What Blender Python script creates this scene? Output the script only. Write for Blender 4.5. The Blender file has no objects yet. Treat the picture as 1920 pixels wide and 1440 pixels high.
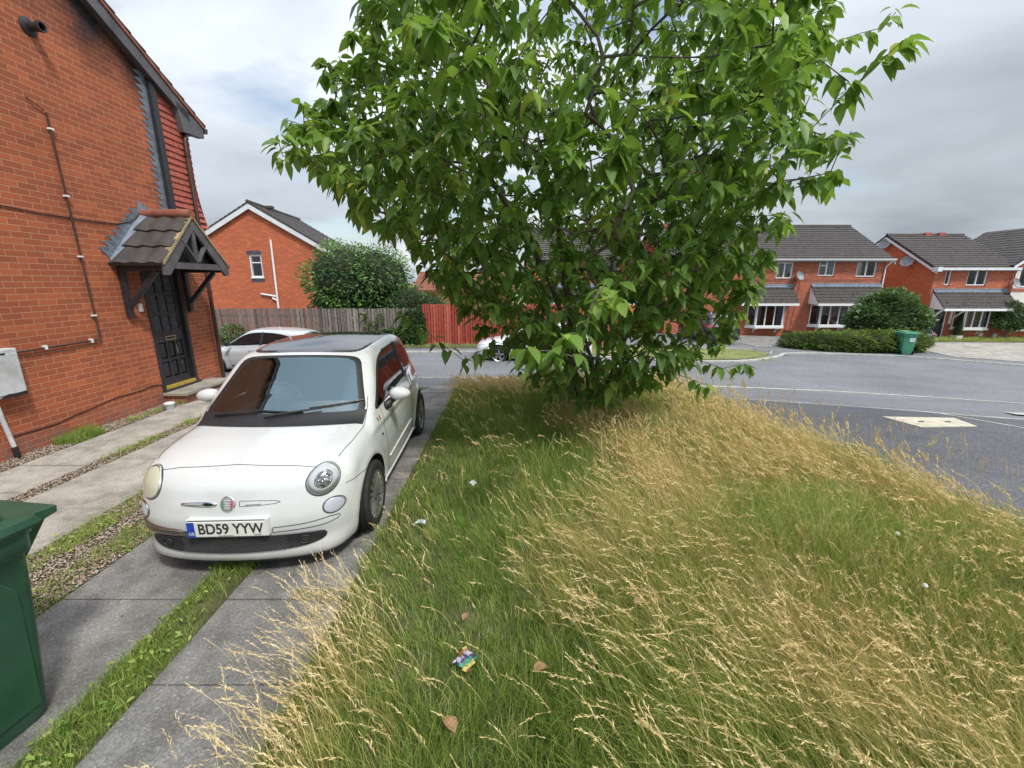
import bpy, math, random
import numpy as np
from math import sin, cos, pi, radians, sqrt, atan2
random.seed(7); rng = np.random.default_rng(11)
S = bpy.context.scene
COL = S.collection

# ---------------- camera ----------------
cam = bpy.data.cameras.new('camera'); camo = bpy.data.objects.new('camera', cam); COL.objects.link(camo)
camo.location = (0, 0, 2.1); camo.rotation_euler = (radians(90 - 13.66), 0, 0)
cam.sensor_width = 36; cam.lens = 36 * 790 / 1920; cam.clip_start = 0.05; cam.clip_end = 2000
S.camera = camo
# ---------------- sky, sun, exposure ----------------
SUN_EL, SUN_AZ = radians(55), radians(138)      # azimuth measured from +Y clockwise
w = bpy.data.worlds.new('World'); S.world = w; w.use_nodes = True
nt = w.node_tree; N = nt.nodes; L = nt.links; N.clear()
def wn(t, **k):
    n = N.new(t)
    for a, b in k.items(): setattr(n, a, b)
    return n
out = wn('ShaderNodeOutputWorld'); bg = wn('ShaderNodeBackground')
sky = wn('ShaderNodeTexSky', sky_type='NISHITA', sun_disc=False, sun_elevation=SUN_EL, sun_rotation=SUN_AZ)
sky.air_density = 1.2; sky.dust_density = 1.5; sky.ozone_density = 1.2
tc = wn('ShaderNodeTexCoord'); sep = wn('ShaderNodeSeparateXYZ'); L.new(tc.outputs['Generated'], sep.inputs[0])
def wm(op, a, b, clamp=False):
    n = wn('ShaderNodeMath', operation=op, use_clamp=clamp)
    for i, v in enumerate((a, b)):
        if v is None: continue
        if isinstance(v, (int, float)): n.inputs[i].default_value = v
        else: L.new(v, n.inputs[i])
    return n.outputs[0]
zc = wm('MAXIMUM', sep.outputs['Z'], 0.0); zd = wm('ADD', zc, 0.24)
cx = wm('DIVIDE', sep.outputs['X'], zd); cy = wm('DIVIDE', sep.outputs['Y'], zd)
cmb = wn('ShaderNodeCombineXYZ'); L.new(cx, cmb.inputs[0]); L.new(cy, cmb.inputs[1])
def wnoise(scale, detail, rough, dist, off):
    m = wn('ShaderNodeMapping'); m.inputs['Location'].default_value = off; m.inputs['Rotation'].default_value = (0, 0, 0.5)
    m.inputs['Scale'].default_value = (1, 1.35, 1)
    L.new(cmb.outputs[0], m.inputs[0]); n = wn('ShaderNodeTexNoise'); L.new(m.outputs[0], n.inputs['Vector'])
    n.inputs['Scale'].default_value = scale; n.inputs['Detail'].default_value = detail
    n.inputs['Roughness'].default_value = rough; n.inputs['Distortion'].default_value = dist
    return n.outputs['Fac']
def wramp(v, stops):
    r = wn('ShaderNodeValToRGB'); L.new(v, r.inputs[0]); e = r.color_ramp.elements
    while len(e) < len(stops): e.new(0.5)
    for i, (p, c) in enumerate(stops):
        e[i].position = p; e[i].color = (*c, 1) if len(c) == 3 else c
    return r.outputs[0]
cover = wramp(wnoise(0.8, 6, 0.5, 0.15, (9, 2, 6)), [(0.36, (0, 0, 0)), (0.45, (1, 1, 1))])
shade = wramp(wnoise(0.62, 7, 0.50, 0.25, (12, 4, 8)), [(0.34, (0.36, 0.40, 0.455)), (0.46, (0.50, 0.55, 0.61)), (0.56, (0.63, 0.68, 0.745)), (0.68, (0.80, 0.84, 0.89))])
skm = wn('ShaderNodeVectorMath', operation='SCALE'); L.new(sky.outputs[0], skm.inputs[0]); skm.inputs['Scale'].default_value = 0.13
east = wm('MULTIPLY', wm('ADD', sep.outputs['X'], -0.12, True), 0.20)
west = wm('MULTIPLY', wm('MULTIPLY', sep.outputs['X'], -1.0, True), 0.04)
lift = wm('SUBTRACT', wm('ADD', wm('ADD', wm('MULTIPLY', wm('POWER', zc, 2.0), 1.6), 0.90), west), east)
cl = wn('ShaderNodeVectorMath', operation='SCALE'); L.new(shade, cl.inputs[0]); L.new(lift, cl.inputs['Scale'])
cov = wm('MAXIMUM', cover, wm('SUBTRACT', 1.0, wm('MULTIPLY', zc, 7.0), True))
mx = wn('ShaderNodeMix', data_type='RGBA'); L.new(cov, mx.inputs[0]); L.new(skm.outputs[0], mx.inputs[6]); L.new(cl.outputs[0], mx.inputs[7])
L.new(mx.outputs[2], bg.inputs[0]); bg.inputs[1].default_value = 1.0; L.new(bg.outputs[0], out.inputs[0])
sl = bpy.data.lights.new('sun', 'SUN'); sl.energy = 2.6; sl.angle = radians(9); sl.color = (1, 0.95, 0.87)
so = bpy.data.objects.new('sun', sl); COL.objects.link(so)
so.rotation_euler = (pi / 2 - SUN_EL, 0, pi - SUN_AZ + 0)
S.view_settings.view_transform = 'Standard'; S.view_settings.look = 'None'; S.view_settings.gamma = 1
S.view_settings.exposure = 0.36; S.view_settings.use_curve_mapping = False

# ---------------- materials ----------------
MATS = {}
def newmat(name):
    m = bpy.data.materials.new(name); m.use_nodes = True; MATS[name] = m
    nt = m.node_tree; return m, nt.nodes, nt.links, nt.nodes['Principled BSDF']
def nz(N, L, vec, scale, detail=4, rough=0.55):
    n = N.new('ShaderNodeTexNoise'); n.inputs['Scale'].default_value = scale
    n.inputs['Detail'].default_value = detail; n.inputs['Roughness'].default_value = rough
    L.new(vec, n.inputs['Vector']); return n.outputs['Fac']
def rampn(N, L, fac, stops):
    r = N.new('ShaderNodeValToRGB'); L.new(fac, r.inputs[0]); e = r.color_ramp.elements
    while len(e) < len(stops): e.new(0.5)
    for i, (p, c) in enumerate(stops): e[i].position = p; e[i].color = (*c, 1)
    return r.outputs[0]
def mixc(N, L, fac, a, b, mode='MIX'):
    n = N.new('ShaderNodeMix'); n.data_type = 'RGBA'; n.blend_type = mode
    for i, v in ((0, fac), (6, a), (7, b)):
        if isinstance(v, (int, float)): n.inputs[i].default_value = v
        elif isinstance(v, tuple): n.inputs[i].default_value = (*v, 1) if len(v) == 3 else v
        else: L.new(v, n.inputs[i])
    return n.outputs[2]
def bumpn(N, L, h, strength, dist, base=None):
    b = N.new('ShaderNodeBump'); b.inputs['Strength'].default_value = strength; b.inputs['Distance'].default_value = dist
    L.new(h, b.inputs['Height'])
    if base: L.new(base, b.inputs['Normal'])
    return b.outputs[0]
def mnoise(name, c1, c2, scale=8, rough=0.6, bump=0.0, bscale=None, coord='Object', metal=0, coat=0, c3=None, spec=0.5, rvar=0.0):
    """two-tone noise material with fine grain and bump"""
    m, N, L, B = newmat(name); tc = N.new('ShaderNodeTexCoord').outputs[coord]
    f = nz(N, L, tc, scale, 6, 0.6)
    stops = [(0.32, c1), (0.68, c2)] if c3 is None else [(0.3, c1), (0.5, c2), (0.7, c3)]
    c = rampn(N, L, f, stops)
    if bump:
        fb = nz(N, L, tc, bscale or scale * 8, 5, 0.65)
        L.new(bumpn(N, L, fb, 0.8, bump), B.inputs['Normal'])
    L.new(c, B.inputs['Base Color']); B.inputs['Roughness'].default_value = rough
    if rvar:
        mr = N.new('ShaderNodeMapRange'); L.new(f, mr.inputs[0]); mr.inputs[3].default_value = rough - rvar; mr.inputs[4].default_value = rough + rvar
        L.new(mr.outputs[0], B.inputs['Roughness'])
    B.inputs['Metallic'].default_value = metal; B.inputs['Coat Weight'].default_value = coat; B.inputs['Coat Roughness'].default_value = 0.06
    B.inputs['Specular IOR Level'].default_value = spec
    return m
def flat(name, c, rough=0.5, metal=0, coat=0, spec=0.5):
    return mnoise(name, tuple(x * 0.93 for x in c), tuple(min(1, x * 1.06) for x in c), 6, rough, metal=metal, coat=coat, spec=spec)
def mbrick(name, a, b, mortar, dark=(0.16, 0.05, 0.035), bumpd=0.004, wash=0.25, stain=False):
    m, N, L, B = newmat(name); uv = N.new('ShaderNodeTexCoord').outputs['UV']
    wob = N.new('ShaderNodeTexNoise'); wob.inputs['Scale'].default_value = 14; L.new(uv, wob.inputs['Vector'])
    sc = N.new('ShaderNodeVectorMath'); sc.operation = 'SCALE'; sub = N.new('ShaderNodeVectorMath'); sub.operation = 'SUBTRACT'
    L.new(wob.outputs['Color'], sub.inputs[0]); sub.inputs[1].default_value = (0.5, 0.5, 0.5)
    L.new(sub.outputs[0], sc.inputs[0]); sc.inputs['Scale'].default_value = 0.004
    ad = N.new('ShaderNodeVectorMath'); ad.operation = 'ADD'; L.new(uv, ad.inputs[0]); L.new(sc.outputs[0], ad.inputs[1])
    br = N.new('ShaderNodeTexBrick'); L.new(ad.outputs[0], br.inputs['Vector'])
    br.inputs['Scale'].default_value = 1; br.inputs['Brick Width'].default_value = 0.225; br.inputs['Row Height'].default_value = 0.075
    br.inputs['Mortar Size'].default_value = 0.0052; br.inputs['Mortar Smooth'].default_value = 0.25; br.inputs['Bias'].default_value = -0.1
    br.inputs['Color1'].default_value = (*a, 1); br.inputs['Color2'].default_value = (*b, 1); br.inputs['Mortar'].default_value = (*mortar, 1)
    # second brick layer with other seeds gives a few dark bricks
    mp = N.new('ShaderNodeMapping'); mp.inputs['Location'].default_value = (0.225 * 37, 0.075 * 22, 0); L.new(ad.outputs[0], mp.inputs[0])
    b2 = N.new('ShaderNodeTexBrick'); L.new(mp.outputs[0], b2.inputs['Vector'])
    for k, v in (('Scale', 1), ('Brick Width', 0.225), ('Row Height', 0.075), ('Mortar Size', 0.0), ('Bias', -0.45)): b2.inputs[k].default_value = v
    b2.inputs['Color1'].default_value = (1, 1, 1, 1); b2.inputs['Color2'].default_value = (0, 0, 0, 1)
    dk = rampn(N, L, b2.outputs['Color'], [(0.55, (0, 0, 0)), (1.0, (0.55, 0.55, 0.55))])
    inv = N.new('ShaderNodeMath'); inv.operation = 'SUBTRACT'; inv.inputs[0].default_value = 1; L.new(br.outputs['Fac'], inv.inputs[1])
    fk = N.new('ShaderNodeMath'); fk.operation = 'MULTIPLY'; L.new(dk, fk.inputs[0]); L.new(inv.outputs[0], fk.inputs[1])
    c = mixc(N, L, fk.outputs[0], br.outputs['Color'], dark)
    g = rampn(N, L, nz(N, L, uv, 60, 3), [(0.3, (0.84, 0.84, 0.84)), (0.7, (1.12, 1.12, 1.12))])
    c = mixc(N, L, 0.8, c, g, 'MULTIPLY')
    big = rampn(N, L, nz(N, L, uv, 0.9, 5), [(0.3, (1 - wash,) * 3), (0.7, (1 + wash * 0.4,) * 3)])
    c = mixc(N, L, 1.0, c, big, 'MULTIPLY')
    if stain:   # pale bloom and splashed soil on the lowest courses
        sp = N.new('ShaderNodeSeparateXYZ'); L.new(uv, sp.inputs[0])
        mr = N.new('ShaderNodeMapRange'); L.new(sp.outputs['Y'], mr.inputs[0]); mr.inputs[1].default_value = 0.32; mr.inputs[2].default_value = 0.05
        mu = N.new('ShaderNodeMath'); mu.operation = 'MULTIPLY'; L.new(mr.outputs[0], mu.inputs[0])
        L.new(rampn(N, L, nz(N, L, uv, 5, 5), [(0.4, (0, 0, 0)), (0.62, (0.75, 0.75, 0.75))]), mu.inputs[1])
        c = mixc(N, L, mu.outputs[0], c, (0.20, 0.15, 0.14))
    L.new(c, B.inputs['Base Color']); B.inputs['Roughness'].default_value = 0.85
    nb = bumpn(N, L, nz(N, L, uv, 120, 3), 0.5, 0.002)
    L.new(bumpn(N, L, inv.outputs[0], 1.0, bumpd, nb), B.inputs['Normal'])
    return m
M_brick1 = mbrick('red_brick', (0.50, 0.132, 0.052), (0.39, 0.102, 0.043), (0.56, 0.27, 0.155), dark=(0.27, 0.075, 0.04), wash=.16, stain=True)
M_brick2 = mbrick('orange_brick', (0.64, 0.160, 0.058), (0.52, 0.125, 0.048), (0.50, 0.21, 0.12), dark=(.34,.09,.045), bumpd=0.001, wash=0.1)
M_brick3 = mbrick('dark_red_brick', (0.56, 0.135, 0.058), (0.38, 0.092, 0.045), (0.58, 0.30, 0.20), dark=(.22,.065,.04), bumpd=0.001, wash=0.12)
M_bluebrick = mbrick('blue_brick', (0.10, 0.09, 0.11), (0.06, 0.055, 0.07), (0.18, 0.16, 0.16), dark=(0.04, 0.04, 0.05))
def mtarmac(name, c1, c2, light, stone=90, cracks=True):
    m, N, L, B = newmat(name); tc = N.new('ShaderNodeTexCoord').outputs['Object']
    big = rampn(N, L, nz(N, L, tc, 0.35, 6, 0.6), [(0.3, c1), (0.7, c2)])
    v = N.new('ShaderNodeTexVoronoi'); v.inputs['Scale'].default_value = stone; L.new(tc, v.inputs['Vector'])
    spk = rampn(N, L, v.outputs['Color'], [(0.3, (0.75, 0.75, 0.75)), (0.75, (1.1, 1.1, 1.1)), (0.9, light)])
    c = mixc(N, L, 1.0, big, spk, 'MULTIPLY')
    c = mixc(N, L, 0.6, c, rampn(N, L, nz(N, L, tc, 9, 6, 0.7), [(0.3, (0.8, 0.8, 0.8)), (0.7, (1.15, 1.15, 1.15))]), 'MULTIPLY')
    mp = N.new('ShaderNodeMapping'); mp.inputs['Scale'].default_value = (.12, 1.6, 1); mp.inputs['Rotation'].default_value = (0, 0, -.06); L.new(tc, mp.inputs[0])
    c = mixc(N, L, 1.0, c, rampn(N, L, nz(N, L, mp.outputs[0], 1.4, 6, .6), [(.32, (.90, .90, .905)), (.55, (1, 1, 1)), (.72, (1.06, 1.06, 1.05))]), 'MULTIPLY')
    cr = N.new('ShaderNodeTexVoronoi'); cr.feature = 'DISTANCE_TO_EDGE'; cr.inputs['Scale'].default_value = .45; wv = N.new('ShaderNodeVectorMath'); wv.operation = 'ADD'; nn_ = N.new('ShaderNodeTexNoise'); nn_.inputs['Scale'].default_value = 1.7; nn_.inputs['Detail'].default_value = 6; L.new(tc, nn_.inputs['Vector']); L.new(tc, wv.inputs[0]); L.new(nn_.outputs['Color'], wv.inputs[1]); L.new(wv.outputs[0], cr.inputs['Vector'])
    c = mixc(N, L, 1.0, c, rampn(N, L, cr.outputs['Distance'], [(0.0, (.62,) * 3), (.006, (1,) * 3)]), 'MULTIPLY')
    L.new(c, B.inputs['Base Color']); B.inputs['Roughness'].default_value = 0.8
    n1 = bumpn(N, L, v.outputs['Distance'], 0.7, 0.006)
    L.new(bumpn(N, L, nz(N, L, tc, 40, 4), 0.4, 0.006, n1), B.inputs['Normal']); return m
M_road = mtarmac('asphalt_road', (0.145, 0.148, 0.158), (0.215, 0.219, 0.232), (1.5, 1.5, 1.5), 60)
M_drive_tar = mtarmac('coarse_tarmac', (0.070, 0.071, 0.080), (0.118, 0.120, 0.130), (2.1, 2.0, 1.95), 75)
M_foot = mtarmac('footway_tarmac', (0.155, 0.155, 0.165), (0.21, 0.21, 0.22), (1.7, 1.7, 1.7), 80)
M_kerb = mnoise('kerb_concrete', (0.34, 0.33, 0.29), (0.55, 0.54, 0.50), 3, 0.85, 0.003, 60)
def mslab(name, a, b, c, pit, grain):
    m, N, L, B = newmat(name); tc = N.new('ShaderNodeTexCoord').outputs['Object']; col = rampn(N, L, nz(N, L, tc, 1.6, 8, .65), [(.3, a), (.5, b), (.7, c)])
    g = nz(N, L, tc, 75, 5, .75); col = mixc(N, L, 1.0, col, rampn(N, L, g, [(.30, (.55,) * 3), (.5, (.95,) * 3), (.7, (1.45,) * 3)]), 'MULTIPLY')
    st = rampn(N, L, nz(N, L, tc, 4.5, 5, .6), [(.36, (.66, .66, .64)), (.55, (1.05, 1.05, 1.05))]); col = mixc(N, L, .8, col, st, 'MULTIPLY')
    v = N.new('ShaderNodeTexVoronoi'); v.inputs['Scale'].default_value = 120; L.new(tc, v.inputs['Vector']); spk = rampn(N, L, v.outputs['Color'], [(.82, (1,) * 3), (.92, (grain,) * 3)]); col = mixc(N, L, 1, col, spk, 'MULTIPLY')
    L.new(col, B.inputs['Base Color']); B.inputs['Roughness'].default_value = .9; n1 = bumpn(N, L, g, 1.0, pit); L.new(bumpn(N, L, nz(N, L, tc, 22, 5, .6), .8, pit * 1.5, n1), B.inputs['Normal']); return m
M_slab_old = mslab('weathered_concrete', (.135, .130, .123), (.225, .218, .207), (.33, .32, .30), .010, 1.6)
M_slab_new = mslab('pale_concrete', (.26, .24, .21), (.37, .345, .305), (.48, .45, .40), .006, 1.25)
M_soil = mnoise('soil', (0.045, 0.045, 0.022), (0.12, 0.12, 0.05), 6, 0.95, 0.02, 30)
M_turf = mnoise('turf', (0.10, 0.12, 0.035), (0.24, 0.25, 0.09), 1.5, 0.95, 0.02, 40)
M_stone = mnoise('step_stone', (0.22, 0.20, 0.17), (0.38, 0.35, 0.30), 4, 0.85, 0.003, 50)
M_white = flat('white_upvc', (0.80, 0.81, 0.82), 0.35)
M_whitewood = mnoise('white_paint', (0.60, 0.62, 0.66), (0.76, 0.78, 0.82), 3, 0.55)
M_box = mnoise('aged_white_box', (0.42, 0.43, 0.43), (0.66, 0.68, 0.70), 5, 0.5, 0.001, 30)
M_black = mnoise('black_paint', (0.018, 0.017, 0.021), (0.036, 0.034, 0.040), 12, 0.45, 0.0015, 60)
M_door = mnoise('black_door_paint', (0.020, 0.018, 0.022), (0.035, 0.032, 0.038), 10, 0.40, 0.001, 50)
M_greywood = mnoise('grey_painted_timber', (0.075, 0.07, 0.08), (0.14, 0.13, 0.145), 4, 0.6, 0.002, 40)
M_brown = mnoise('brown_plastic', (0.045, 0.020, 0.016), (0.075, 0.036, 0.028), 5, 0.45)
M_plastic = flat('black_plastic', (0.02, 0.02, 0.022), 0.5)
M_rubber = mnoise('tyre_rubber', (0.010, 0.010, 0.010), (0.022, 0.021, 0.020), 20, 0.8, 0.002, 80)
M_lead = mnoise('lead_flashing', (0.12, 0.145, 0.19), (0.27, 0.31, 0.37), 8, 0.5, 0.004, 25, metal=0.25)
M_tile = mnoise('dark_roof_tile', (0.026, 0.023, 0.023), (0.070, 0.062, 0.057), 3.0, 0.85, 0.004, 50, c3=(0.045, 0.040, 0.038))
M_tile2 = mnoise('grey_brown_roof_tile', (0.034, 0.028, 0.028), (0.085, 0.074, 0.071), 2.6, 0.85, 0.004, 30, c3=(0.055, 0.047, 0.046))
M_redtile = mnoise('red_clay_tile', (0.28, 0.060, 0.042), (0.42, 0.105, 0.072), 9, 0.75, 0.003, 50, c3=(0.34, 0.08, 0.055))
M_ridge = mnoise('terracotta_ridge', (0.20, 0.07, 0.045), (0.34, 0.13, 0.09), 6, 0.85, 0.003, 40)
M_verge = mnoise('mortar_verge', (0.26, 0.19, 0.09), (0.46, 0.36, 0.20), 18, 0.95, 0.01, 70)
M_brass = mnoise('brass', (0.42, 0.34, 0.14), (0.62, 0.52, 0.26), 20, 0.4, metal=0.8)
M_sillyel = mnoise('yellow_sill_strip', (0.46, 0.34, 0.05), (0.66, 0.50, 0.10), 20, 0.5, metal=0.3)
M_render = mnoise('cream_render', (0.62, 0.60, 0.55), (0.74, 0.72, 0.67), 4, 0.9, 0.003, 60)
M_fence = mnoise('weathered_fence_wood', (0.12, 0.095, 0.085), (0.27, 0.225, 0.205), 5, 0.85, 0.004, 50, c3=(0.19, 0.155, 0.14))
M_redfence = mnoise('red_stained_wood', (0.33, 0.062, 0.038), (0.52, 0.135, 0.085), 5, 0.75, 0.003, 50)
M_dish = flat('grey_dish', (0.26, 0.28, 0.30), 0.5)
M_bin1 = mnoise('dark_green_plastic', (0.016, 0.062, 0.034), (0.028, 0.092, 0.052), 5, 0.40, 0.001, 90)
M_bin2 = mnoise('green_plastic', (0.045, 0.22, 0.12), (0.06, 0.29, 0.16), 5, 0.45)
M_label = flat('white_label', (0.7, 0.75, 0.74), 0.6)
M_ink = flat('dark_ink', (0.03, 0.03, 0.03), 0.6)
M_curtain = mnoise('curtain_cloth', (0.30, 0.28, 0.27), (0.5, 0.48, 0.46), 14, 0.9)
M_room = flat('dark_room', (0.025, 0.022, 0.024), 0.9)
def mglass(name, tint=(0.02, 0.025, 0.03), trans=None, refl=1.0, ior=1.5):
    m = bpy.data.materials.new(name); m.use_nodes = True; N = m.node_tree.nodes; L = m.node_tree.links; N.clear()
    o = N.new('ShaderNodeOutputMaterial'); mx = N.new('ShaderNodeMixShader'); fr = N.new('ShaderNodeFresnel'); fr.inputs[0].default_value = ior
    gl = N.new('ShaderNodeBsdfGlossy'); gl.inputs['Roughness'].default_value = 0.015; gl.inputs['Color'].default_value = (*refl, 1) if isinstance(refl, tuple) else (refl, refl, refl, 1)
    if trans: b = N.new('ShaderNodeBsdfTransparent'); b.inputs[0].default_value = (*trans, 1)
    else: b = N.new('ShaderNodeBsdfDiffuse'); b.inputs[0].default_value = (*tint, 1)
    L.new(fr.outputs[0], mx.inputs[0]); L.new(b.outputs[0], mx.inputs[1]); L.new(gl.outputs[0], mx.inputs[2]); L.new(mx.outputs[0], o.inputs[0])
    return m
M_pane = mglass('window_glass', trans=(0.62, 0.66, 0.68), ior=1.6)
M_carglass = mglass('car_glass', trans=(0.55, 0.64, 0.62), ior=1.75)
M_darkglass = mglass('dark_car_glass', tint=(0.012, 0.014, 0.016), ior=1.75)
def mfrost():
    m, N, L, B = newmat('patterned_door_glass'); tc = N.new('ShaderNodeTexCoord').outputs['Object']
    f = nz(N, L, tc, 45, 3, 0.6); L.new(rampn(N, L, f, [(0.42, (0.010, 0.012, 0.016)), (0.60, (0.055, 0.09, 0.105)), (0.72, (0.16, 0.21, 0.23))]), B.inputs['Base Color'])
    B.inputs['Roughness'].default_value = 0.25; L.new(bumpn(N, L, f, 0.8, 0.004), B.inputs['Normal']); return m
M_frost = mfrost()
def mattr(name, stops, rough=0.5, trans=0.0, tipc=None, attr='v', spec=0.4, tcol=(0.30, 0.45, 0.06), noise=0.0):
    """foliage: colour by per-blade/leaf attribute v, optional tip colour by attribute t, light shining through"""
    m = bpy.data.materials.new(name); m.use_nodes = True; N = m.node_tree.nodes; L = m.node_tree.links; B = N['Principled BSDF']; o = N['Material Output']
    a = N.new('ShaderNodeAttribute'); a.attribute_name = attr; c = rampn(N, L, a.outputs['Fac'], stops)
    if tipc:
        t = N.new('ShaderNodeAttribute'); t.attribute_name = 't'
        f = rampn(N, L, t.outputs['Fac'], [(0.35, (0, 0, 0)), (1.0, (0.75, 0.75, 0.75))]); c = mixc(N, L, f, c, tipc)
    if noise:
        tcn = N.new('ShaderNodeTexCoord').outputs['Object']
        c = mixc(N, L, 1.0, c, rampn(N, L, nz(N, L, tcn, noise, 4), [(0.3, (0.72,) * 3), (0.7, (1.2,) * 3)]), 'MULTIPLY')
    L.new(c, B.inputs['Base Color']); B.inputs['Roughness'].default_value = rough; B.inputs['Specular IOR Level'].default_value = spec
    if trans:
        tr = N.new('ShaderNodeBsdfTranslucent'); mul = mixc(N, L, 0.5, c, tcol); L.new(mul, tr.inputs[0])
        mx = N.new('ShaderNodeMixShader'); mx.inputs[0].default_value = trans
        L.new(B.outputs[0], mx.inputs[1]); L.new(tr.outputs[0], mx.inputs[2]); L.new(mx.outputs[0], o.inputs['Surface'])
    return m

# ---------------- mesh helpers ----------------
class MB:
    def __init__(s): s.v = []; s.f = []; s.m = []; s.n = 0; s.isl = []
    def add(s, verts, faces, mi=0):
        s.isl.append((s.n, len(s.f))); o = s.n; s.v.extend([tuple(map(float, p)) for p in verts]); s.n += len(verts)
        for f in faces: s.f.append(tuple(i + o for i in f)); s.m.append(mi)
        return s
    def box(s, x0, x1, y0, y1, z0, z1, mi=0):
        v = [(x0, y0, z0), (x1, y0, z0), (x1, y1, z0), (x0, y1, z0), (x0, y0, z1), (x1, y0, z1), (x1, y1, z1), (x0, y1, z1)]
        return s.add(v, [(0, 3, 2, 1), (4, 5, 6, 7), (0, 1, 5, 4), (1, 2, 6, 5), (2, 3, 7, 6), (3, 0, 4, 7)], mi)
    def quad(s, a, b, c, d, mi=0): return s.add([a, b, c, d], [(0, 1, 2, 3)], mi)
    def prism(s, poly, vec, mi=0):
        n = len(poly); q = [tuple(p[i] + vec[i] for i in range(3)) for p in poly]
        return s.add(list(poly) + q, [tuple(range(n - 1, -1, -1)), tuple(range(n, 2 * n))] + [(i, (i + 1) % n, n + (i + 1) % n, n + i) for i in range(n)], mi)
    def beam(s, a, b, wd, ht, up=(0, 0, 1), mi=0):
        a = np.array(a, float); b = np.array(b, float); d = b - a; d /= np.linalg.norm(d)
        sd = np.cross(d, up); sd /= np.linalg.norm(sd); u = np.cross(sd, d)
        c = [sd * (i * wd / 2) + u * (j * ht / 2) for i, j in ((-1, -1), (1, -1), (1, 1), (-1, 1))]
        return s.add([a + k for k in c] + [b + k for k in c], [(0, 1, 2, 3), (7, 6, 5, 4), (0, 4, 5, 1), (1, 5, 6, 2), (2, 6, 7, 3), (3, 7, 4, 0)], mi)
    def tube(s, pts, r, seg=8, mi=0, closed=False, caps=True):
        P = [np.array(p, float) for p in pts]; n = len(P); R = r if hasattr(r, '__len__') else [r] * n; vs = []; prev = None
        for i in range(n):
            a = P[(i - 1) % n] if (i > 0 or closed) else P[i]; b = P[(i + 1) % n] if (i < n - 1 or closed) else P[i]
            d = b - a; d = d / (np.linalg.norm(d) + 1e-9)
            if prev is None: ref = np.array((0, 0, 1.)) if abs(d[2]) < 0.9 else np.array((1., 0, 0)); u = np.cross(d, ref)
            else: u = prev - d * np.dot(prev, d)
            u /= np.linalg.norm(u) + 1e-9; prev = u; wv = np.cross(d, u)
            vs += [P[i] + R[i] * (cos(2 * pi * k / seg) * u + sin(2 * pi * k / seg) * wv) for k in range(seg)]
        fs = []
        for i in range(n if closed else n - 1):
            j = (i + 1) % n
            for k in range(seg): fs.append((i * seg + k, i * seg + (k + 1) % seg, j * seg + (k + 1) % seg, j * seg + k))
        if caps and not closed: fs += [tuple(range(seg - 1, -1, -1)), tuple(range((n - 1) * seg, n * seg))]
        return s.add(vs, fs, mi)
    def lathe(s, prof, c=(0, 0, 0), axis='z', seg=32, mi=0):
        vs = []
        for k in range(seg):
            t = 2 * pi * k / seg
            for r, h in prof:
                p = {'z': (r * cos(t), r * sin(t), h), 'x': (h, r * cos(t), r * sin(t)), 'y': (r * cos(t), h, r * sin(t))}[axis]
                vs.append((p[0] + c[0], p[1] + c[1], p[2] + c[2]))
        m = len(prof); fs = []
        for k in range(seg):
            j = (k + 1) % seg
            for i in range(m - 1): fs.append((k * m + i, j * m + i, j * m + i + 1, k * m + i + 1))
        return s.add(vs, fs, mi)
    def build(s, name, mats, parent=None, smooth=False, loc=None, rot=None, bevel=0, angle=None, each=False):
        if each:      # every added piece becomes an object of its own
            r = None
            for (v0, f0), (v1, f1) in zip(s.isl, s.isl[1:] + [(s.n, len(s.f))]):
                q = MB(); q.v = s.v[v0:v1]; q.f = [tuple(i - v0 for i in f) for f in s.f[f0:f1]]; q.m = s.m[f0:f1]; q.n = v1 - v0; q.isl = [(0, 0)]
                r = q.build(name, mats, parent, smooth, loc, rot, bevel, angle)
            return r
        if not isinstance(mats, (list, tuple)): mats = [mats]
        me = bpy.data.meshes.new(name); me.from_pydata(s.v, [], s.f)
        for mt in mats: me.materials.append(mt)
        if len(mats) > 1: me.polygons.foreach_set('material_index', s.m)
        autouv(me)
        if smooth: me.shade_smooth()
        me.update()
        o = bpy.data.objects.new(name, me); COL.objects.link(o)
        if parent: o.parent = parent
        if loc: o.location = loc
        if rot: o.rotation_euler = rot
        if angle: me.set_sharp_from_angle(angle=radians(angle))
        if bevel:
            md = o.modifiers.new('bevel', 'BEVEL'); md.width = bevel; md.segments = 2; md.limit_method = 'ANGLE'
        return o
def autouv(me):
    """planar UVs in metres: u runs horizontally along each face, v up it"""
    nl = len(me.loops); nf = len(me.polygons)
    if nl == 0: return
    co = np.empty(len(me.vertices) * 3); me.vertices.foreach_get('co', co); co = co.reshape(-1, 3)
    vi = np.empty(nl, int); me.loops.foreach_get('vertex_index', vi)
    nn = np.empty(nf * 3); me.polygons.foreach_get('normal', nn); nn = nn.reshape(-1, 3)
    lt = np.empty(nf, int); me.polygons.foreach_get('loop_total', lt); fn = np.repeat(nn, lt, axis=0); p = co[vi]
    hz = np.abs(fn[:, 2]) > 0.97
    t = np.stack([-fn[:, 1], fn[:, 0], np.zeros(nl)], 1); t[hz] = (1, 0, 0); t /= np.linalg.norm(t, axis=1)[:, None] + 1e-9
    b = np.cross(fn, t); b[hz] = (0, 1, 0); b[(b[:, 2] < 0)] *= -1
    uv = np.stack([(p * t).sum(1), (p * b).sum(1)], 1)
    me.uv_layers.new(name='UVMap').data.foreach_set('uv', uv.ravel())
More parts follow.
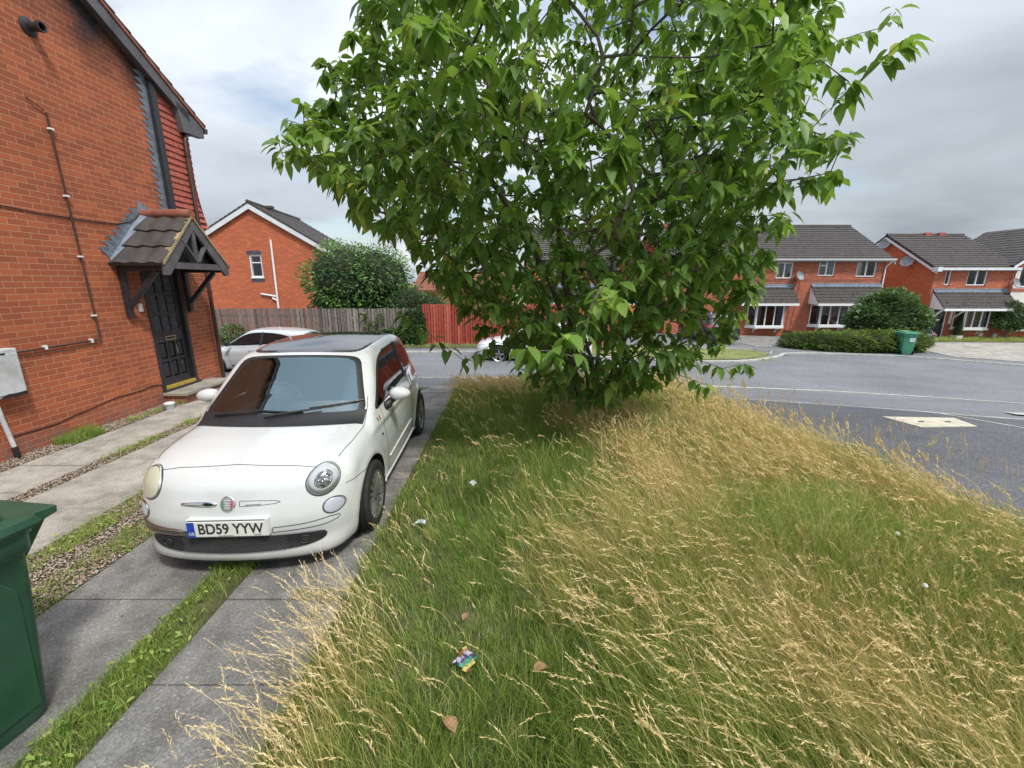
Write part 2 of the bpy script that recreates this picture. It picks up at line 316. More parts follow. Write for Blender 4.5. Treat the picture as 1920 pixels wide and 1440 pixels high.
def np_mesh(name, V, F, mats, parent=None, smooth=True, fattr=None, vattr=None, mi=None):
    me = bpy.data.meshes.new(name); V = np.asarray(V, np.float32); F = np.asarray(F, np.int32); k = F.shape[1]
    me.vertices.add(len(V)); me.vertices.foreach_set('co', V.ravel())
    me.loops.add(F.size); me.loops.foreach_set('vertex_index', F.ravel())
    me.polygons.add(len(F)); me.polygons.foreach_set('loop_start', np.arange(len(F), dtype=np.int32) * k)
    if not isinstance(mats, (list, tuple)): mats = [mats]
    for mt in mats: me.materials.append(mt)
    if mi is not None: me.polygons.foreach_set('material_index', np.asarray(mi, np.int32))
    me.update(calc_edges=True)
    if smooth: me.polygons.foreach_set('use_smooth', np.ones(len(F), bool))
    for k2, a in (fattr or {}).items(): me.attributes.new(k2, 'FLOAT', 'FACE').data.foreach_set('value', np.asarray(a, np.float32))
    for k2, a in (vattr or {}).items(): me.attributes.new(k2, 'FLOAT', 'POINT').data.foreach_set('value', np.asarray(a, np.float32))
    o = bpy.data.objects.new(name, me); COL.objects.link(o)
    if parent: o.parent = parent
    return o
def tag(o, label, cat, group=None, kind=None):
    if label: o['label'] = label
    if cat: o['category'] = cat
    if group: o['group'] = group
    if kind: o['kind'] = kind
    return o
def struct(o): o['kind'] = 'structure'; return o
def thing(name, label, cat, loc=(0, 0, 0), rz=0, group=None):
    o = bpy.data.objects.new(name, None); COL.objects.link(o); o.empty_display_size = 0.2
    o.location = loc; o.rotation_euler = (0, 0, rz); return tag(o, label, cat, group)
def text_mesh(body, size, mat, name, parent, loc, rot, ext=0.001, sx=1.0, font_shear=0, offset=0.0):
    cu = bpy.data.curves.new(name, 'FONT'); cu.body = body; cu.size = size; cu.extrude = ext; cu.align_x = 'CENTER'; cu.align_y = 'CENTER'; cu.offset = offset
    tmp = bpy.data.objects.new(name + '_tmp', cu); COL.objects.link(tmp)
    dg = bpy.context.evaluated_depsgraph_get(); me = bpy.data.meshes.new_from_object(tmp.evaluated_get(dg))
    bpy.data.objects.remove(tmp); bpy.data.curves.remove(cu); me.name = name; me.materials.clear(); me.materials.append(mat)
    o = bpy.data.objects.new(name, me); COL.objects.link(o); o.parent = parent; o.location = loc; o.rotation_euler = rot; o.scale = (sx, 1, 1); return o

# ---------------- terrain ----------------
FY = [(7, 0), (8, .06), (9, .22), (10, .4), (11, .52), (12, .61), (14, .7), (19, .68), (28, .85), (60, .9)]
GX = [(-1, 0), (0, .02), (2, .1), (10, .41), (17, .6), (26, .75), (60, 1.0)]
def T(x, y): return -np.interp(y, *zip(*FY)) - np.interp(x, *zip(*GX))
def resamp(P, n):
    P = np.array(P, float); d = np.r_[0, np.cumsum(np.linalg.norm(np.diff(P, axis=0), axis=1))]
    t = np.linspace(0, d[-1], n); return np.stack([np.interp(t, d, P[:, i]) for i in (0, 1)], 1)
def sheet(name, A, B, na, nb, mat, off, bynode=False):
    """draped sheet between polylines A and B (world xy)"""
    a = np.array(A, float) if bynode else resamp(A, na); b = np.array(B, float) if bynode else resamp(B, na)
    if bynode:
        k = max(1, na // (len(a) - 1)); f = lambda P: np.concatenate([P[i] + (P[i + 1] - P[i]) * np.linspace(0, 1, k, endpoint=False)[:, None] for i in range(len(P) - 1)] + [P[-1:]])
        a, b = f(a), f(b); na = len(a)
    t = np.linspace(0, 1, nb)[None, :, None]; P = a[:, None] * (1 - t) + b[:, None] * t; P = P.reshape(-1, 2)
    z = T(P[:, 0], P[:, 1]) + off; V = np.column_stack([P, z]); F = []
    for i in range(na - 1):
        for j in range(nb - 1): F.append((i * nb + j, i * nb + j + 1, (i + 1) * nb + j + 1, (i + 1) * nb + j))
    mb = MB(); mb.add(V, F); o = mb.build(name, mat, smooth=True)
    me = o.data
    if sum(p.normal.z for p in me.polygons) < 0: me.flip_normals()
    return struct(o)
gx = np.r_[-600, -200, -80, -40, np.arange(-24, 50, 1.0), 60, 90, 200, 600]; gy = np.r_[-300, -80, -20, np.arange(-4, 36, 0.8), 45, 60, 100, 250, 900]
GXX, GYY = np.meshgrid(gx, gy, indexing='ij'); V = np.column_stack([GXX.ravel(), GYY.ravel(), (T(GXX, GYY) - 0.05).ravel()]); nb = len(gy)
F = [(i * nb + j, (i + 1) * nb + j, (i + 1) * nb + j + 1, i * nb + j + 1) for i in range(len(gx) - 1) for j in range(nb - 1)]
mb = MB(); mb.add(V, F); struct(mb.build('ground', M_turf, smooth=True))
line1 = [(-30, 11.9), (-14, 11.85), (-2.6, 11.78), (4.43, 11.71), (7.5, 11.72), (9.51, 11.6), (11.4, 11.1), (12.98, 10.26), (16, 8.4), (20, 5), (24, 0), (26, -5)]
line2 = [(-30, 10.05), (-14, 10.0), (-2.18, 9.88), (3.91, 9.42), (6.2, 8.65), (8.29, 7.8), (9.65, 7.55), (12, 6.9), (14.6, 5.6), (18, 3), (21, -1), (23, -5)]
far = [(-30, 16.9), (-14, 16.9), (-1.3, 16.86), (4, 16.55), (7.3, 16.4), (9.4, 16.9), (10.87, 17.66), (12.0, 18.6), (12.7, 19.4), (14.5, 19.75), (16.4, 19.8), (17.8, 19.6), (18.4, 19.2), (21.51, 17.37), (26, 14.6), (34, 10), (44, 5)]
near1 = resamp(line1, 60); far1 = resamp(far, 60)
sheet('road', line1, far, 90, 14, M_road, 0.0)
struct_foot = sheet('footway', line1, line2, 80, 4, M_foot, 0.006)
sheet('private_tarmac', line2, [(-30, 9.9), (-14, 9.6), (-2.1, 9.6), (0.5, 9.3), (1.5, 8.5), (2, 6), (3, 3), (3.5, 1), (4, -1), (5, -3), (8, -5), (10, -6)], 80, 14, M_drive_tar, 0.002)
def kerb(name, P, wd, top, mat, joint=0.9, n=None):
    L_ = np.linalg.norm(np.diff(np.array(P), axis=0), axis=1).sum(); n = int(L_ / joint); Q = resamp(P, n + 1); mb = MB()
    for i in range(n):
        a, b = Q[i], Q[i + 1]; d = (b - a) / np.linalg.norm(b - a); nn = np.array((-d[1], d[0])) * wd / 2; a = a + d * 0.004; b = b - d * 0.004
        c = [a - nn, b - nn, b + nn, a + nn]; tz = top + random.uniform(-.004, .004)
        lo = [(p[0], p[1], T(p[0], p[1]) - 0.08) for p in c]; hi = [(p[0], p[1], T(p[0], p[1]) + tz) for p in c]
        mb.add(lo + hi, [(4, 5, 6, 7), (0, 1, 5, 4), (1, 2, 6, 5), (2, 3, 7, 6), (3, 0, 4, 7)])
    return struct(mb.build(name, mat))
kerb('kerb', line1, 0.125, 0.025, M_kerb)
kerb('edging', line2, 0.05, 0.013, M_kerb)
kerb('edging', [(8.29, 7.78), (8.82, 6.87), (9.3, 5.9), (9.9, 4.2)], 0.05, 0.013, M_kerb)
kerb('kerb', far, 0.125, 0.06, M_kerb)
# beyond the far kerb
back = [(-30, 30), (-14, 30), (-1.3, 30), (4, 30), (7.3, 30), (9.4, 30), (10.87, 30), (12.0, 30), (12.7, 30), (14.5, 30), (16.4, 30), (17.8, 30), (19.4, 30), (24, 30), (30, 30), (38, 30), (52, 30)]
sheet('far_pavement', [(p[0], p[1] + 0.05) for p in far], back, 64, 16, M_foot, 0.035, bynode=True)
sheet('grass_island', [(3, 16.9), (7.3, 16.62), (9.3, 17.1), (10.6, 17.95), (11.7, 18.9)], [(3, 19.6), (6, 19.9), (8.5, 20.2), (10.3, 20.3), (11.6, 20.0)], 20, 6, M_turf, 0.06)
kerb('edging', [(11.75, 18.95), (12.3, 19.6), (12.0, 20.4), (10.4, 20.6), (7, 20.3)], 0.05, 0.075, M_kerb)
sheet('verge', [(-30, 17.75), (-14, 17.75), (3.2, 17.75)], [(-30, 18.9), (-14, 18.9), (3.2, 18.9)], 30, 4, M_soil, 0.05)
sheet('pale_driveway', [(20.6, 19.3), (24, 17.4), (30, 14)], [(22.3, 25.2), (28, 25.6), (40, 25.6)], 16, 10, M_slab_new, 0.05)
sheet('grass_verge', [(23.9, 26.0), (30, 26.0), (42, 26)], [(28.6, 28.0), (33, 28.0), (42, 28)], 16, 5, M_turf, 0.06)
sheet('pale_driveway', [(12.6, 21.5), (16.2, 21.5)], [(12.4, 27.9), (18.6, 27.9)], 6, 8, M_slab_old, 0.05)
# lawn soil
lawnL = [(-1.13, -2), (-1.13, 1), (-1.13, 4), (-1.13, 7), (-1.13, 9.6)]
lawnR = [(6.4, -2), (5.75, 1), (4.62, 4), (3.75, 6.6), (3.5, 9.35)]
sheet('lawn_soil', lawnL, lawnR, 60, 20, M_soil, 0.012)
# driveway slabs
def slabs(name, x0, x1, ys, mat, th=0.016, wob=0.003):
    mb = MB()
    for a, b in zip(ys[:-1], ys[1:]):
        g = 0.005; t = [random.uniform(-wob, wob) for _ in range(4)]
        c = [(x0 + g, a + g), (x1 - g, a + g), (x1 - g, b - g), (x0 + g, b - g)]
        hi = [(x, y, T(x, y) + th + k) for (x, y), k in zip(c, t)]; lo = [(x, y, T(x, y) - 0.02) for x, y in c]
        mb.add(lo + hi, [(4, 5, 6, 7), (0, 1, 5, 4), (1, 2, 6, 5), (2, 3, 7, 6), (3, 0, 4, 7)])
    return struct(mb.build(name, mat))
j4 = [-1.5, -.6, 0, .6, 1.2, 1.8, 2.42, 3.0, 3.59, 4.2, 4.8, 5.37, 5.95, 6.49, 7.05, 7.6, 8.2, 8.8, 9.3, 9.75]
slabs('driveway_slabs', -1.93, -1.13, j4, M_slab_old)
slabs('driveway_slabs', -3.04, -2.2, [-1.5, 0, 1.2, 2.42, 3.6, 4.8, 6.0, 7.2, 8.4, 9.6], M_slab_old)
slabs('driveway_slabs', -4.78, -3.78, [-1.5, 0, 1.1, 2.4, 3.6, 4.75, 6.0, 7.2, 8.4, 9.6], M_slab_new)
slabs('path_slabs', -5.75, -4.97, [-1.5, 0, 1.0, 2.1, 3.0, 3.9, 4.55, 5.35, 6.2, 7.0, 7.9, 8.8, 9.7], M_slab_new)
sheet('driveway_base', [(-6.4, -2), (-6.4, 9.7)], [(-1.0, -2), (-1.0, 9.7)], 40, 8, M_soil, 0.003)
# manhole cover
mb = MB(); c = [(6.89, 6.72), (8.02, 6.89), (8.2, 7.45), (6.76, 7.34)]
mb.add([(x, y, T(x, y) + 0.012) for x, y in c] + [(x, y, T(x, y) - 0.03) for x, y in c], [(0, 1, 2, 3), (0, 4, 5, 1), (1, 5, 6, 2), (2, 6, 7, 3), (3, 7, 4, 0)])
mh = mb.build('manhole_cover', mnoise('buff_concrete', (0.40, 0.36, 0.27), (0.58, 0.54, 0.43), 6, 0.85, 0.003, 40)); tag(mh, 'pale concrete manhole cover set in the dark tarmac', 'manhole cover')
for (hx, hy) in ((7.2, 7.05), (7.75, 7.12)):
    m2 = MB().box(hx - 0.05, hx + 0.05, hy - 0.015, hy + 0.015, T(hx, hy) + 0.0125, T(hx, hy) + 0.017); m2.build('keyhole', M_black, mh)
m2 = MB(); c = [(9.98, 7.95), (10.8, 7.8), (10.95, 8.15), (10.1, 8.3)]
m2.add([(x, y, T(x, y) + 0.016) for x, y in c], [(0, 1, 2, 3)]); tag(m2.build('manhole_cover', M_kerb), 'small pale cover in the footway at the right edge of the photo', 'manhole cover')
# ---------------- building helpers ----------------
def tiled(mb, o, u, v, ul, vl, course=0.3, step=0.03, wave=0.0, tw=0.3, mi=0, jit=0.0):
    """tile courses on the slope from corner o, u along the eave, v up the slope (unit vectors)"""
    o, u, v = (np.array(a, float) for a in (o, u, v)); n = np.cross(u, v); n /= np.linalg.norm(n)
    if n[2] < 0: n = -n
    nc = max(1, round(vl / course)); cv = vl / nc
    nu = max(1, int(ul / (tw / 8))) if wave else max(1, int(ul / tw))
    us = np.linspace(0, ul, nu + 1)
    for i in range(nc):
        off = 0
        wv = wave * (np.abs(np.sin(pi * us / tw)) ** 1.5) if wave else np.zeros(nu + 1)
        jl = random.uniform(-jit, jit)
        lo = [o + u * a + v * (i * cv - 0.03 + jl) + n * (step + w_) for a, w_ in zip(us, wv)]
        hi = [o + u * a + v * ((i + 1) * cv) + n * (0.004 + w_) for a, w_ in zip(us, wv)]
        bt = [o + u * a + v * (i * cv - 0.03 + jl) + n * (0.0 if i else -0.02) for a in us]
        k = nu + 1; F = []
        for j in range(nu): F += [(j, j + 1, k + j + 1, k + j), (2 * k + j, 2 * k + j + 1, j + 1, j)]
        mb.add(lo + hi + bt, F, mi)
def wallrect(mb, x0, x1, z0, z1, holes, y=0.0, depth=0.1, mi=0):
    """wall face in the xz plane at y with rectangular openings (x0,x1,z0,z1) and reveals going back (+y)"""
    xs = sorted({x0, x1, *[h[0] for h in holes], *[h[1] for h in holes]}); zs = sorted({z0, z1, *[h[2] for h in holes], *[h[3] for h in holes]})
    for a, b in zip(xs[:-1], xs[1:]):
        for c, d in zip(zs[:-1], zs[1:]):
            m = ((a + b) / 2, (c + d) / 2)
            if any(h[0] < m[0] < h[1] and h[2] < m[1] < h[3] for h in holes): continue
            mb.quad((a, y, c), (b, y, c), (b, y, d), (a, y, d), mi)
    for (a, b, c, d) in holes:
        e = y + depth
        mb.quad((a, y, c), (a, e, c), (a, e, d), (a, y, d), mi); mb.quad((b, y, c), (b, y, d), (b, e, d), (b, e, c), mi)
        mb.quad((a, y, d), (a, e, d), (b, e, d), (b, y, d), mi); mb.quad((a, y, c), (b, y, c), (b, e, c), (a, e, c), mi)
def window(parent, x0, x1, z0, z1, y, lights=2, top=False, fr=0.075, curtain=True, room=0.3, sill=True, frm=None, split=None):
    """white framed window facing -y; returns the frame part with glass, sill, curtain as sub-parts"""
    mb = MB(); fw = fr; M = frm or M_white
    mb.box(x0, x1, y, y + 0.06, z1 - fw, z1); mb.box(x0, x1, y, y + 0.06, z0, z0 + fw); mb.box(x0, x0 + fw, y, y + 0.06, z0 + fw, z1 - fw); mb.box(x1 - fw, x1, y, y + 0.06, z0 + fw, z1 - fw)
    for i in range(1, lights):
        xm = x0 + (x1 - x0) * (split if split else i / lights); mb.box(xm - fw * 0.6, xm + fw * 0.6, y - 0.003, y + 0.057, z0 + fw, z1 - fw)
    if top: zt = z0 + (z1 - z0) * 0.66; xe = x1 - fw if lights == 1 else x0 + (x1 - x0) * (split or 1 / lights) - fw * .6; mb.box(x0 + fw, xe, y - 0.002, y + 0.058, zt - 0.03, zt + 0.03)
    f = mb.build('window', M, parent)
    MB().box(x0 + fw * .5, x1 - fw * .5, y + 0.025, y + 0.035, z0 + fw * .5, z1 - fw * .5).build('glass', M_pane, f)
    MB().quad((x0, y + room, z0), (x1, y + room, z0), (x1, y + room, z1), (x0, y + room, z1)).build('dark_interior', M_room, f)
    if curtain:
        mb = MB(); n = 8
        for (a, b) in ((x0 + fw, x0 + fw + (x1 - x0) * .2), (x1 - fw - (x1 - x0) * .2, x1 - fw)):
            xs = np.linspace(a, b, n); vs = [(x, y + 0.09 + 0.015 * (i % 2), z) for z in (z0 + .03, z1 - .03) for i, x in enumerate(xs)]
            mb.add(vs, [(i, i + 1, n + i + 1, n + i) for i in range(n - 1)])
        mb.build('curtain', M_curtain, f, each=True)
    if sill: MB().box(x0 - 0.04, x1 + 0.04, y - 0.05, y + 0.02, z0 - 0.045, z0 - 0.001).build('sill', M, f)
    return f
def bay(parent, x0, x1, z0, z1, proj=0.42, splay=0.35, lights=3, name='bay_window', brackets=True):
    """canted bay window: three facets, glazed, with a deep white sill"""
    P = [(x0, 0), (x0 + splay, -proj), (x1 - splay, -proj), (x1, 0)]; mb = MB(); gl = MB(); fw = 0.06
    for k in range(3):
        a, b = np.array(P[k]), np.array(P[k + 1]); d = b - a; ln = np.linalg.norm(d); d = d / ln; n = lights if k == 1 else 1
        def V(t, z, o=0): q = a + d * t + np.array((d[1], -d[0])) * o; return (q[0], q[1], z)
        def bar(t0, t1, c, e): 
            mb.add([V(t0, c, -.03), V(t1, c, -.03), V(t1, c, .03), V(t0, c, .03), V(t0, e, -.03), V(t1, e, -.03), V(t1, e, .03), V(t0, e, .03)], [(0, 1, 2, 3), (4, 7, 6, 5), (0, 4, 5, 1), (1, 5, 6, 2), (2, 6, 7, 3), (3, 7, 4, 0)])
        bar(0, ln, z0, z0 + fw); bar(0, ln, z1 - fw, z1); bar(0, fw, z0 + fw, z1 - fw); bar(ln - fw, ln, z0 + fw, z1 - fw)
        for i in range(1, n): bar(ln * i / n - .035, ln * i / n + .035, z0 + fw, z1 - fw)
        gl.quad(V(0.02, z0 + .02), V(ln - .02, z0 + .02), V(ln - .02, z1 - .02), V(0.02, z1 - .02))
    f = mb.build(name, M_white, parent); gl.build('glass', M_pane, f)
    sl = MB(); sl.prism([(x0 - .08, 0.0, z0 - .13), (x0 + splay - .05, -proj - .08, z0 - .13), (x1 - splay + .05, -proj - .08, z0 - .13), (x1 + .08, 0.0, z0 - .13)], (0, 0, 0.128)); sl.build('sill', M_white, f)
    MB().prism([(x0, 0.01, z1), (x0 + splay, -proj, z1), (x1 - splay, -proj, z1), (x1, 0.01, z1)], (0, 0, 0.08)).build('bay_head', M_white, f)
    bk = MB(); bk.box(x0 + .02, x1 - .02, 0.16, 0.18, z0 - .1, z1); bk.build('dark_interior', M_room, f)
    cu = MB(); n = 8
    for (a, b) in ((x0 + .25, x0 + .7), (x1 - .7, x1 - .25)):
        xs = np.linspace(a, b, n); cu.add([(x, -proj + 0.12 + .015 * (i % 2), z) for z in (z0 + .02, z1 - .02) for i, x in enumerate(xs)], [(i, i + 1, n + i + 1, n + i) for i in range(n - 1)])
    cu.build('curtain', M_curtain, f, each=True)
    if brackets:
        for xb in (x0 + splay + .15, x1 - splay - .15):
            MB().prism([(xb - .04, 0, z0 - .13), (xb - .04, -proj + .02, z0 - .13), (xb - .04, -proj + .04, z0 - .2), (xb - .04, -.12, z0 - .30), (xb - .04, 0, z0 - .46)], (.08, 0, 0)).build('bracket', M_white, parent, each=True)
    return f
def leanto(parent, x0, x1, zt, zb, proj, cheek='both', tile=None):
    """tiled lean-to roof against a wall facing -y: zt at wall, zb at eave"""
    sl = sqrt(proj ** 2 + (zt - zb) ** 2); v = np.array((0, proj, zt - zb)) / sl; mb = MB()
    tiled(mb, (x0, -proj, zb), (1, 0, 0), v, x1 - x0, sl, 0.26, 0.03, 0.022, 0.30)
    r = mb.build('lean_to_roof', tile or M_tile, parent, smooth=False)
    MB().prism([(x0 + .02, -proj + .02, zb - .06), (x0 + .02, 0, zb - .06), (x0 + .02, 0, zt - .09)], (.03, 0, 0)).prism([(x1 - .05, -proj + .02, zb - .06), (x1 - .05, 0, zb - .06), (x1 - .05, 0, zt - .09)], (.03, 0, 0)).build('cheek', M_white, r, each=True)
    MB().box(x0, x1, -proj - .05, -proj + .02, zb - .16, zb - .01).build('fascia', M_white, r)
    MB().box(x0 + .03, x1 - .03, -proj + .02, -.003, zb - .09, zb - .063).build('soffit', M_white, r)
    MB().prism([(x0 + .02, -.17, zt - .10), (x0 + .02, -.012, zt + .01), (x0 + .02, -.012, zt + .16), (x0 + .02, -.025, zt + .16), (x0 + .02, -.04, zt + .03), (x0 + .02, -.18, zt - .05)], (x1 - x0 - .04, 0, 0)).build('lead_flashing', M_lead, r)
    return r
def gable_roof(parent, x0, x1, y0, ze, zr, half, axis='x', over=0.25, mat=None, course=0.3):
    """roof with ridge along x at y0+half; eaves at ze over front wall y0 and back wall"""
    mat = mat or M_tile2; r = MB(); sl_ = sqrt(half ** 2 + (zr - ze) ** 2); k = (half + over) / half
    v = np.array((0, half, zr - ze)) / sl_; e = np.array((x0, y0, ze)) - v * sl_ * (k - 1)
    tiled(r, e + (0, 0, .05), (1, 0, 0), v, x1 - x0, sl_ * k, course, 0.05)
    v2 = np.array((0, -half, zr - ze)) / sl_; e2 = np.array((x1, y0 + 2 * half, ze)) - v2 * sl_ * (k - 1)
    tiled(r, e2 + (0, 0, .05), (-1, 0, 0), v2, x1 - x0, sl_ * k, course, 0.035)
    P = [e - (0, 0, .08), e + (0, 0, .04), (x0, y0 + half, zr + .04), np.array((x0, e2[1], e2[2] + .04)), np.array((x0, e2[1], e2[2] - .08)), (x0, y0 + half, zr - .08)]
    r.prism([tuple(p) for p in P], (x1 - x0, 0, 0))
    o = r.build('roof', mat, parent)
    m = MB(); n = int((x1 - x0) / 0.45)
    for i in range(n):
        a = x0 + (x1 - x0) * i / n; b = x0 + (x1 - x0) * (i + 1) / n - .01
        m.tube([(a, y0 + half, zr + .05), (b, y0 + half, zr + .05)], 0.115, 8)
    m.build('ridge_tiles', mat, o); return o
def barge(parent, x, y0, half, ze, zr, over, th, dp, mat, name='bargeboard'):
    """boards under both rakes of a gable end lying in the yz plane at x"""
    mb = MB(); k = (half + over) / half; dz = (zr - ze) * k
    for s in (1, -1):
        yc = y0 + half; ya = yc - s * half * k
        mb.prism([(x, yc, zr - .02), (x, ya, zr - dz - .02), (x, ya, zr - dz - .02 - dp), (x, yc, zr - .02 - dp)], (th, 0, 0))
    return mb.build(name, mat, parent)
def dish(parent, x, y, z, r=0.3, rz=0.4, tilt=0.35, name='satellite_dish'):
    e = MB(); prof = [(rr, -0.12 * (1 - (rr / r) ** 2) * 1.0) for rr in np.linspace(0.001, r, 7)] + [(r * 1.03, 0.004), (r, .012)]
    e.lathe(prof, seg=24); e.tube([(0, 0, -.12), (0, .05, -.2), (0, .2, -.24)], .018, 6); e.tube([(0, -r * .9, 0), (0, -r * .3, .33)], .012, 6); e.box(-.03, .03, -r * .35, -r * .15, .30, .38)
    return e.build(name, M_dish, parent, loc=(x, y, z), rot=(pi / 2 - tilt, 0, rz), smooth=True, angle=40)

# ---------------- brick house on the left ----------------
H1 = thing('brick_house', 'near red brick house with black panelled door under a small tiled porch canopy', 'house', (-5.985, 0, 0), 0.0185)
# gable wall faces +x (local).  ridge over y=4.6
RY, RZ, EY, EZ = 4.45, 7.62, 8.75, 5.22
sl1 = (RZ - EZ) / (EY - RY)
zr = lambda y: RZ - sl1 * abs(y - RY)
mb = MB(); hole = (7.16, 8.02, 0.24, 2.34)
ys = [0.1, 2, RY, 6, hole[0], hole[1], EY - .02]
for a, b in zip(ys[:-1], ys[1:]):
    lo = -0.1
    if a >= hole[0] and b <= hole[1]:
        mb.quad((0, a, -0.1), (0, b, -0.1), (0, b, hole[2]), (0, a, hole[2])); lo = hole[3]
    mb.quad((0, a, lo), (0, b, lo), (0, b, zr(b)), (0, a, zr(a)))
a, b, c, d = hole
for q in (((0, a, c), (0, a, d), (-.12, a, d), (-.12, a, c)), ((0, b, c), (-.12, b, c), (-.12, b, d), (0, b, d)), ((0, a, d), (0, b, d), (-.12, b, d), (-.12, a, d)), ((0, a, c), (-.12, a, c), (-.12, b, c), (0, b, c))): mb.quad(*q)
mb.quad((0, EY - .02, -1), (-9, EY - .02, -1), (-9, EY - .02, EZ), (0, EY - .02, EZ)); mb.quad((-9, .1, -.1), (0, .1, -.1), (0, .1, EZ), (-9, .1, EZ)); mb.quad((-9, .1, -.1), (-9, EY, -.1), (-9, EY, 8), (-9, .1, 8))
mb.build('wall', M_brick1, H1)
# roof
r = MB(); L1 = sqrt((EY + .42 - RY) ** 2 + (sl1 * (EY + .42 - RY)) ** 2)
vv = np.array((0, -(EY - RY), RZ - EZ)); vv /= np.linalg.norm(vv); ze = RZ - sl1 * (EY + .42 - RY)
tiled(r, (0.16, EY + .42, ze + .06), (-1, 0, 0), vv, 9.2, L1, 0.28, 0.03, 0.02, 0.3)
vv2 = vv * (1, -1, 1); tiled(r, (-9.04, 2 * RY - EY - .42, ze + .06), (1, 0, 0), vv2, 9.2, L1, 0.28, 0.03)
r.prism([(.15, EY + .42, ze), (.15, EY + .42, ze + .06), (.15, RY, RZ + .06), (.15, 2 * RY - EY - .42, ze + .06), (.15, 2 * RY - EY - .42, ze), (.15, RY, RZ)], (-9.2, 0, 0))
rf = r.build('roof', M_ridge, H1)
b1 = MB(); b1.prism([(.10, RY, RZ - .01), (.10, EY + .05, EZ + .0), (.10, EY + .05, EZ - .24), (.10, RY, RZ - .25)], (.03, 0, 0)); b1.prism([(.10, RY, RZ - .01), (.10, .3, EZ), (.10, .3, EZ - .24), (.10, RY, RZ - .25)], (.03, 0, 0))
b1.build('bargeboard', M_greywood, rf)
MB().prism([(.005, RY, RZ - .2), (.005, EY, EZ - .19), (.10, EY, EZ - .19), (.10, RY, RZ - .2)], (0, 0, .02)).build('soffit', M_greywood, rf)
# boxed eave end, gutter, downpipe
MB().prism([(-.0, EY - .25, EZ + .03), (-.0, EY + .40, ze + .02), (-.0, EY + .40, ze - .17), (-.0, EY - .15, ze - .22)], (.13, 0, 0)).build('eave_box', M_greywood, rf)
g = MB(); g.prism([(-9, EY + .40, ze + .03), (-9, EY + .53, ze + .03), (-9, EY + .51, ze - .06), (-9, EY + .42, ze - .06)], (9.14, 0, 0)); g.build('gutter', M_brown, rf)
dp = MB(); dp.tube([(.0, EY + .45, ze - .05), (.03, EY + .30, ze - .12), (.075, EY - .05, ze - .24), (.075, EY - .09, ze - .36), (.075, EY - .09, .02)], 0.034, 10)
for z in (0.5, 1.9, 3.2, 4.4): dp.tube([(.075, EY - .09, z - .03), (.075, EY - .09, z + .03)], .043, 10)
dp.build('downpipe', M_brown, H1, smooth=True, angle=50)
# timber edge, lead stepping and hanging tiles
MB().box(.002, .075, 8.02, 8.14, 3.12, zr(8.14) - .2).build('timber_strip', M_black, H1)
fl = MB(); z = 3.15
while z < zr(7.9) - .25:
    fl.add([(.010, 8.02, z - .02), (.006, 7.80, z + .085), (.014, 8.02, z + .135)], [(0, 1, 2)])
    z += .105
fl.box(.001, .005, 7.93, 8.02, 3.1, zr(8) - .2); fl.build('stepped_flashing', M_lead, H1)
ht = MB(); z = 3.12; i = 0
while z < EZ - .02:
    e = EY - .02 + .16 * max(0, (3.9 - z) / .8) ** 1.6 + .05; x = 8.14 - (0.08 if i % 2 else 0)
    while x < e:
        x1 = min(x + .162, e + .012); x0_ = max(x, 8.14)
        t = random.uniform(-.004, .004); fl_ = .05 * max(0, (3.6 - z) / .5)
        ht.add([(.035 + t + fl_, x0_, z), (.035 + t + fl_, x1, z), (.012, x1, z + .12), (.012, x0_, z + .12), (.018 + fl_, x0_, z - .001), (.018 + fl_, x1, z - .001)], [(0, 1, 2, 3), (4, 5, 1, 0), (1, 5, 2)]); x += .165
    z += .105; i += 1
ht.box(-.3, .018, 8.14, EY + .02, 3.12, EZ - .05)
# tiles on the front face seen edge-on, stepping outwards
z = 3.12
while z < EZ - .02:
    e = EY + .04 + .16 * max(0, (3.9 - z) / .8) ** 1.6
    ht.add([(.045, e + .035, z), (-8, e + .035, z), (-8, e, z + .12), (.045, e, z + .12), (.045, e + .015, z), (-8, e + .015, z)], [(0, 1, 2, 3), (4, 5, 1, 0), (0, 3, 4)]); z += .105
ht.build('hanging_tiles', M_redtile, H1)
# wall fittings
def pipe(name, pts, r, mat, **k): return MB().tube(pts, r, 8, **k).build(name, mat, H1, smooth=True, angle=50)
cd = pipe('conduit', [(.03, 6.17, 4.24), (.03, 6.18, 3.2), (.03, 6.2, 1.30), (.03, 6.18, 1.272), (.03, 6.0, 1.268), (.03, 5.0, 1.26)], .0135, M_brown)
pipe('conduit', [(.0, 5.98, 4.36), (.02, 5.99, 4.33), (.022, 6.16, 4.26)], .006, M_brown)
cl = MB()
for z in (4.05, 3.23, 2.44, 1.62): cl.box(.008, .048, 6.155, 6.21, z - .008, z + .014)
for y in (6.05, 5.42): cl.box(.008, .05, y - .012, y + .018, 1.245, 1.30)
cl.build('pipe_clip', M_white, cd, each=True)
pipe('telephone_cable', [(.012, y, 2.965 + dz) for y, dz in ((3.5, .05), (4.6, .03), (5.37, .015), (5.8, -.008), (6.2, -.012), (6.6, -.01), (6.9, .0), (7.15, .06), (7.3, .15), (7.4, .24))], .0075, M_black)
pipe('low_cable', [(.01, y, z) for y, z in ((4.8, .275), (5.1, .262), (5.35, .258), (5.6, .30), (5.85, .318), (6.05, .345), (6.3, .372), (6.5, .362), (6.75, .365), (6.95, .385), (7.12, .36), (7.16, .28))], .006, M_black)
mbx = MB().box(0, .12, 4.55, 5.02, .76, 1.33); bx = mbx.build('meter_box', M_box, H1, bevel=.012)
MB().box(.115, .132, 4.57, 5.0, .80, 1.27).build('box_door', M_box, bx, bevel=.004)
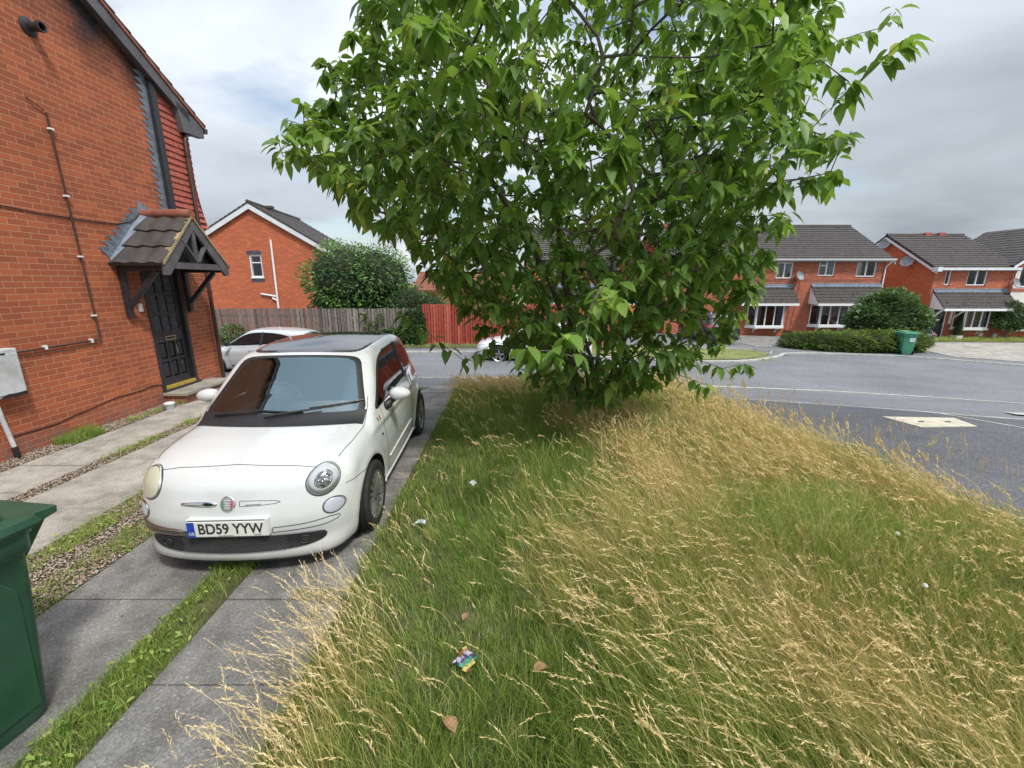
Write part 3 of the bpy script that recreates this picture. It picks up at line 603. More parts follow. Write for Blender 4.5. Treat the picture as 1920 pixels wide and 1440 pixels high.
MB().prism([(.1335, 4.70, .765), (.1335, 5.005, .765), (.1335, 5.0, .81), (.1335, 4.88, .80), (.1335, 4.8, .81), (.1335, 4.74, .785)], (.001, 0, 0)).build('broken_corner', M_plastic, bx)
MB().prism([(.133, 4.70, 1.285), (.133, 4.88, 1.287), (.133, 4.875, 1.265), (.133, 4.75, 1.272)], (.002, 0, 0)).build('broken_corner', M_plastic, bx)
g1 = MB().tube([(.05, 4.72, .76), (.05, 4.74, .5), (.05, 4.775, .16)], .024, 12).build('gas_pipe', M_box, H1, smooth=True, angle=50)
MB().tube([(.05, 4.775, .16), (.05, 4.785, -.02)], .030, 12).build('pipe_sleeve', M_plastic, g1, smooth=True, angle=50)
vt = MB(); vt.lathe([(.001, .002), (.105, .002), (.105, .012), (.075, .03), (.052, .035), (.052, .15), (.062, .15), (.062, .18), (.045, .18), (.045, .06), (.001, .06)], (0, 6.22, 5.22), 'x', 24); vt.build('flue_terminal', M_black, H1, smooth=True, angle=35)
MB().box(.0, .035, 6.995, 7.05, 1.62, 1.75).build('doorbell', M_white, H1, bevel=.006)
# door
fr = MB(); a, b, c, d = hole
fr.box(-.11, .012, a + .002, a + .07, c, d - .002); fr.box(-.11, .012, b - .07, b - .002, c, d - .002); fr.box(-.11, .012, a + .07, b - .07, d - .07, d - .002); fr.box(-.11, .06, a - .03, b + .03, c - .06, c - .001)
fr.build('door_frame', M_black, H1, bevel=.004)
y0, y1, z0, z1 = a + .072, b - .072, c + .012, d - .072; dw = y1 - y0
d_ = MB(); d_.box(-.10, -.075, y0, y1, z0, z1)
cols = [(y0 + .085 + i * (dw - .13) / 3, y0 + .085 + i * (dw - .13) / 3 + (dw - .13) / 3 - .045) for i in range(3)]
rows = [(z0 + .17, z0 + .46), (z0 + .51, z0 + .80), (z0 + 1.00, z0 + 1.28), (z0 + 1.33, z0 + 1.61), (z0 + 1.66, z1 - .07)]
ys_ = [y0] + [t for c_ in cols for t in c_] + [y1]; zs_ = [z0] + [t for c_ in rows for t in c_] + [z1]
for i in range(len(ys_) - 1):
    for j in range(len(zs_) - 1):
        if i % 2 == 1 and j % 2 == 1: continue
        d_.box(-.075, -.045, ys_[i], ys_[i + 1], zs_[j], zs_[j + 1])
dr = d_.build('door', M_door, H1)
pn = MB()
for (ya, yb) in cols:
    for (za, zb) in rows[:2]: pn.add([(-.072, ya + .01, za + .01), (-.072, yb - .01, za + .01), (-.072, yb - .01, zb - .01), (-.072, ya + .01, zb - .01), (-.052, ya + .035, za + .035), (-.052, yb - .035, za + .035), (-.052, yb - .035, zb - .035), (-.052, ya + .035, zb - .035)], [(4, 5, 6, 7), (0, 1, 5, 4), (1, 2, 6, 5), (2, 3, 7, 6), (3, 0, 4, 7)])
pn.build('door_panel', M_door, dr, each=True)
gg = MB()
for (ya, yb) in cols:
    for (za, zb) in rows[2:]: gg.box(-.07, -.06, ya, yb, za, zb)
gg.build('door_glass', M_frost, dr, each=True)
lb = MB(); lz = z0 + .865; ly = (y0 + y1) / 2 + .01
lb.box(-.045, -.036, ly - .12, ly + .12, lz + .022, lz + .035); lb.box(-.045, -.036, ly - .12, ly + .12, lz - .035, lz - .022); lb.box(-.045, -.036, ly - .12, ly - .105, lz - .022, lz + .022); lb.box(-.045, -.036, ly + .105, ly + .12, lz - .022, lz + .022)
l_ = lb.build('letterbox', M_brass, dr); MB().box(-.045, -.041, ly - .105, ly + .105, lz - .022, lz + .022).build('flap', M_plastic, l_)
text_mesh('123', .11, flat('grey_number', (.14, .13, .125), .5), 'house_number', dr, (-.044, y0 + .125, lz - .01), (pi / 2, 0, pi / 2), .002)
sc = MB(); sc.add([(-.0445, cols[2][0] - .012, z0 + .72), (-.0445, cols[2][0] + .0, z0 + .72), (-.0445, cols[2][0] + .01, z0 + .60), (-.0445, cols[2][0] + .004, z0 + .55)], [(0, 1, 2, 3)]); sc.add([(-.0505, cols[2][0] + .055, z0 + .40), (-.0505, cols[2][0] + .07, z0 + .40), (-.0505, cols[2][0] + .085, z0 + .36)], [(0, 1, 2)])
sc.build('chipped_paint', M_box, dr, each=True)
MB().box(-.047, .02, a + .07, b - .07, c + .0, c + .05).build('sill_strip', M_sillyel, dr)
# step
st = MB().box(0.004, .42, 7.12, 8.35, .145, .205); s_ = st.build('doorstep', M_stone, H1, bevel=.01)
MB().box(0.002, .36, 7.16, 8.31, -.03, .144).build('step_bricks', M_brick1, s_)
# porch canopy: ridge runs out from the wall
AY, AZ, HW, EZc, PJ = 7.44, 3.13, .73, 2.40, .80
C = MB(); slo = sqrt(HW ** 2 + (AZ - EZc) ** 2)
for s in (-1, 1):
    v = np.array((0, -s * HW, AZ - EZc)) / slo; o = np.array((0.0 if s < 0 else PJ, AY + s * (HW + .05), EZc - .05))
    tiled(C, o + np.array((0, 0, .02)), (1, 0, 0) if s < 0 else (-1, 0, 0), v, PJ, slo + .07, .345, .035, .028, .26)
cn = C.build('porch_canopy', M_tile, H1)
rg = MB(); rg.tube([(0, AY, AZ + .055), (.40, AY, AZ + .055), (.41, AY, AZ + .055), (PJ + .01, AY, AZ + .055)], [.075, .075, .08, .08], 10); rg.build('ridge_tiles', M_ridge, cn, smooth=True, angle=40)
vg = MB()
for s in (-1, 1):
    n = 12
    for k in range(n):
        t0, t1 = k / n, (k + 1) / n; f = lambda t: (AY + s * (HW + .05) * (1 - t), EZc - .05 + (AZ - EZc + .05) * t)
        (ya, za), (yb, zb) = f(t0), f(t1); h = .045 + random.uniform(-.008, .01); x1_ = PJ + .012 + random.uniform(-.004, .004)
        vg.prism([(PJ - .09, ya, za + .0), (PJ - .09, yb, zb + .0), (PJ - .09, yb, zb + h), (PJ - .09, ya, za + h)], (x1_ - PJ + .09, 0, 0))
vg.build('verge_mortar', M_verge, cn)
tr = MB()
for s in (-1, 1):
    tr.prism([(PJ - .05, AY, AZ - .02), (PJ - .05, AY + s * (HW + .04), EZc - .06), (PJ - .05, AY + s * (HW + .04), EZc - .20), (PJ - .05, AY + s * (HW - .06), EZc - .20), (PJ - .05, AY, AZ - .19)], (.045, 0, 0))
tr.box(PJ - .048, PJ - .012, AY - HW + .08, AY + HW - .08, EZc - .10, EZc + .0)
tr.box(PJ - .046, PJ - .016, AY - .035, AY + .035, EZc, AZ - .17)
for s in (-1, 1): tr.beam((PJ - .031, AY + s * .02, EZc + .02), (PJ - .031, AY + s * .30, EZc + .36), .028, .07, up=(1, 0, 0))
tr.build('truss', M_greywood, cn)
MB().add([(PJ - .12, AY, AZ - .05), (PJ - .12, AY + HW - .02, EZc - .02), (PJ - .12, AY - HW + .02, EZc - .02)], [(0, 1, 2)]).build('truss_back', M_black, cn)
bm = MB()
for s in (-1, 1):
    yb = AY + s * (HW - .07); bm.box(.005, PJ - .05, yb - .04, yb + .04, EZc - .14, EZc - .05); bm.box(.002, .075, yb - .04, yb + .04, 1.55, EZc - .14)
    bm.beam((.07, yb, 1.72), (PJ - .22, yb, EZc - .14), .065, .07, up=(0, 1, 0))
bm.box(.005, PJ - .06, AY - HW + .0, AY + HW - .0, EZc - .05, EZc - .035)
bm.build('canopy_bracket', M_black, cn, bevel=.004)
lf = MB()
for s in (-1, 1):
    n = 8
    for k in range(n):
        t = k / n; ya = AY + s * (HW + .03) * (1 - t); za = EZc + (AZ - EZc) * t + .03
        dy = -s * (HW + .03) / n; dz = (AZ - EZc) / n
        lf.add([(.006, ya, za), (.006, ya + dy, za + dz), (.012, ya + dy + s * .06, za + dz + .10), (.006, ya + s * .17, za + .17), (.010, ya + s * .05, za + .05)], [(0, 1, 2, 3, 4)])
    e0 = (AY + s * (HW + .05), EZc - .01); e1 = (AY, AZ + .07)
    lf.add([(.003, e0[0], e0[1] + .04), (.003, e1[0], e1[1] + .04), (.15, e1[0], e1[1] - .005), (.15, e0[0], e0[1] - .0), ], [(0, 1, 2, 3)])
lf.add([(.012, AY - .12, AZ + .05), (.012, AY - .06, AZ + .26), (.012, AY + .16, AZ + .16), (.012, AY + .14, AZ + .05)], [(0, 1, 2, 3)])
lf.build('lead_flashing', M_lead, cn)
# dark gradient under the verge, fading down the wall
def mdarkmark():
    m = bpy.data.materials.new('dark_gradient'); m.use_nodes = True; N = m.node_tree.nodes; L = m.node_tree.links; B = N['Principled BSDF']
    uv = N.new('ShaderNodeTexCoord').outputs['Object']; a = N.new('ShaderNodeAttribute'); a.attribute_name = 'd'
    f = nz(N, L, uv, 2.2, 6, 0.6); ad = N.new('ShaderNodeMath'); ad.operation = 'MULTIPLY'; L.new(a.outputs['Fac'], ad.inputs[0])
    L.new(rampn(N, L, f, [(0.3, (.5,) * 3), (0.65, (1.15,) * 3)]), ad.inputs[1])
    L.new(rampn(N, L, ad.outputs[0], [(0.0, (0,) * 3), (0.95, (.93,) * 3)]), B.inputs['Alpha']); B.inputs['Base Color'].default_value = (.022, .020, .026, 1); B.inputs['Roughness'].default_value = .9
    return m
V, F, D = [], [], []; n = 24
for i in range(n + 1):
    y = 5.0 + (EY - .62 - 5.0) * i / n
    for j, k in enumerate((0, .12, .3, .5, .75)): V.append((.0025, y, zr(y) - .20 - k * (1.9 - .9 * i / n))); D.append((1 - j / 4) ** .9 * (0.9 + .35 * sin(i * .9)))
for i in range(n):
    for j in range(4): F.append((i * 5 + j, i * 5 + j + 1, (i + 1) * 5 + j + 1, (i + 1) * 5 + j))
np_mesh('dark_mark', V, F, mdarkmark(), H1, vattr={'d': D})

# ---------------- brick house behind the fence ----------------
H2 = thing('brick_house', 'red brick gable end with one small window and white soil pipe behind the grey fence', 'house', (-14.55, 25, -.75), 0.08)
hw, ez, rz2 = 4.15, 4.55, 7.05
mb = MB(); hl = (-.42, .27, 3.05, 4.33)
xs = [-hw, hl[0], hl[1], 0.28, hw]; top = lambda x: rz2 - .06 - (rz2 - ez) * abs(x) / hw
xs = sorted({-hw, hl[0], 0.0, hl[1], hw})
for a, b in zip(xs[:-1], xs[1:]):
    segs = [(-.5, hl[2]), (hl[3], None)] if (a >= hl[0] and b <= hl[1]) else [(-.5, None)]
    for lo, hi in segs: mb.quad((a, 0, lo), (b, 0, lo), (b, 0, hi if hi else top(b)), (a, 0, hi if hi else top(a)))
a, b, c, d = hl
for q in (((a, 0, c), (a, .12, c), (a, .12, d), (a, 0, d)), ((b, 0, c), (b, 0, d), (b, .12, d), (b, .12, c)), ((a, 0, d), (a, .12, d), (b, .12, d), (b, 0, d))): mb.quad(*q)
mb.quad((hw, 0, -.5), (hw, 7, -.5), (hw, 7, ez), (hw, 0, ez)); mb.quad((-hw, 0, -.5), (-hw, 0, ez), (-hw, 7, ez), (-hw, 7, -.5)); mb.build('wall', M_brick2, H2)
wf = window(H2, hl[0] + .01, hl[1] - .01, hl[2] + .05, hl[3] - .01, .05, 1, True, curtain=False, sill=False, fr=.07)
MB().box(hl[0] - .02, hl[1] + .02, -.03, .06, hl[2] - .02, hl[2] + .05).build('sill', M_white, wf)
MB().box(-.03, .2, .12, .2, 3.12, 3.3).build('windowsill_items', M_curtain, wf)
bb = MB(); bb.box(hl[0] - .08, hl[1] + .02, -.004, .004, hl[3], hl[3] + .225); bb.box(hl[0] + .0, hl[1] + .03, -.004, .004, hl[2] - .24, hl[2] - .022); bb.build('blue_brick_trim', M_bluebrick, H2, each=True)
rr = MB(); L2 = sqrt(hw ** 2 + (rz2 - ez) ** 2); k = 1.07
for s in (1, -1):
    v = np.array((-s * hw, 0, rz2 - ez)) / L2; e = np.array((s * hw, -.18 if s > 0 else 6.8, ez)) - v * L2 * (k - 1)
    tiled(rr, e + (0, 0, .06), (0, 1 if s > 0 else -1, 0), v, 6.98, L2 * k, .3, .035)
e1 = (hw * k, ez - (rz2 - ez) * (k - 1)); rr.prism([(e1[0], -.17, e1[1]), (e1[0], -.17, e1[1] + .06), (0, -.17, rz2 + .06), (-e1[0], -.17, e1[1] + .06), (-e1[0], -.17, e1[1]), (0, -.17, rz2 - .03)], (0, 6.96, 0))
r2 = rr.build('roof', M_tile2, H2)
bg_ = MB()
for s in (1, -1): bg_.prism([(0, -.14, rz2 - .035), (s * e1[0], -.14, e1[1] - .005), (s * e1[0], -.14, e1[1] - .26), (0, -.14, rz2 - .30)], (0, -.03, 0))
bg_.build('bargeboard', M_whitewood, r2)
MB().box(-.9, .5, 1.6, 1.9, rz2 + .0, rz2 + .15).build('ridge_vent', M_tile, r2)
MB().tube([(0, -.17, rz2 + .08), (0, 6.8, rz2 + .08)], .11, 8).build('ridge_tiles', M_tile2, r2)
wp = MB(); wp.tube([(.93, -.08, 5.15), (.87, -.08, -.4)], .055, 10); wp.tube([(.02, -.07, 2.16), (.9, -.07, 2.0)], .05, 8); wp.tube([(.62, -.07, 1.92), (.88, -.07, 1.78)], .05, 8); wp.build('soil_pipe', M_white, H2, smooth=True, angle=50, each=True)
MB().box(3.2, 3.5, -.06, .0, 4.55, 4.65).build('wall_vent', M_black, H2)

# ---------------- terrace of houses on the right ----------------
HA = thing('terraced_house', 'long red brick house with two white bay windows beyond the tree', 'house', (10, 28, -1.65))
W2 = [(9.67, 10.72, 4.10, 5.08), (12.12, 13.38, 4.05, 5.08), (6.98, 8.03, 3.95, 4.95), (3.1, 4.3, 4.0, 5.0)]
mb = MB(); wallrect(mb, 0, 14, -.4, 5.25, W2); mb.quad((14, 0, -.4), (14, 8, -.4), (14, 8, 5.25), (14, 0, 5.25)); mb.quad((0, 0, -.4), (0, 0, 5.25), (0, 8, 5.25), (0, 8, -.4)); mb.add([(14, 0, 5.25), (14, 8, 5.25), (14, 4, 7.55)], [(0, 1, 2)]); mb.add([(0, 0, 5.25), (0, 4, 7.55), (0, 8, 5.25)], [(0, 1, 2)]); mb.build('wall', M_brick3, HA)
for i, w_ in enumerate(W2): window(HA, *w_, .05, 2, i == 0)
mb = MB(); mb.box(0, 14, -.012, 0, 3.78, 3.80); mb.box(0, 14, -.012, 0, 3.86, 3.875)
mb.build('string_course', M_bluebrick, HA, each=True)
gable_roof(HA, -.2, 14.25, 0, 5.22, 7.55, 4, over=.3)
MB().box(-.2, 14.2, -.36, -.28, 5.0, 5.14).box(-.2, 14.2, -.28, 0, 5.0, 5.02).build('fascia', M_whitewood, HA)
MB().prism([(-.2, -.47, 5.15), (-.2, -.365, 5.15), (-.2, -.38, 5.07), (-.2, -.45, 5.07)], (14.4, 0, 0)).build('gutter', M_white, HA)
MB().tube([(14.1, -.4, 5.08), (14.0, -.3, 4.95), (13.9, -.06, 4.65), (13.9, -.06, 0)], .04, 8).build('downpipe', M_white, HA)
barge(HA, 14.22, 0, 4, 5.22, 7.55, .3, .03, .2, M_whitewood)
for cx_ in (7.8, .8): 
    ch = MB().box(cx_ - .35, cx_ + .35, 3.75, 4.25, 7.3, 7.78); ch.build('chimney', M_brick3, HA); 
leanto(HA, 9.33, 13.85, 3.50, 2.42, .95); leanto(HA, 4.4, 8.2, 3.45, 2.42, .85)
bay(HA, 9.57, 12.1, .98, 2.30, .45, .38); bay(HA, 5.46, 7.9, .92, 2.28, .45, .35)
dd = MB().box(12.45, 13.35, -.02, .04, .05, 2.1); do = dd.build('door', M_white, HA); MB().box(12.62, 12.82, -.03, -.021, .9, 1.9).box(12.95, 13.15, -.03, -.021, .9, 1.9).build('door_glass', M_darkglass, do, each=True)
MB().beam((12.35, -.02, 1.75), (12.35, -.7, 2.32), .06, .06).beam((13.6, -.02, 1.75), (13.6, -.7, 2.32), .06, .06).build('canopy_bracket', M_white, HA, each=True)
dish(HA, 8.35, -.33, 4.12, .30, .35); MB().tube([(8.2, -.01, 4.05), (8.16, -.01, 2.5), (8.05, -.01, .2)], .012, 5).tube([(8.6, -.01, 3.9), (8.5, -.01, 2.2), (8.35, -.01, .1)], .010, 5).build('dish_cable', M_black, HA, each=True)
mb = MB().box(8.0, 8.5, -.12, 0, .25, .62); mb.build('meter_box', M_brown, HA)

HB = thing('terraced_house', 'orange brick end house with white bargeboards and dark front door at the right', 'house', (27.2, 28, -1.7))
W3 = [(.72, 1.08, 3.58, 4.65), (2.15, 3.42, 3.55, 4.62)]
mb = MB(); wallrect(mb, 0, 5.2, -.4, 4.75, W3); mb.build('wall', M_brick3, HB)
mb = MB(); mb.quad((0, 0, -.4), (0, 0, 4.75), (0, 8, 4.75), (0, 8, -.4)); mb.add([(0, 0, 4.75), (0, 4, 7.0), (0, 8, 4.75)], [(0, 1, 2)]); mb.quad((5.2, 8, -.4), (0, 8, -.4), (0, 8, 4.75), (5.2, 8, 4.75)); mb.build('gable_wall', M_brick2, HB)
window(HB, *W3[0], .05, 1, curtain=False); window(HB, *W3[1], .05, 2)
gable_roof(HB, -.22, 5.3, 0, 4.72, 7.0, 4, over=.32); barge(HB, -.22, 0, 4, 4.72, 7.0, .32, .03, .24, M_whitewood)
MB().box(-.2, 5.1, -.38, -.30, 4.5, 4.66).box(-.2, 5.1, -.30, 0, 4.5, 4.52).build('fascia', M_whitewood, HB)
MB().box(-.26, .02, -.42, -.02, 4.42, 4.70).build('eave_box', M_whitewood, HB)
for cx_ in (2.6, 3.6): MB().box(cx_ - .22, cx_ + .22, 3.8, 4.2, 6.95, 7.2).build('ridge_vent', M_redtile, HB)
leanto(HB, .12, 4.95, 3.2, 2.15, 1.0)
bay(HB, 1.85, 4.1, .85, 2.05, .42, .35)
MB().box(.38, 1.32, -.03, .05, .12, 2.1).build('door_frame', M_white, HB); dd = MB().box(.46, 1.24, -.045, -.031, .2, 2.03).build('door', flat('dark_grey_door', (.02, .026, .036), .4), HB)
MB().box(.58, .76, -.055, -.046, 1.1, 1.9).box(.92, 1.12, -.055, -.046, 1.1, 1.9).build('door_glass', M_darkglass, dd, each=True); MB().box(1.14, 1.18, -.09, -.046, 1.0, 1.14).build('handle', M_dish, dd)
MB().box(.28, 1.42, -.45, 0, -.1, .10).build('doorstep', M_verge, HB); MB().box(.3, 1.4, -.12, -.03, .10, .19).build('door_sill', M_white, HB)
bk = MB()
for x in (.2, 1.62, 4.35): bk.box(x - .05, x + .05, -.09, 0, 1.1, 2.05); bk.beam((x, -.06, 1.35), (x, -.85, 2.05), .07, .08)
bk.build('canopy_bracket', M_white, HB, each=True)
dish(HB, -.35, 1.8, 5.15, .36, -1.0); dish(HB, -.35, 3.9, 6.45, .34, -1.1)
MB().box(3.75, 4.0, -.1, 0, .28, .5).box(4.7, 4.95, -.1, 0, .2, .45).build('meter_box', M_whitewood, HB, each=True)

HC = thing('terraced_house', 'cream rendered house with brick quoins at the right edge of the photo', 'house', (32.15, 28, -1.75))
W4 = [(.55, 1.9, 3.5, 4.7)]
mb = MB(); wallrect(mb, 0, 7, -.4, 5.0, W4); mb.add([(0, 0, 5.0), (7, 0, 5.0), (3.5, 0, 7.4)], [(0, 1, 2)]); mb.quad((0, 0, -.4), (0, 0, 5.0), (0, 8, 5), (0, 8, -.4)); mb.build('wall', M_render, HC)
window(HC, *W4[0], .05, 2)
qn = MB()
for i in range(9): qn.box(-.01, .30 if i % 2 else .16, -.02, -.001, 2.3 + i * .3, 2.3 + i * .3 + .296)
qn.box(.35, 2.1, -.02, -.001, 3.2, 3.42); qn.box(.42, 2.03, -.02, -.001, 4.72, 4.95); qn.build('brick_quoins', M_brick3, HC)
lw = MB().box(-.02, 7, -.03, -.001, -.4, 2.25); lw.build('brick_plinth', M_brick3, HC)
rc = MB(); L3 = sqrt(3.5 ** 2 + 2.4 ** 2)
for s, xx in ((-1, -.28), (1, 7.28)):
    v = np.array((-s * 3.5, 0, 2.4)) / L3; o = (xx, -.25 if s > 0 else 5.5, 5.0 - .19)
    tiled(rc, (o[0], o[1], o[2] + .06), (0, 1, 0) if s > 0 else (0, -1, 0), v, 5.75, L3 * 1.08, .3, .035)
rc.prism([(-.28, -.24, 4.80), (-.28, -.24, 4.86), (3.5, -.24, 7.46), (7.28, -.24, 4.86), (7.28, -.24, 4.80), (3.5, -.24, 7.38)], (0, 5.7, 0))
rC = rc.build('roof', M_tile2, HC)
MB().prism([(-.28, -.26, 4.80), (3.5, -.26, 7.40), (3.5, -.26, 7.2), (-.28, -.26, 4.62)], (0, -.03, 0)).build('bargeboard', M_whitewood, rC)
bay(HC, .35, 2.6, .85, 2.1, .42, .35)
dish(HC, .10, -.35, 3.75, .33, .3)

HD = thing('terraced_house', 'brick house with white porch mostly hidden behind the leafy tree', 'house', (1.2, 28.6, -1.3))
W5 = [(1.0, 2.2, 3.6, 4.7), (4.6, 5.8, 3.6, 4.7)]
mb = MB(); wallrect(mb, 0, 7.6, -.4, 4.9, W5); mb.quad((7.6, 0, -.4), (7.6, 8, -.4), (7.6, 8, 4.9), (7.6, 0, 4.9)); mb.quad((0, 0, -.4), (0, 0, 4.9), (0, 8, 4.9), (0, 8, -.4)); mb.add([(7.6, 0, 4.9), (7.6, 8, 4.9), (7.6, 4, 7.1)], [(0, 1, 2)]); mb.build('wall', M_brick2, HD)
for w_ in W5: window(HD, *w_, .05, 2)
gable_roof(HD, -.2, 7.8, 0, 4.87, 7.1, 4, over=.3); leanto(HD, .6, 6.9, 3.1, 2.1, .9); bay(HD, 1.0, 3.2, .8, 1.95)
MB().box(4.6, 5.5, -.02, .04, .05, 2.05).build('door', M_white, HD)
HE = thing('bungalow', 'low roof of a distant house peeping over the red fence', 'house', (-9, 40, -1.2))
mb = MB(); wallrect(mb, 0, 9, -.4, 2.6, []); mb.build('wall', M_brick2, HE); gable_roof(HE, -.2, 9.2, 0, 2.6, 4.1, 3.5, over=.3, mat=M_ridge)

# ---------------- fences ----------------
M_palegrey = mattr('grey_pale', [(0.0, (.10, .08, .07)), (0.5, (.21, .175, .16)), (1.0, (.34, .30, .275))], .85, noise=7)
M_palered = mattr('red_pale', [(0.0, (.26, .045, .03)), (0.5, (.42, .085, .055)), (1.0, (.60, .17, .11))], .75, noise=7)
def fence(name, label, x0, x1, y, zg, zt, pitch, pw, mat, group=None, rails=(.35, .95, 1.45), lean=0.0, double=False):
    t = thing(name, label, 'fence', ((x0 + x1) / 2, y, zg), 0, group); h = zt - zg; mb = MB(); n = int((x1 - x0) / pitch); hx = (x1 - x0) / 2
    for i in range(n):
        x = -hx + i * pitch + random.uniform(-.006, .006); hh = h + random.uniform(-.02, .02); l = random.uniform(-.012, .012) + lean; yo = random.uniform(-.003, .003)
        mb.add([(x, yo, .03), (x + pw, yo, .03), (x + pw + l, yo, hh), (x + l, yo, hh), (x, yo + .018, .03), (x + pw, yo + .018, .03), (x + pw + l, yo + .018, hh), (x + l, yo + .018, hh)], [(0, 1, 2, 3), (7, 6, 5, 4), (0, 4, 5, 1), (1, 5, 6, 2), (2, 6, 7, 3), (3, 7, 4, 0)])
        if double: mb.box(x + pitch * .5, x + pitch * .5 + pw, .07, .085, .03, h - .05)
    pal = mb.build('pales', mat, t); kk = 12 if double else 6; at = pal.data.attributes.new('v', 'FLOAT', 'FACE'); npl = len(pal.data.polygons); tn = np.random.default_rng(5).normal(.5, .2, npl // kk + 2); at.data.foreach_set('value', np.repeat(tn, kk)[:npl].astype(np.float32)); r = MB()
    for z in rails: r.box(-hx, hx, .019, .065, z, z + .085)
    r.build('rails', mat, t)
    k = -hx
    while k <= hx + .01: MB().box(k - .05, k + .05, .066, .16, 0, h - .05).build('post', mat, t); k += 1.83
    return t
fence('picket_fence', 'weathered grey close-picket fence running behind the silver-white hatchback', -15, -4.05, 18.85, -.72, .95, .137, .108, M_palegrey, rails=(.3, 1.3))
fence('picket_fence', 'red stained picket fence with double slats beside the ivy', -3.98, 4.5, 18.95, -.75, 1.13, .118, .090, M_palered, rails=(.5, 1.05, 1.5), double=True)

# ---------------- wheelie bins ----------------
def bin_(name, label, loc, rz, mat, lab=False):
    t = thing(name, label, 'wheelie bin', loc, rz); mb = MB()
    b0, b1 = (.225, .27), (.285, .355)
    def ring(hx, hy, z, r=.05, yo=0):
        P = []
        for sx, sy, a0 in ((1, 1, 0), (-1, 1, 90), (-1, -1, 180), (1, -1, 270)):
            for k in range(4): a = radians(a0 + 30 * k); P.append((sx * (hx - r) + r * cos(a), sy * (hy - r) + r * sin(a) + yo, z))
        return P
    lv = [(.215, .26, .0), (.225, .27, .04), (.245, .30, .4), (.262, .322, .72), (.268, .33, .86), (.285, .348, .88), (.287, .352, .955), (.296, .36, .96), (.296, .36, .99)]
    V = [p for (a, b, z) in lv for p in ring(a, b, z)]; n = 16; F = [(i * n + k, i * n + (k + 1) % n, (i + 1) * n + (k + 1) % n, (i + 1) * n + k) for i in range(len(lv) - 1) for k in range(n)]
    F.append(tuple(range(n - 1, -1, -1))); mb.add(V, F); b = mb.build('bin_body', mat, t, smooth=True, angle=40)
    # raised side panels
    for sx in (-1, 1):
        q = MB(); P = [(-.20, .10), (.22, .10), (.24, .70), (.19, .78), (-.17, .78), (-.22, .70)]
        X = lambda z: sx * (.2275 + .045 * z / .9 + .008)
        q.add([(X(z), y, z) for y, z in P] + [(X(z) - sx * .02, y * 1.07, z + (z - .42) * .07) for y, z in P], [tuple(range(6)) if sx > 0 else tuple(range(5, -1, -1))] + [(i, (i + 1) % 6, 6 + (i + 1) % 6, 6 + i) for i in range(6)]); q.build('side_panel', mat, b, bevel=.006)
    ld = MB(); lv2 = [(.31, .38, .985), (.315, .385, 1.0), (.305, .375, 1.03), (.24, .31, 1.04), (.225, .295, 1.085), (.19, .26, 1.09), (.17, .24, 1.055), (.02, .03, 1.05)]
    V = [p for (a, b_, z) in lv2 for p in ring(a, b_, z, .04)]; F = [(i * n + k, i * n + (k + 1) % n, (i + 1) * n + (k + 1) % n, (i + 1) * n + k) for i in range(len(lv2) - 1) for k in range(n)]
    F.append(tuple((len(lv2) - 1) * n + k for k in range(n))); F.append(tuple(range(n - 1, -1, -1))); ld.add(V, F); l = ld.build('lid', mat, t, smooth=True, angle=30)
    MB().box(-.285, .285, -.36, -.30, 1.0, 1.05).build('lid_hinge', mat, l, bevel=.01)
    hd = MB(); hd.prism([(-.26, .345, .96), (-.26, .47, .985), (-.26, .475, 1.02), (-.26, .36, 1.03)], (.52, 0, 0)); hd.build('lid_lip', mat, l, bevel=.006)
    br = MB()
    for x in (-.2, 0, .2): br.prism([(x, .33, .80), (x, .33, .95), (x, .45, .965)], (.012, 0, 0))
    br.build('handle_rib', mat, b, each=True)
    for sx in (-1, 1):
        MB().lathe([(.001, -.02), (.09, -.02), (.1, -.012), (.1, .012), (.09, .02), (.001, .02)], (sx * .24, -.25, .1), 'x', 20).build('wheel', M_rubber, t, smooth=True, angle=40)
    if lab:
        q = MB().box(-.02, .19, -.3405, -.338, .62, .79); lb_ = q.build('number_label', M_label, t)
        text_mesh('124', .13, M_ink, 'number', lb_, (.085, -.342, .70), (pi / 2, 0, 0), .001)
    return t
bin_('wheelie_bin', 'dark green wheelie bin cut off at the left edge beside the concrete drive', (-2.56, 1.44, .016), radians(-8), M_bin1)
bin_('wheelie_bin', 'bright green wheelie bin with white number label standing by the low hedge', (18.85, 20.1, -1.28), radians(-14), M_bin2, True)
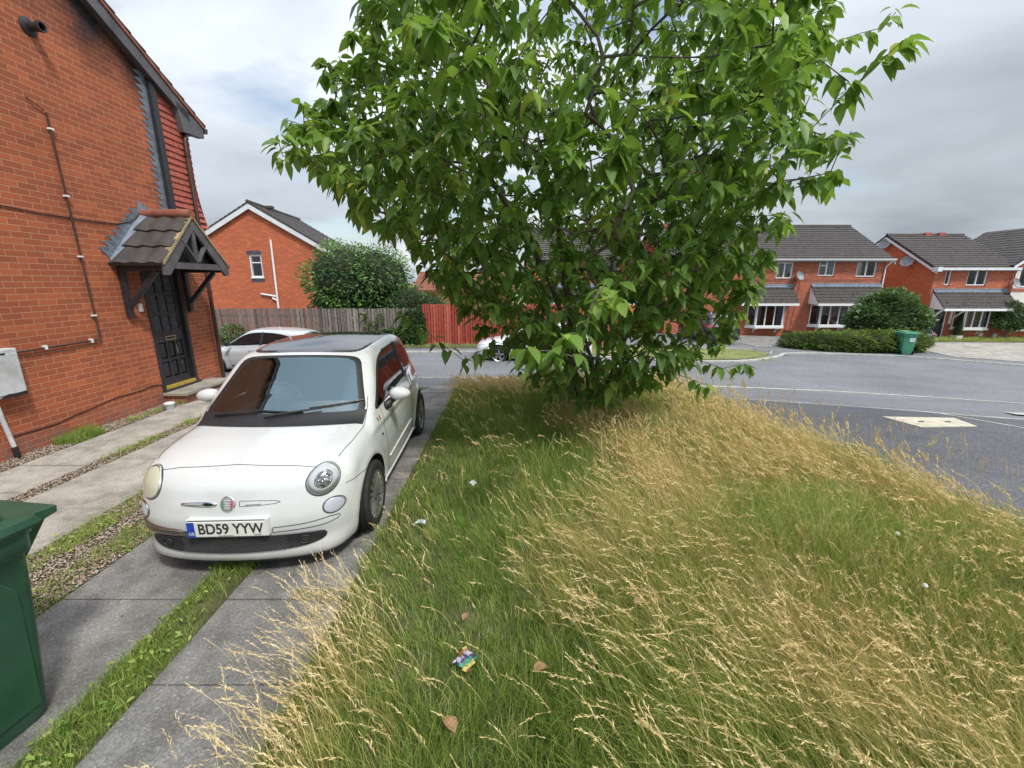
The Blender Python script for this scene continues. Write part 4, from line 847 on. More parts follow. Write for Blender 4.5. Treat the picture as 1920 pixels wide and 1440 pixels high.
# ---------------- vehicles ----------------
def smax(a, b, k):
    h = np.maximum(k - np.abs(a - b), 0) / k; return np.maximum(a, b) + h * h * k * 0.25
def smin(a, b, k): return -smax(-a, -b, k)
TABS = {}
def tab(pts, x, sm=0.06):
    k_ = (id(pts), sm)
    if k_ in TABS: return np.interp(x, *TABS[k_][:2])
    X, Y = np.array(pts, float).T; g = np.linspace(X[0] - .5, X[-1] + .5, 600); v = np.interp(g, X, Y); n = max(1, int(sm / (g[1] - g[0])))
    kr = np.hanning(2 * n + 3)[1:-1]; kr /= kr.sum(); vp = np.pad(v, len(kr) // 2, mode='edge'); v = np.convolve(vp, kr, 'valid')[:len(g)]; TABS[k_] = (g, v, pts); return np.interp(x, g, v)
class CarShape:
    """implicit car body: nose at y=0, tail at y=L, x lateral, z up"""
    def __init__(s, L, W, H, plan, side, nose, hood, nosec, tailc, belt, gw, wb, wt, rb, rt, roof, wheels, R, bottom=.16, wsc=.22, k=.09, crown=.05, gk=.09):
        s.__dict__.update(locals())
    def side_(s, y, z):
        w = s.W / 2 * tab(s.plan, y) * tab(s.side, z)
        for wy in s.wheels:
            d = np.hypot(y - wy, z - s.R); w = w + .016 * np.exp(-((d - s.R - .075) / .055) ** 2)
        return w
    def f(s, x, y, z):
        ax = np.abs(x); a, b = s.nosec; nose = tab(s.nose, z) + a * x * x + b * ax ** 6 - y
        c, d = s.tailc; tail = y - (s.L - tab(s.tail, z) - c * x * x - d * ax ** 6) if hasattr(s, 'tail') else y - (s.L - c * x * x - d * ax ** 6 - .10 * np.maximum(z - .55, 0) - .25 * np.maximum(.35 - z, 0))
        top = z - (tab(s.hood, y) - s.crown * x * x - .30 * np.maximum(ax - .25, 0) ** 3.5)
        low = smax(smax(ax - s.side_(y, z), top, .12), smax(nose, tail, .08), s.k); low = smax(low, s.bottom - z, .05)
        (z0, y0), (z1, y1) = s.ws; wsf = y0 + (y1 - y0) / (z1 - z0) * (z - z0) + s.wsc * x * x + .25 * ax ** 5 - y
        (z2, y2), (z3, y3) = s.rw; rwf = y - (y2 + (y3 - y2) / (z3 - z2) * (z - z2) - .18 * x * x)
        g0, g1 = s.gw; gs = ax - (g0 + (g1 - g0) * (z - s.belt) / (s.H - s.belt) - tab(s.gplan, y)) + .10 * np.maximum(z - s.belt - .2, 0) ** 2
        rf = z - (tab(s.roof, y, .25) - .10 * x * x)
        gh = smax(smax(gs, rf, s.gk), smax(wsf, rwf, .05), .06); gh = smax(gh, s.belt - .15 - z, .02)
        return smin(low, gh, .035)
    def ray(s, O, D, tmax=3.2):
        n = len(O); lo = np.zeros(n); hi = np.full(n, tmax); t = np.linspace(.02, tmax, 90); found = np.zeros(n, bool)
        prev = np.zeros(n)
        for tt in t:
            P = O + D * tt; out = s.f(P[:, 0], P[:, 1], P[:, 2]) > 0; new = out & ~found
            hi[new] = tt; lo[new] = prev[new]; found |= new; prev[:] = tt
            if found.all(): break
        for _ in range(22):
            m = (lo + hi) / 2; P = O + D * m[:, None]; out = s.f(P[:, 0], P[:, 1], P[:, 2]) > 0; hi = np.where(out, m, hi); lo = np.where(out, lo, m)
        return O + D * lo[:, None]
    def hit(s, P, axis, sgn, start, eps=.003):
        """march P from outside along axis (direction sgn) onto the body; returns points lifted by eps"""
        P = np.array(P, float).copy(); n = len(P); D = np.zeros(3); D[axis] = sgn; P[:, axis] = start; lo = np.zeros(n); hi = np.full(n, 3.0); fd = np.zeros(n, bool); pv = 0
        for tt in np.linspace(0, 3.0, 240)[1:]:
            Q = P + D * tt; ins = s.f(Q[:, 0], Q[:, 1], Q[:, 2]) < 0; new = ins & ~fd; hi[new] = tt; lo[new] = pv; fd |= new; pv = tt
        for _ in range(20):
            m = (lo + hi) / 2; Q = P + D * m[:, None]; ins = s.f(Q[:, 0], Q[:, 1], Q[:, 2]) < 0; hi = np.where(ins, m, hi); lo = np.where(ins, lo, m)
        Q = P + D * lo[:, None]; return Q + s.nrm(Q) * eps
    def nrm(s, Q):
        h = .004; g = np.stack([s.f(Q[:, 0] + (h if i == 0 else 0), Q[:, 1] + (h if i == 1 else 0), Q[:, 2] + (h if i == 2 else 0)) - s.f(Q[:, 0] - (h if i == 0 else 0), Q[:, 1] - (h if i == 1 else 0), Q[:, 2] - (h if i == 2 else 0)) for i in range(3)], 1)
        return g / (np.linalg.norm(g, axis=1)[:, None] + 1e-9)
def inpoly(P, poly):
    x, y = P[:, 0], P[:, 1]; n = len(poly); r = np.zeros(len(P), bool); j = n - 1
    for i in range(n):
        xi, yi = poly[i]; xj, yj = poly[j]; c = ((yi > y) != (yj > y)) & (x < (xj - xi) * (y - yi) / (yj - yi + 1e-12) + xi); r ^= c; j = i
    return r
def smooth_poly(pts, n=64, it=2):
    P = np.array(pts, float)
    for _ in range(it):
        Q = np.roll(P, -1, 0); P = np.stack([P * .75 + Q * .25, P * .25 + Q * .75], 1).reshape(-1, 2)
    Pc = np.vstack([P, P[:1]]); d = np.r_[0, np.cumsum(np.linalg.norm(np.diff(Pc, axis=0), axis=1))]; t = np.linspace(0, d[-1], n, endpoint=False)
    return np.stack([np.interp(t, d, Pc[:, i]) for i in (0, 1)], 1)
AX = {'front': (1, 1, (0, 2)), 'side': (0, -1, (1, 2)), 'sideL': (0, 1, (1, 2)), 'top': (2, -1, (0, 1)), 'rear': (1, -1, (0, 2))}
def lift(cs, uv, view, eps):
    ax, sg, (a, b) = AX[view]; P = np.zeros((len(uv), 3)); P[:, a] = uv[:, 0]; P[:, b] = uv[:, 1]
    st = {'front': -.6, 'side': 1.3, 'sideL': -1.3, 'top': 2.2, 'rear': cs.L + .6}[view]; return cs.hit(P, ax, sg, st, eps)
def patch(cs, name, outline, view, mats, parent, eps=.003, rings=(1, .985, .93, .75, .5, .25), frit=2, dome=0.0, smooth=True, center=None):
    """skin patch: outline in the view plane laid onto the body; first rings take material 1 when two are given"""
    o = np.array(outline, float); c = np.array(center) if center is not None else o.mean(0); n = len(o); V = []
    for k, r in enumerate(rings): V.append(lift(cs, c + (o - c) * r, view, eps + dome * sqrt(max(0, 1 - r ** 2.2))))
    V.append(lift(cs, c[None, :], view, eps + dome)); V[0] = lift(cs, o, view, eps - .006); V = np.vstack(V); F = []; mi = []
    for k in range(len(rings) - 1):
        for i in range(n): j = (i + 1) % n; F.append((k * n + i, k * n + j, (k + 1) * n + j, (k + 1) * n + i)); mi.append(1 if k < frit and isinstance(mats, (list, tuple)) and len(mats) > 1 else 0)
    k = len(rings) - 1
    for i in range(n): F.append((k * n + i, k * n + (i + 1) % n, len(V) - 1)); mi.append(0)
    mb = MB(); mb.add(V, F); mb.m = mi; ob = mb.build(name, mats, parent, smooth=smooth)
    me = ob.data; p = me.polygons[len(F) // 2]; want = cs.nrm(np.array([p.center[:]]))[0]
    if np.dot(want, p.normal) < 0: me.flip_normals()
    return ob
def seam(cs, pts, view, r, mat, name, parent, n=60, closed=False, eps=0.0, flat_=None):
    P = np.array(pts, float); P = np.vstack([P, P[:1]]) if closed else P; d = np.r_[0, np.cumsum(np.linalg.norm(np.diff(P, axis=0), axis=1))]; t = np.linspace(0, d[-1], n, endpoint=not closed)
    uv = np.stack([np.interp(t, d, P[:, i]) for i in (0, 1)], 1); Q = lift(cs, uv, view, eps)
    return MB().tube(Q, r, 5, closed=closed).build(name, mat, parent, smooth=True)
def mirror(o, parent=None):
    me = o.data.copy(); V = np.empty(len(me.vertices) * 3); me.vertices.foreach_get('co', V); V = V.reshape(-1, 3); V[:, 0] *= -1; me.vertices.foreach_set('co', V.ravel()); me.flip_normals()
    c = bpy.data.objects.new(o.name.split('.')[0], me); COL.objects.link(c); c.parent = parent or o.parent; return c
def body_mesh(cs, mats, parent, holes, Rarch, arch_x=.5, zc=.62, ystep=.028, nth=200, ncap=46):
    ya, yb = .30 * cs.L * .75, .8 * cs.L; ys = np.arange(ya, yb, ystep); th = np.linspace(0, 2 * pi, nth, endpoint=False)
    O, D = [], []
    ph = np.linspace(pi / 2, 0, ncap, endpoint=False)[1:]
    rows = [(ya, p, -1) for p in ph] + [(y, 0, 0) for y in ys] + [(yb, p, 1) for p in ph[::-1]]
    for (y, p, sg) in rows:
        O.append(np.tile((0, y, zc), (nth, 1))); D.append(np.stack([cos(p) * np.cos(th), np.full(nth, sg * sin(p)), cos(p) * np.sin(th)], 1))
    O.append(np.array([(0, ya, zc), (0, yb, zc)], float)); D.append(np.array([(0, -1, 0), (0, 1, 0)], float))
    V = cs.ray(np.vstack(O), np.vstack(D)); nr = len(rows); F = []
    idx = np.arange(nr * nth).reshape(nr, nth); nx = np.roll(idx, -1, 1)
    Q = np.stack([idx[:-1], nx[:-1], nx[1:], idx[1:]], -1).reshape(-1, 4)
    pole0, pole1 = nr * nth, nr * nth + 1
    T0 = [(pole0, nx[0, i], idx[0, i], idx[0, i]) for i in range(nth)]; T1 = [(pole1, idx[-1, i], nx[-1, i], nx[-1, i]) for i in range(nth)]
    Cq = V[Q].mean(1); keep = np.ones(len(Q), bool)
    # wheel arches: faces inside the circle go, rim vertices snap to it
    for wy in cs.wheels:
        dv = np.hypot(V[:, 1] - wy, V[:, 2] - cs.R); side = np.abs(V[:, 0]) > arch_x; ins = (dv < Rarch) & side & (V[:, 2] < cs.R + Rarch + .02)
        fi = ins[Q]; kill = fi.all(1); keep &= ~kill; part = fi.any(1) & ~kill; vs = np.unique(Q[part][fi[part]])
        u = (V[vs][:, 1:] - (wy, cs.R)) / dv[vs][:, None]; V[vs, 1] = wy + u[:, 0] * Rarch; V[vs, 2] = cs.R + u[:, 1] * Rarch
        V[vs, 0] = np.sign(V[vs, 0]) * cs.side_(V[vs, 1], V[vs, 2]) * .995
    for (view, outl, zmin) in holes:
        a, b = AX[view][2]; o = np.array(outl); c = o.mean(0); o = c + (o - c) * .968; N_ = cs.nrm(Cq)
        m = inpoly(Cq[:, [a, b]], o) & (Cq[:, 2] > zmin)
        if view == 'front': m &= (N_[:, 1] < -.3)
        if view == 'side': m &= (Cq[:, 0] > .3)
        if view == 'sideL': m &= (Cq[:, 0] < -.3)
        if view == 'rear': m &= (N_[:, 1] > .25)
        keep &= ~m
    Q = Q[keep]; Cq = Cq[keep]; mi = np.where(Cq[:, 2] < cs.bottom + .020, 1, 0)
    faces = [tuple(q) for q in Q] + [t[:3] for t in T0] + [t[:3] for t in T1]
    me = bpy.data.meshes.new('car_body'); me.from_pydata(V.tolist(), [], faces)
    for m in mats: me.materials.append(m)
    me.polygons.foreach_set('material_index', list(mi) + [0] * (len(faces) - len(Q))); me.shade_smooth(); me.update()
    bm_ = __import__('bmesh').new(); bm_.from_mesh(me); __import__('bmesh').ops.delete(bm_, geom=[v for v in bm_.verts if not v.link_faces], context='VERTS'); bm_.to_mesh(me); bm_.free()
    c0 = me.polygons[len(me.polygons) // 2]; nn_ = cs.nrm(np.array([c0.center[:]]))[0]
    if np.dot(nn_, c0.normal) < 0: me.flip_normals()
    o = bpy.data.objects.new('body', me); COL.objects.link(o); o.parent = parent; return o
def wheel(parent, x, y, R, wd, kind, rim_mat, turn=0):
    sgn = 1 if x > 0 else -1; loc = (x, y, R); rr = R * .70
    ty = MB(); ty.lathe([(rr - .01, -wd * .42), (rr + .012, -wd * .48), (R - .035, -wd * .5), (R - .012, -wd * .46), (R, -wd * .36), (R - .002, -wd * .28), (R - .008, -wd * .26), (R - .008, -wd * .24), (R, -wd * .22), (R, -.01), (R - .008, -.008), (R - .008, .008), (R, .01), (R, wd * .22), (R - .008, wd * .24), (R - .008, wd * .26), (R - .002, wd * .28), (R, wd * .36), (R - .012, wd * .46), (R - .035, wd * .5), (rr + .012, wd * .48), (rr - .01, wd * .42)], axis='x', seg=56)
    w = ty.build('wheel', M_rubber, parent, smooth=True, angle=35, loc=loc, rot=(0, 0, turn))
    rm = MB(); e = sgn * wd * .5; rm.lathe([(rr - .012, -e * .8), (rr - .028, -e * .2), (rr - .022, e * .75), (rr + .002, e * .92), (rr + .006, e * .82)], axis='x', seg=48)
    def spoke(t0, w0, w1, r0, r1, d0, d1, th=.012):
        c, s_ = cos(t0), sin(t0); rad = np.array((0, c, s_)); tan = np.array((0, -s_, c)); X = np.array((1., 0, 0))
        P = [rad * r0 - tan * w0 + X * d0, rad * r0 + tan * w0 + X * d0, rad * r1 + tan * w1 + X * d1, rad * r1 - tan * w1 + X * d1]
        rm.add(P + [p - X * sgn * th for p in P] + [rad * (r0 + r1) / 2 + X * ((d0 + d1) / 2 + sgn * .006)], [(0, 1, 8), (1, 2, 8), (2, 3, 8), (3, 0, 8), (0, 4, 5, 1), (1, 5, 6, 2), (2, 6, 7, 3), (3, 7, 4, 0)])
    if kind == 'multi':
        for k in range(16): spoke(2 * pi * k / 16, .011, .017, .055, rr - .02, e * .78, e * .86)
    else:
        for k in range(5):
            for q in (-.16, .16): spoke(2 * pi * k / 5 + .2 + q * .75, .022, .014, .05, rr - .02, e * .72, e * .85)
    r_ = rm.build('rim', rim_mat, w); hb = MB(); hb.lathe([(.001, e * .86), (.052, e * .86), (.066, e * .78), (.066, e * .4), (.001, e * .4)], axis='x', seg=24); hb.build('hub_cap', flat('hub_grey', (.10, .10, .11), .4) if 'hub_grey' not in MATS else MATS['hub_grey'], w, smooth=True, angle=40)
    bd = MB(); bd.lathe([(.001, e * .3), (.13, e * .3), (.13, e * .22), (.001, e * .22)], axis='x', seg=32); bd.lathe([(rr - .02, -e * .2), (.001, -e * .2)], axis='x', seg=32); bd.build('brake_disc', M_plastic, w)
    return w
def liner(parent, cs, Rarch, mat, W_):
    for wy in cs.wheels:
        for sx in (-1, 1):
            mb = MB(); n = 28; V = []; x0, x1 = sx * (W_ - .30), sx * (W_ - .012)
            for k in range(n + 1):
                a = -0.35 + (pi + .7) * k / n; y, z = wy + Rarch * 1.0 * cos(a), cs.R + Rarch * 1.0 * sin(a)
                xe = sx * float(cs.side_(np.array([y]), np.array([max(z, .2)]))[0]) * .993; V += [(x0, y, z), (xe, y, z)]
            F = [(2 * k, 2 * k + 1, 2 * k + 3, 2 * k + 2) for k in range(n)]; V += [(x0, wy, cs.R)]; F += [(2 * k, 2 * k + 2, 2 * n + 2) for k in range(n)]
            mb.add(V, F); mb.build('wheel_arch', mat, parent, smooth=True, angle=40)
def paint(name, c, coat=.9, rough=.35, metal=0, dirt=True):
    m, N, L, B = newmat(name); tc = N.new('ShaderNodeTexCoord').outputs['Object']
    f = rampn(N, L, nz(N, L, tc, 2.5, 6, .65), [(0.35, tuple(v * .93 for v in c)), (0.65, c)]); B.inputs['Roughness'].default_value = rough
    if dirt:      # road film on the lowest part of the panels
        sp = N.new('ShaderNodeSeparateXYZ'); L.new(tc, sp.inputs[0]); mr = N.new('ShaderNodeMapRange'); L.new(sp.outputs['Z'], mr.inputs[0]); mr.inputs[1].default_value = .50; mr.inputs[2].default_value = .12; mr.inputs[4].default_value = .45
        mu = N.new('ShaderNodeMath'); mu.operation = 'MULTIPLY'; L.new(mr.outputs[0], mu.inputs[0]); L.new(nz(N, L, tc, 9, 6, .7), mu.inputs[1]); f = mixc(N, L, mu.outputs[0], f, (.28, .25, .20))
    L.new(f, B.inputs['Base Color'])
    B.inputs['Coat Weight'].default_value = coat; B.inputs['Coat Roughness'].default_value = .03; B.inputs['Metallic'].default_value = metal; return m
P_cream = paint('cream_white_paint', (.64, .655, .645), rough=.22); P_silver = paint('silver_white_paint', (.56, .60, .63), rough=.3, metal=.15); P_white = paint('white_paint_car', (.74, .77, .82)); P_black = paint('black_car_paint', (.012, .013, .016), dirt=False)
M_chrome = flat('chrome', (.72, .73, .75), .08, metal=1); M_alloy = mnoise('alloy_rim', (.38, .38, .38), (.55, .55, .56), 20, .35, metal=.85); M_lamp = mglass('lamp_lens', trans=(.93, .94, .94), ior=1.4)
M_sideglass = mglass('side_glass', trans=(.22, .26, .25), ior=1.33); M_windscreen = mglass('windscreen_glass', trans=(.93, .97, .95), ior=2.9, refl=(.66, .88, .96)); M_yellowlens = flat('hazed_lamp', (.52, .51, .38), .25, coat=.6); M_clearlens = flat('pale_lamp', (.45, .47, .52), .15, coat=1); M_refl = flat('lamp_reflector', (.50, .51, .52), .35, coat=.3)
def mfacet():  # sparkle is painted in: cell colours run from dark to bright
    m, N, L, B = newmat('faceted_reflector'); tc = N.new('ShaderNodeTexCoord').outputs['Object']; v = N.new('ShaderNodeTexVoronoi'); v.inputs['Scale'].default_value = 45; L.new(tc, v.inputs['Vector']); L.new(rampn(N, L, v.outputs['Color'], [(.2, (.25, .25, .26)), (.7, (.85, .86, .88))]), B.inputs['Base Color']); L.new(bumpn(N, L, v.outputs['Distance'], 1.0, .02), B.inputs['Normal']); B.inputs['Metallic'].default_value = .9; B.inputs['Roughness'].default_value = .12; return m
M_facet = mfacet()
M_seamd = flat('panel_gap', (.05, .05, .045), .8); M_roofglass = mglass('dark_glass_roof', tint=(.05, .04, .048), ior=2.4); M_inner = flat('cream_interior', (.42, .42, .34), .7); M_seat = mnoise('seat_cloth', (.16, .155, .14), (.26, .25, .23), 20, .9)
M_plate = flat('white_plate', (.72, .72, .66), .4); M_plateY = flat('yellow_plate', (.85, .58, .02), .4); M_blue = flat('blue_band', (.015, .06, .42), .4); M_redlamp = flat('red_lamp', (.30, .01, .02), .15, coat=1)

# ---- small cream-white three-door car on the drive ----
cs = CarShape(3.546, 1.627, 1.488,
    plan=[(0, .86), (.3, .955), (.7, .99), (1.2, 1), (2.4, 1), (3.0, .985), (3.3, .945), (3.55, .85)],
    side=[(.1, .90), (.2, .955), (.35, .985), (.55, 1.0), (.7, .99), (.85, .955), (.95, .91), (1.05, .86)],
    nose=[(.10, .05), (.15, .012), (.20, .0), (.27, .022), (.38, .0), (.46, .0), (.56, .022), (.68, .06), (.78, .13), (.86, .30), (.95, .7)],
    hood=[(0, .735), (.1, .775), (.3, .84), (.55, .890), (.8, .925), (1.05, .955), (1.4, .975), (2.2, .965), (3.0, .99), (3.5, .99)],
    nosec=(.20, .55), tailc=(.25, .8), belt=.95, gw=(.765, .60), wb=0, wt=0, rb=0, rt=0,
    roof=[(1.1, 1.36), (1.42, 1.425), (1.9, 1.478), (2.35, 1.488), (2.8, 1.462), (3.1, 1.41), (3.3, 1.34)], wheels=(.70, 3.0), R=.292, bottom=.115, crown=.05)
cs.ws = ((.93, .79), (1.42, 1.42)); cs.rw = ((.95, 3.46), (1.40, 3.12)); cs.gplan = [(.8, .03), (1.3, 0), (2.5, 0), (3.0, .05), (3.4, .12)]
FI = thing('parked_car', 'small cream-white three-door car with dark glass roof parked on the concrete drive', 'car', (-1.965, 2.61, .016), 0.042)
wsO = smooth_poly([(-.715, .925), (-.65, 1.10), (-.585, 1.28), (-.555, 1.36), (-.44, 1.388), (0, 1.402), (.44, 1.388), (.555, 1.36), (.585, 1.28), (.65, 1.10), (.715, .925), (.45, .945), (0, .955), (-.45, .945)], 96, 2)
sdO = smooth_poly([(1.02, .925), (1.20, 1.05), (1.42, 1.22), (1.62, 1.33), (1.88, 1.375), (2.25, 1.385), (2.6, 1.37), (2.88, 1.30), (3.02, 1.18), (3.06, 1.06), (2.9, 1.01), (2.2, .975), (1.6, .955), (1.25, .945)], 110, 2)
rwO = smooth_poly([(-.54, 1.02), (-.50, 1.2), (-.44, 1.31), (0, 1.34), (.44, 1.31), (.50, 1.2), (.54, 1.02), (0, 1.0)], 60, 2)
RA = .345
bd = body_mesh(cs, [P_cream, M_plastic], FI, [('front', wsO, .93), ('side', sdO, .9), ('sideL', sdO, .9), ('rear', rwO, .95)], RA, arch_x=.45)
liner(FI, cs, RA, M_plastic, .80)
wsp = patch(cs, 'windscreen', wsO, 'front', [M_windscreen, M_plastic], FI, .004, rings=(1, .99, .915, .8, .6, .4, .2), frit=2)
sp1 = patch(cs, 'side_window', sdO, 'side', [M_sideglass, M_plastic], FI, .004, rings=(1, .985, .925, .8, .6, .4, .2), frit=2); sp2 = mirror(sp1)
patch(cs, 'rear_window', rwO, 'rear', [M_carglass, M_plastic], FI, .004, frit=2)
for s_ in (1, -1):   # door pillar across the side glass
    q = lift(cs, np.array([(2.30, z) for z in np.linspace(.97, 1.385, 10)]), 'side', .007); q2 = lift(cs, np.array([(2.40, z) for z in np.linspace(.97, 1.38, 10)]), 'side', .007)
    V = np.vstack([q, q2]); V[:, 0] *= s_; MB().add(V, [(i, i + 1, 11 + i, 10 + i) for i in range(9)]).build('door_pillar', M_plastic, FI, smooth=True)
rfO = smooth_poly([(-.535, 1.56), (-.55, 1.9), (-.55, 2.3), (-.52, 2.66), (0, 2.72), (.52, 2.66), (.55, 2.3), (.55, 1.9), (.535, 1.56), (.46, 1.475), (.25, 1.445), (0, 1.435), (-.25, 1.445), (-.46, 1.475)], 90, 2)
patch(cs, 'glass_roof', rfO, 'top', M_roofglass, FI, .004, rings=(1, .985, .9, .7, .45, .2))
sr = smooth_poly([(-.40, 2.78), (-.40, 2.98), (0, 3.02), (.40, 2.98), (.40, 2.78), (0, 2.82)], 50, 2); patch(cs, 'roof_panel_gap', sr, 'top', M_plastic, FI, .004)
# panel gaps
seam(cs, [(-.66, .70), (-.56, .765), (-.40, .785), (0, .80), (.40, .785), (.56, .765), (.66, .70)], 'front', .0032, M_seamd, 'bonnet_gap', bd, 80)
for s_ in (1, -1):
    for nm, pts, vw in (('bonnet_gap', [(.665, .34), (.70, .55), (.715, .8), (.70, 1.02), (.685, 1.10)], 'top'), ('door_gap', [(1.19, .945), (1.17, .80), (1.19, .50), (1.24, .30), (1.30, .245), (2.2, .245), (2.38, .32), (2.45, .5), (2.46, .8), (2.42, .97)], 'side'), ('bumper_gap', [(.25, .622), (.40, .615), (.53, .612)], 'side')):
        o_ = seam(cs, pts, vw, .0028, M_seamd, nm, bd, 70)
        if s_ < 0: mirror(o_, bd); bpy.data.objects.remove(o_)
rub = seam(cs, [(1.28, .40), (2.36, .42)], 'side', .012, P_cream, 'rubbing_strip', FI, 30); mirror(rub)
sk = seam(cs, [(1.09, .215), (1.8, .205), (2.62, .215)], 'side', .016, P_cream, 'sill', FI, 30); mirror(sk)
seam(cs, [(-.76, .128), (-.5, .128), (0, .128), (.5, .128), (.76, .128)], 'front', .013, M_plastic, 'front_lip', FI, 60, eps=-.004)
# lamps
def ell(cx_, cz_, a, b, n=40, rot=0): t = np.linspace(0, 2 * pi, n, endpoint=False); x = a * np.cos(t); z = b * np.sin(t); return np.stack([cx_ + x * cos(rot) - z * sin(rot), cz_ + x * sin(rot) + z * cos(rot)], 1)
for s_, hz_ in ((1, False), (-1, True)):
    cx_ = s_ * .60
    patch(cs, 'headlight', ell(cx_, .685, .098, .096), 'front', [M_yellowlens if hz_ else M_refl, M_chrome], FI, .006, rings=(1, .97, .92, .80, .5, .25), frit=2, dome=.012 if hz_ else 0)
    if not hz_:
        patch(cs, 'lamp_ring', ell(cx_, .685, .088, .086), 'front', M_refl, FI, .008, rings=(1, .9, .5), dome=.0)
        patch(cs, 'lamp_reflector', ell(cx_ + .004, .69, .056, .056), 'front', [M_facet, M_chrome], FI, .014, rings=(1, .86, .55, .25), frit=1, dome=.0)
        patch(cs, 'lamp_lens', ell(cx_, .685, .092, .090), 'front', M_lamp, FI, .016, rings=(1, .9, .6, .3), dome=.014)
    patch(cs, 'fog_lamp', ell(s_ * .668, .50, .062, .055), 'front', [M_clearlens if not hz_ else M_refl, M_chrome], FI, .005, rings=(1, .95, .88, .6, .3), frit=2, dome=.006)
    seam(cs, ell(cx_, .685, .102, .100), 'front', .0035, M_seamd, 'lamp_gap', bd, 60, closed=True); seam(cs, ell(s_ * .668, .50, .065, .058), 'front', .003, M_seamd, 'lamp_gap', bd, 50, closed=True)
# badge, whiskers, plate, grille
bg2 = patch(cs, 'badge', ell(0, .587, .052, .052), 'front', [flat('badge_grey', (.30, .31, .31), .35), M_chrome], FI, .010, rings=(1, .93, .82, .5), frit=2)
q1 = smooth_poly([(-.040, .559), (-.016, .552), (-.016, .621), (-.040, .613)], 24, 1); q2 = smooth_poly([(.014, .552), (.038, .559), (.040, .613), (.014, .621)], 24, 1)
patch(cs, 'badge_green', q1, 'front', flat('badge_green', (.08, .20, .16), .4), bg2, .0125, rings=(1, .8, .4)); patch(cs, 'badge_red', q2, 'front', flat('badge_red', (.33, .06, .12), .4), bg2, .0125, rings=(1, .8, .4))
for i, zz in enumerate((.562, .577, .592, .607)): patch(cs, 'badge_lettering', np.array([(-.030, zz), (.030, zz), (.030, zz + .004), (-.030, zz + .004)]), 'front', flat('badge_white%d' % i, (.6, .6, .6), .4), bg2, .014, rings=(1, .8, .4), smooth=False)
patch(cs, 'chrome_strip', smooth_poly([(-.075, .570), (-.075, .602), (-.20, .600), (-.32, .592), (-.345, .584), (-.32, .577), (-.20, .570)], 40, 1), 'front', M_chrome, FI, .008, rings=(1, .93, .7, .3), dome=.005)
seam(cs, [(.075, .568), (.075, .603), (.20, .600), (.31, .594), (.345, .584), (.31, .575), (.20, .568)], 'front', .0022, M_seamd, 'strip_recess', FI, 60, closed=True)
patch(cs, 'clip_mount', np.array([(.115, .579), (.22, .579), (.22, .594), (.115, .594)]), 'front', P_cream, FI, .009, rings=(1, .9, .5), smooth=False)
gr = smooth_poly([(-.62, .31), (-.60, .255), (-.45, .225), (0, .215), (.45, .225), (.60, .255), (.62, .31), (.58, .338), (.3, .345), (-.3, .345), (-.58, .338)], 90, 2)
gp = patch(cs, 'lower_grille', gr, 'front', M_plastic, FI, .012, rings=(1, .97, .9, .7, .4))
gl = MB()
for k in range(7):
    z = .232 + k * .016
    for j in range(26):
        x = -.34 + j * .0272 + (.0136 if k % 2 else 0)
        if abs(x) < .36: P = lift(cs, np.array([(x - .0136, z), (x, z + .0085), (x + .0136, z), (x, z - .0085)]), 'front', .015); gl.tube([P[0], P[1], P[2], P[3]], .0016, 3, closed=True)
gl.build('grille_mesh', flat('mesh_grey', (.10, .10, .10), .5), gp)
for s_ in (1, -1):
    patch(cs, 'intake', ell(s_ * .475, .285, .034, .030), 'front', M_ink, gp, .015, rings=(1, .7, .3)); seam(cs, ell(s_ * .475, .285, .037, .033), 'front', .006, M_plastic, 'intake_rim', gp, 40, closed=True, eps=.014)
patch(cs, 'chrome_bumper', smooth_poly([(-.28, .342), (-.28, .400), (-.50, .408), (-.68, .425), (-.725, .415), (-.72, .375), (-.62, .350)], 50, 1), 'front', flat('dull_chrome', (.30, .28, .26), .22, metal=.9), FI, .008, rings=(1, .9, .6, .3), dome=.008)
seam(cs, [(.28, .365), (.28, .403), (.50, .41), (.65, .425), (.70, .415), (.69, .39), (.60, .372)], 'front', .003, M_seamd, 'bumper_recess', FI, 60, closed=True)
pr = MB(); pr.box(-.262, .262, -.030, -.022, .373, .484); pl_ = pr.build('number_plate', M_plate, FI, bevel=.002); MB().box(-.275, .275, -.022, .05, .361, .500).build('plate_holder', P_cream, FI, bevel=.01); MB().box(-.26, .26, -.0235, -.0215, .487, .493).build('holder_gap', M_seamd, FI)
text_mesh('BD59 YYW', .108, M_ink, 'registration', pl_, (.028, -.0315, .4285), (pi / 2, 0, 0), .0006, sx=.84, offset=.0020)
MB().box(-.262, -.213, -.0315, -.0302, .373, .484).build('blue_band', M_blue, pl_); text_mesh('GB', .030, M_plate, 'country_code', pl_, (-.2375, -.0318, .397), (pi / 2, 0, 0), .0003)
MB().box(-.06, .04, -.0315, -.0302, .3785, .3805).box(.18, .23, -.0315, -.0302, .381, .384).build('plate_print', M_ink, pl_, each=True)
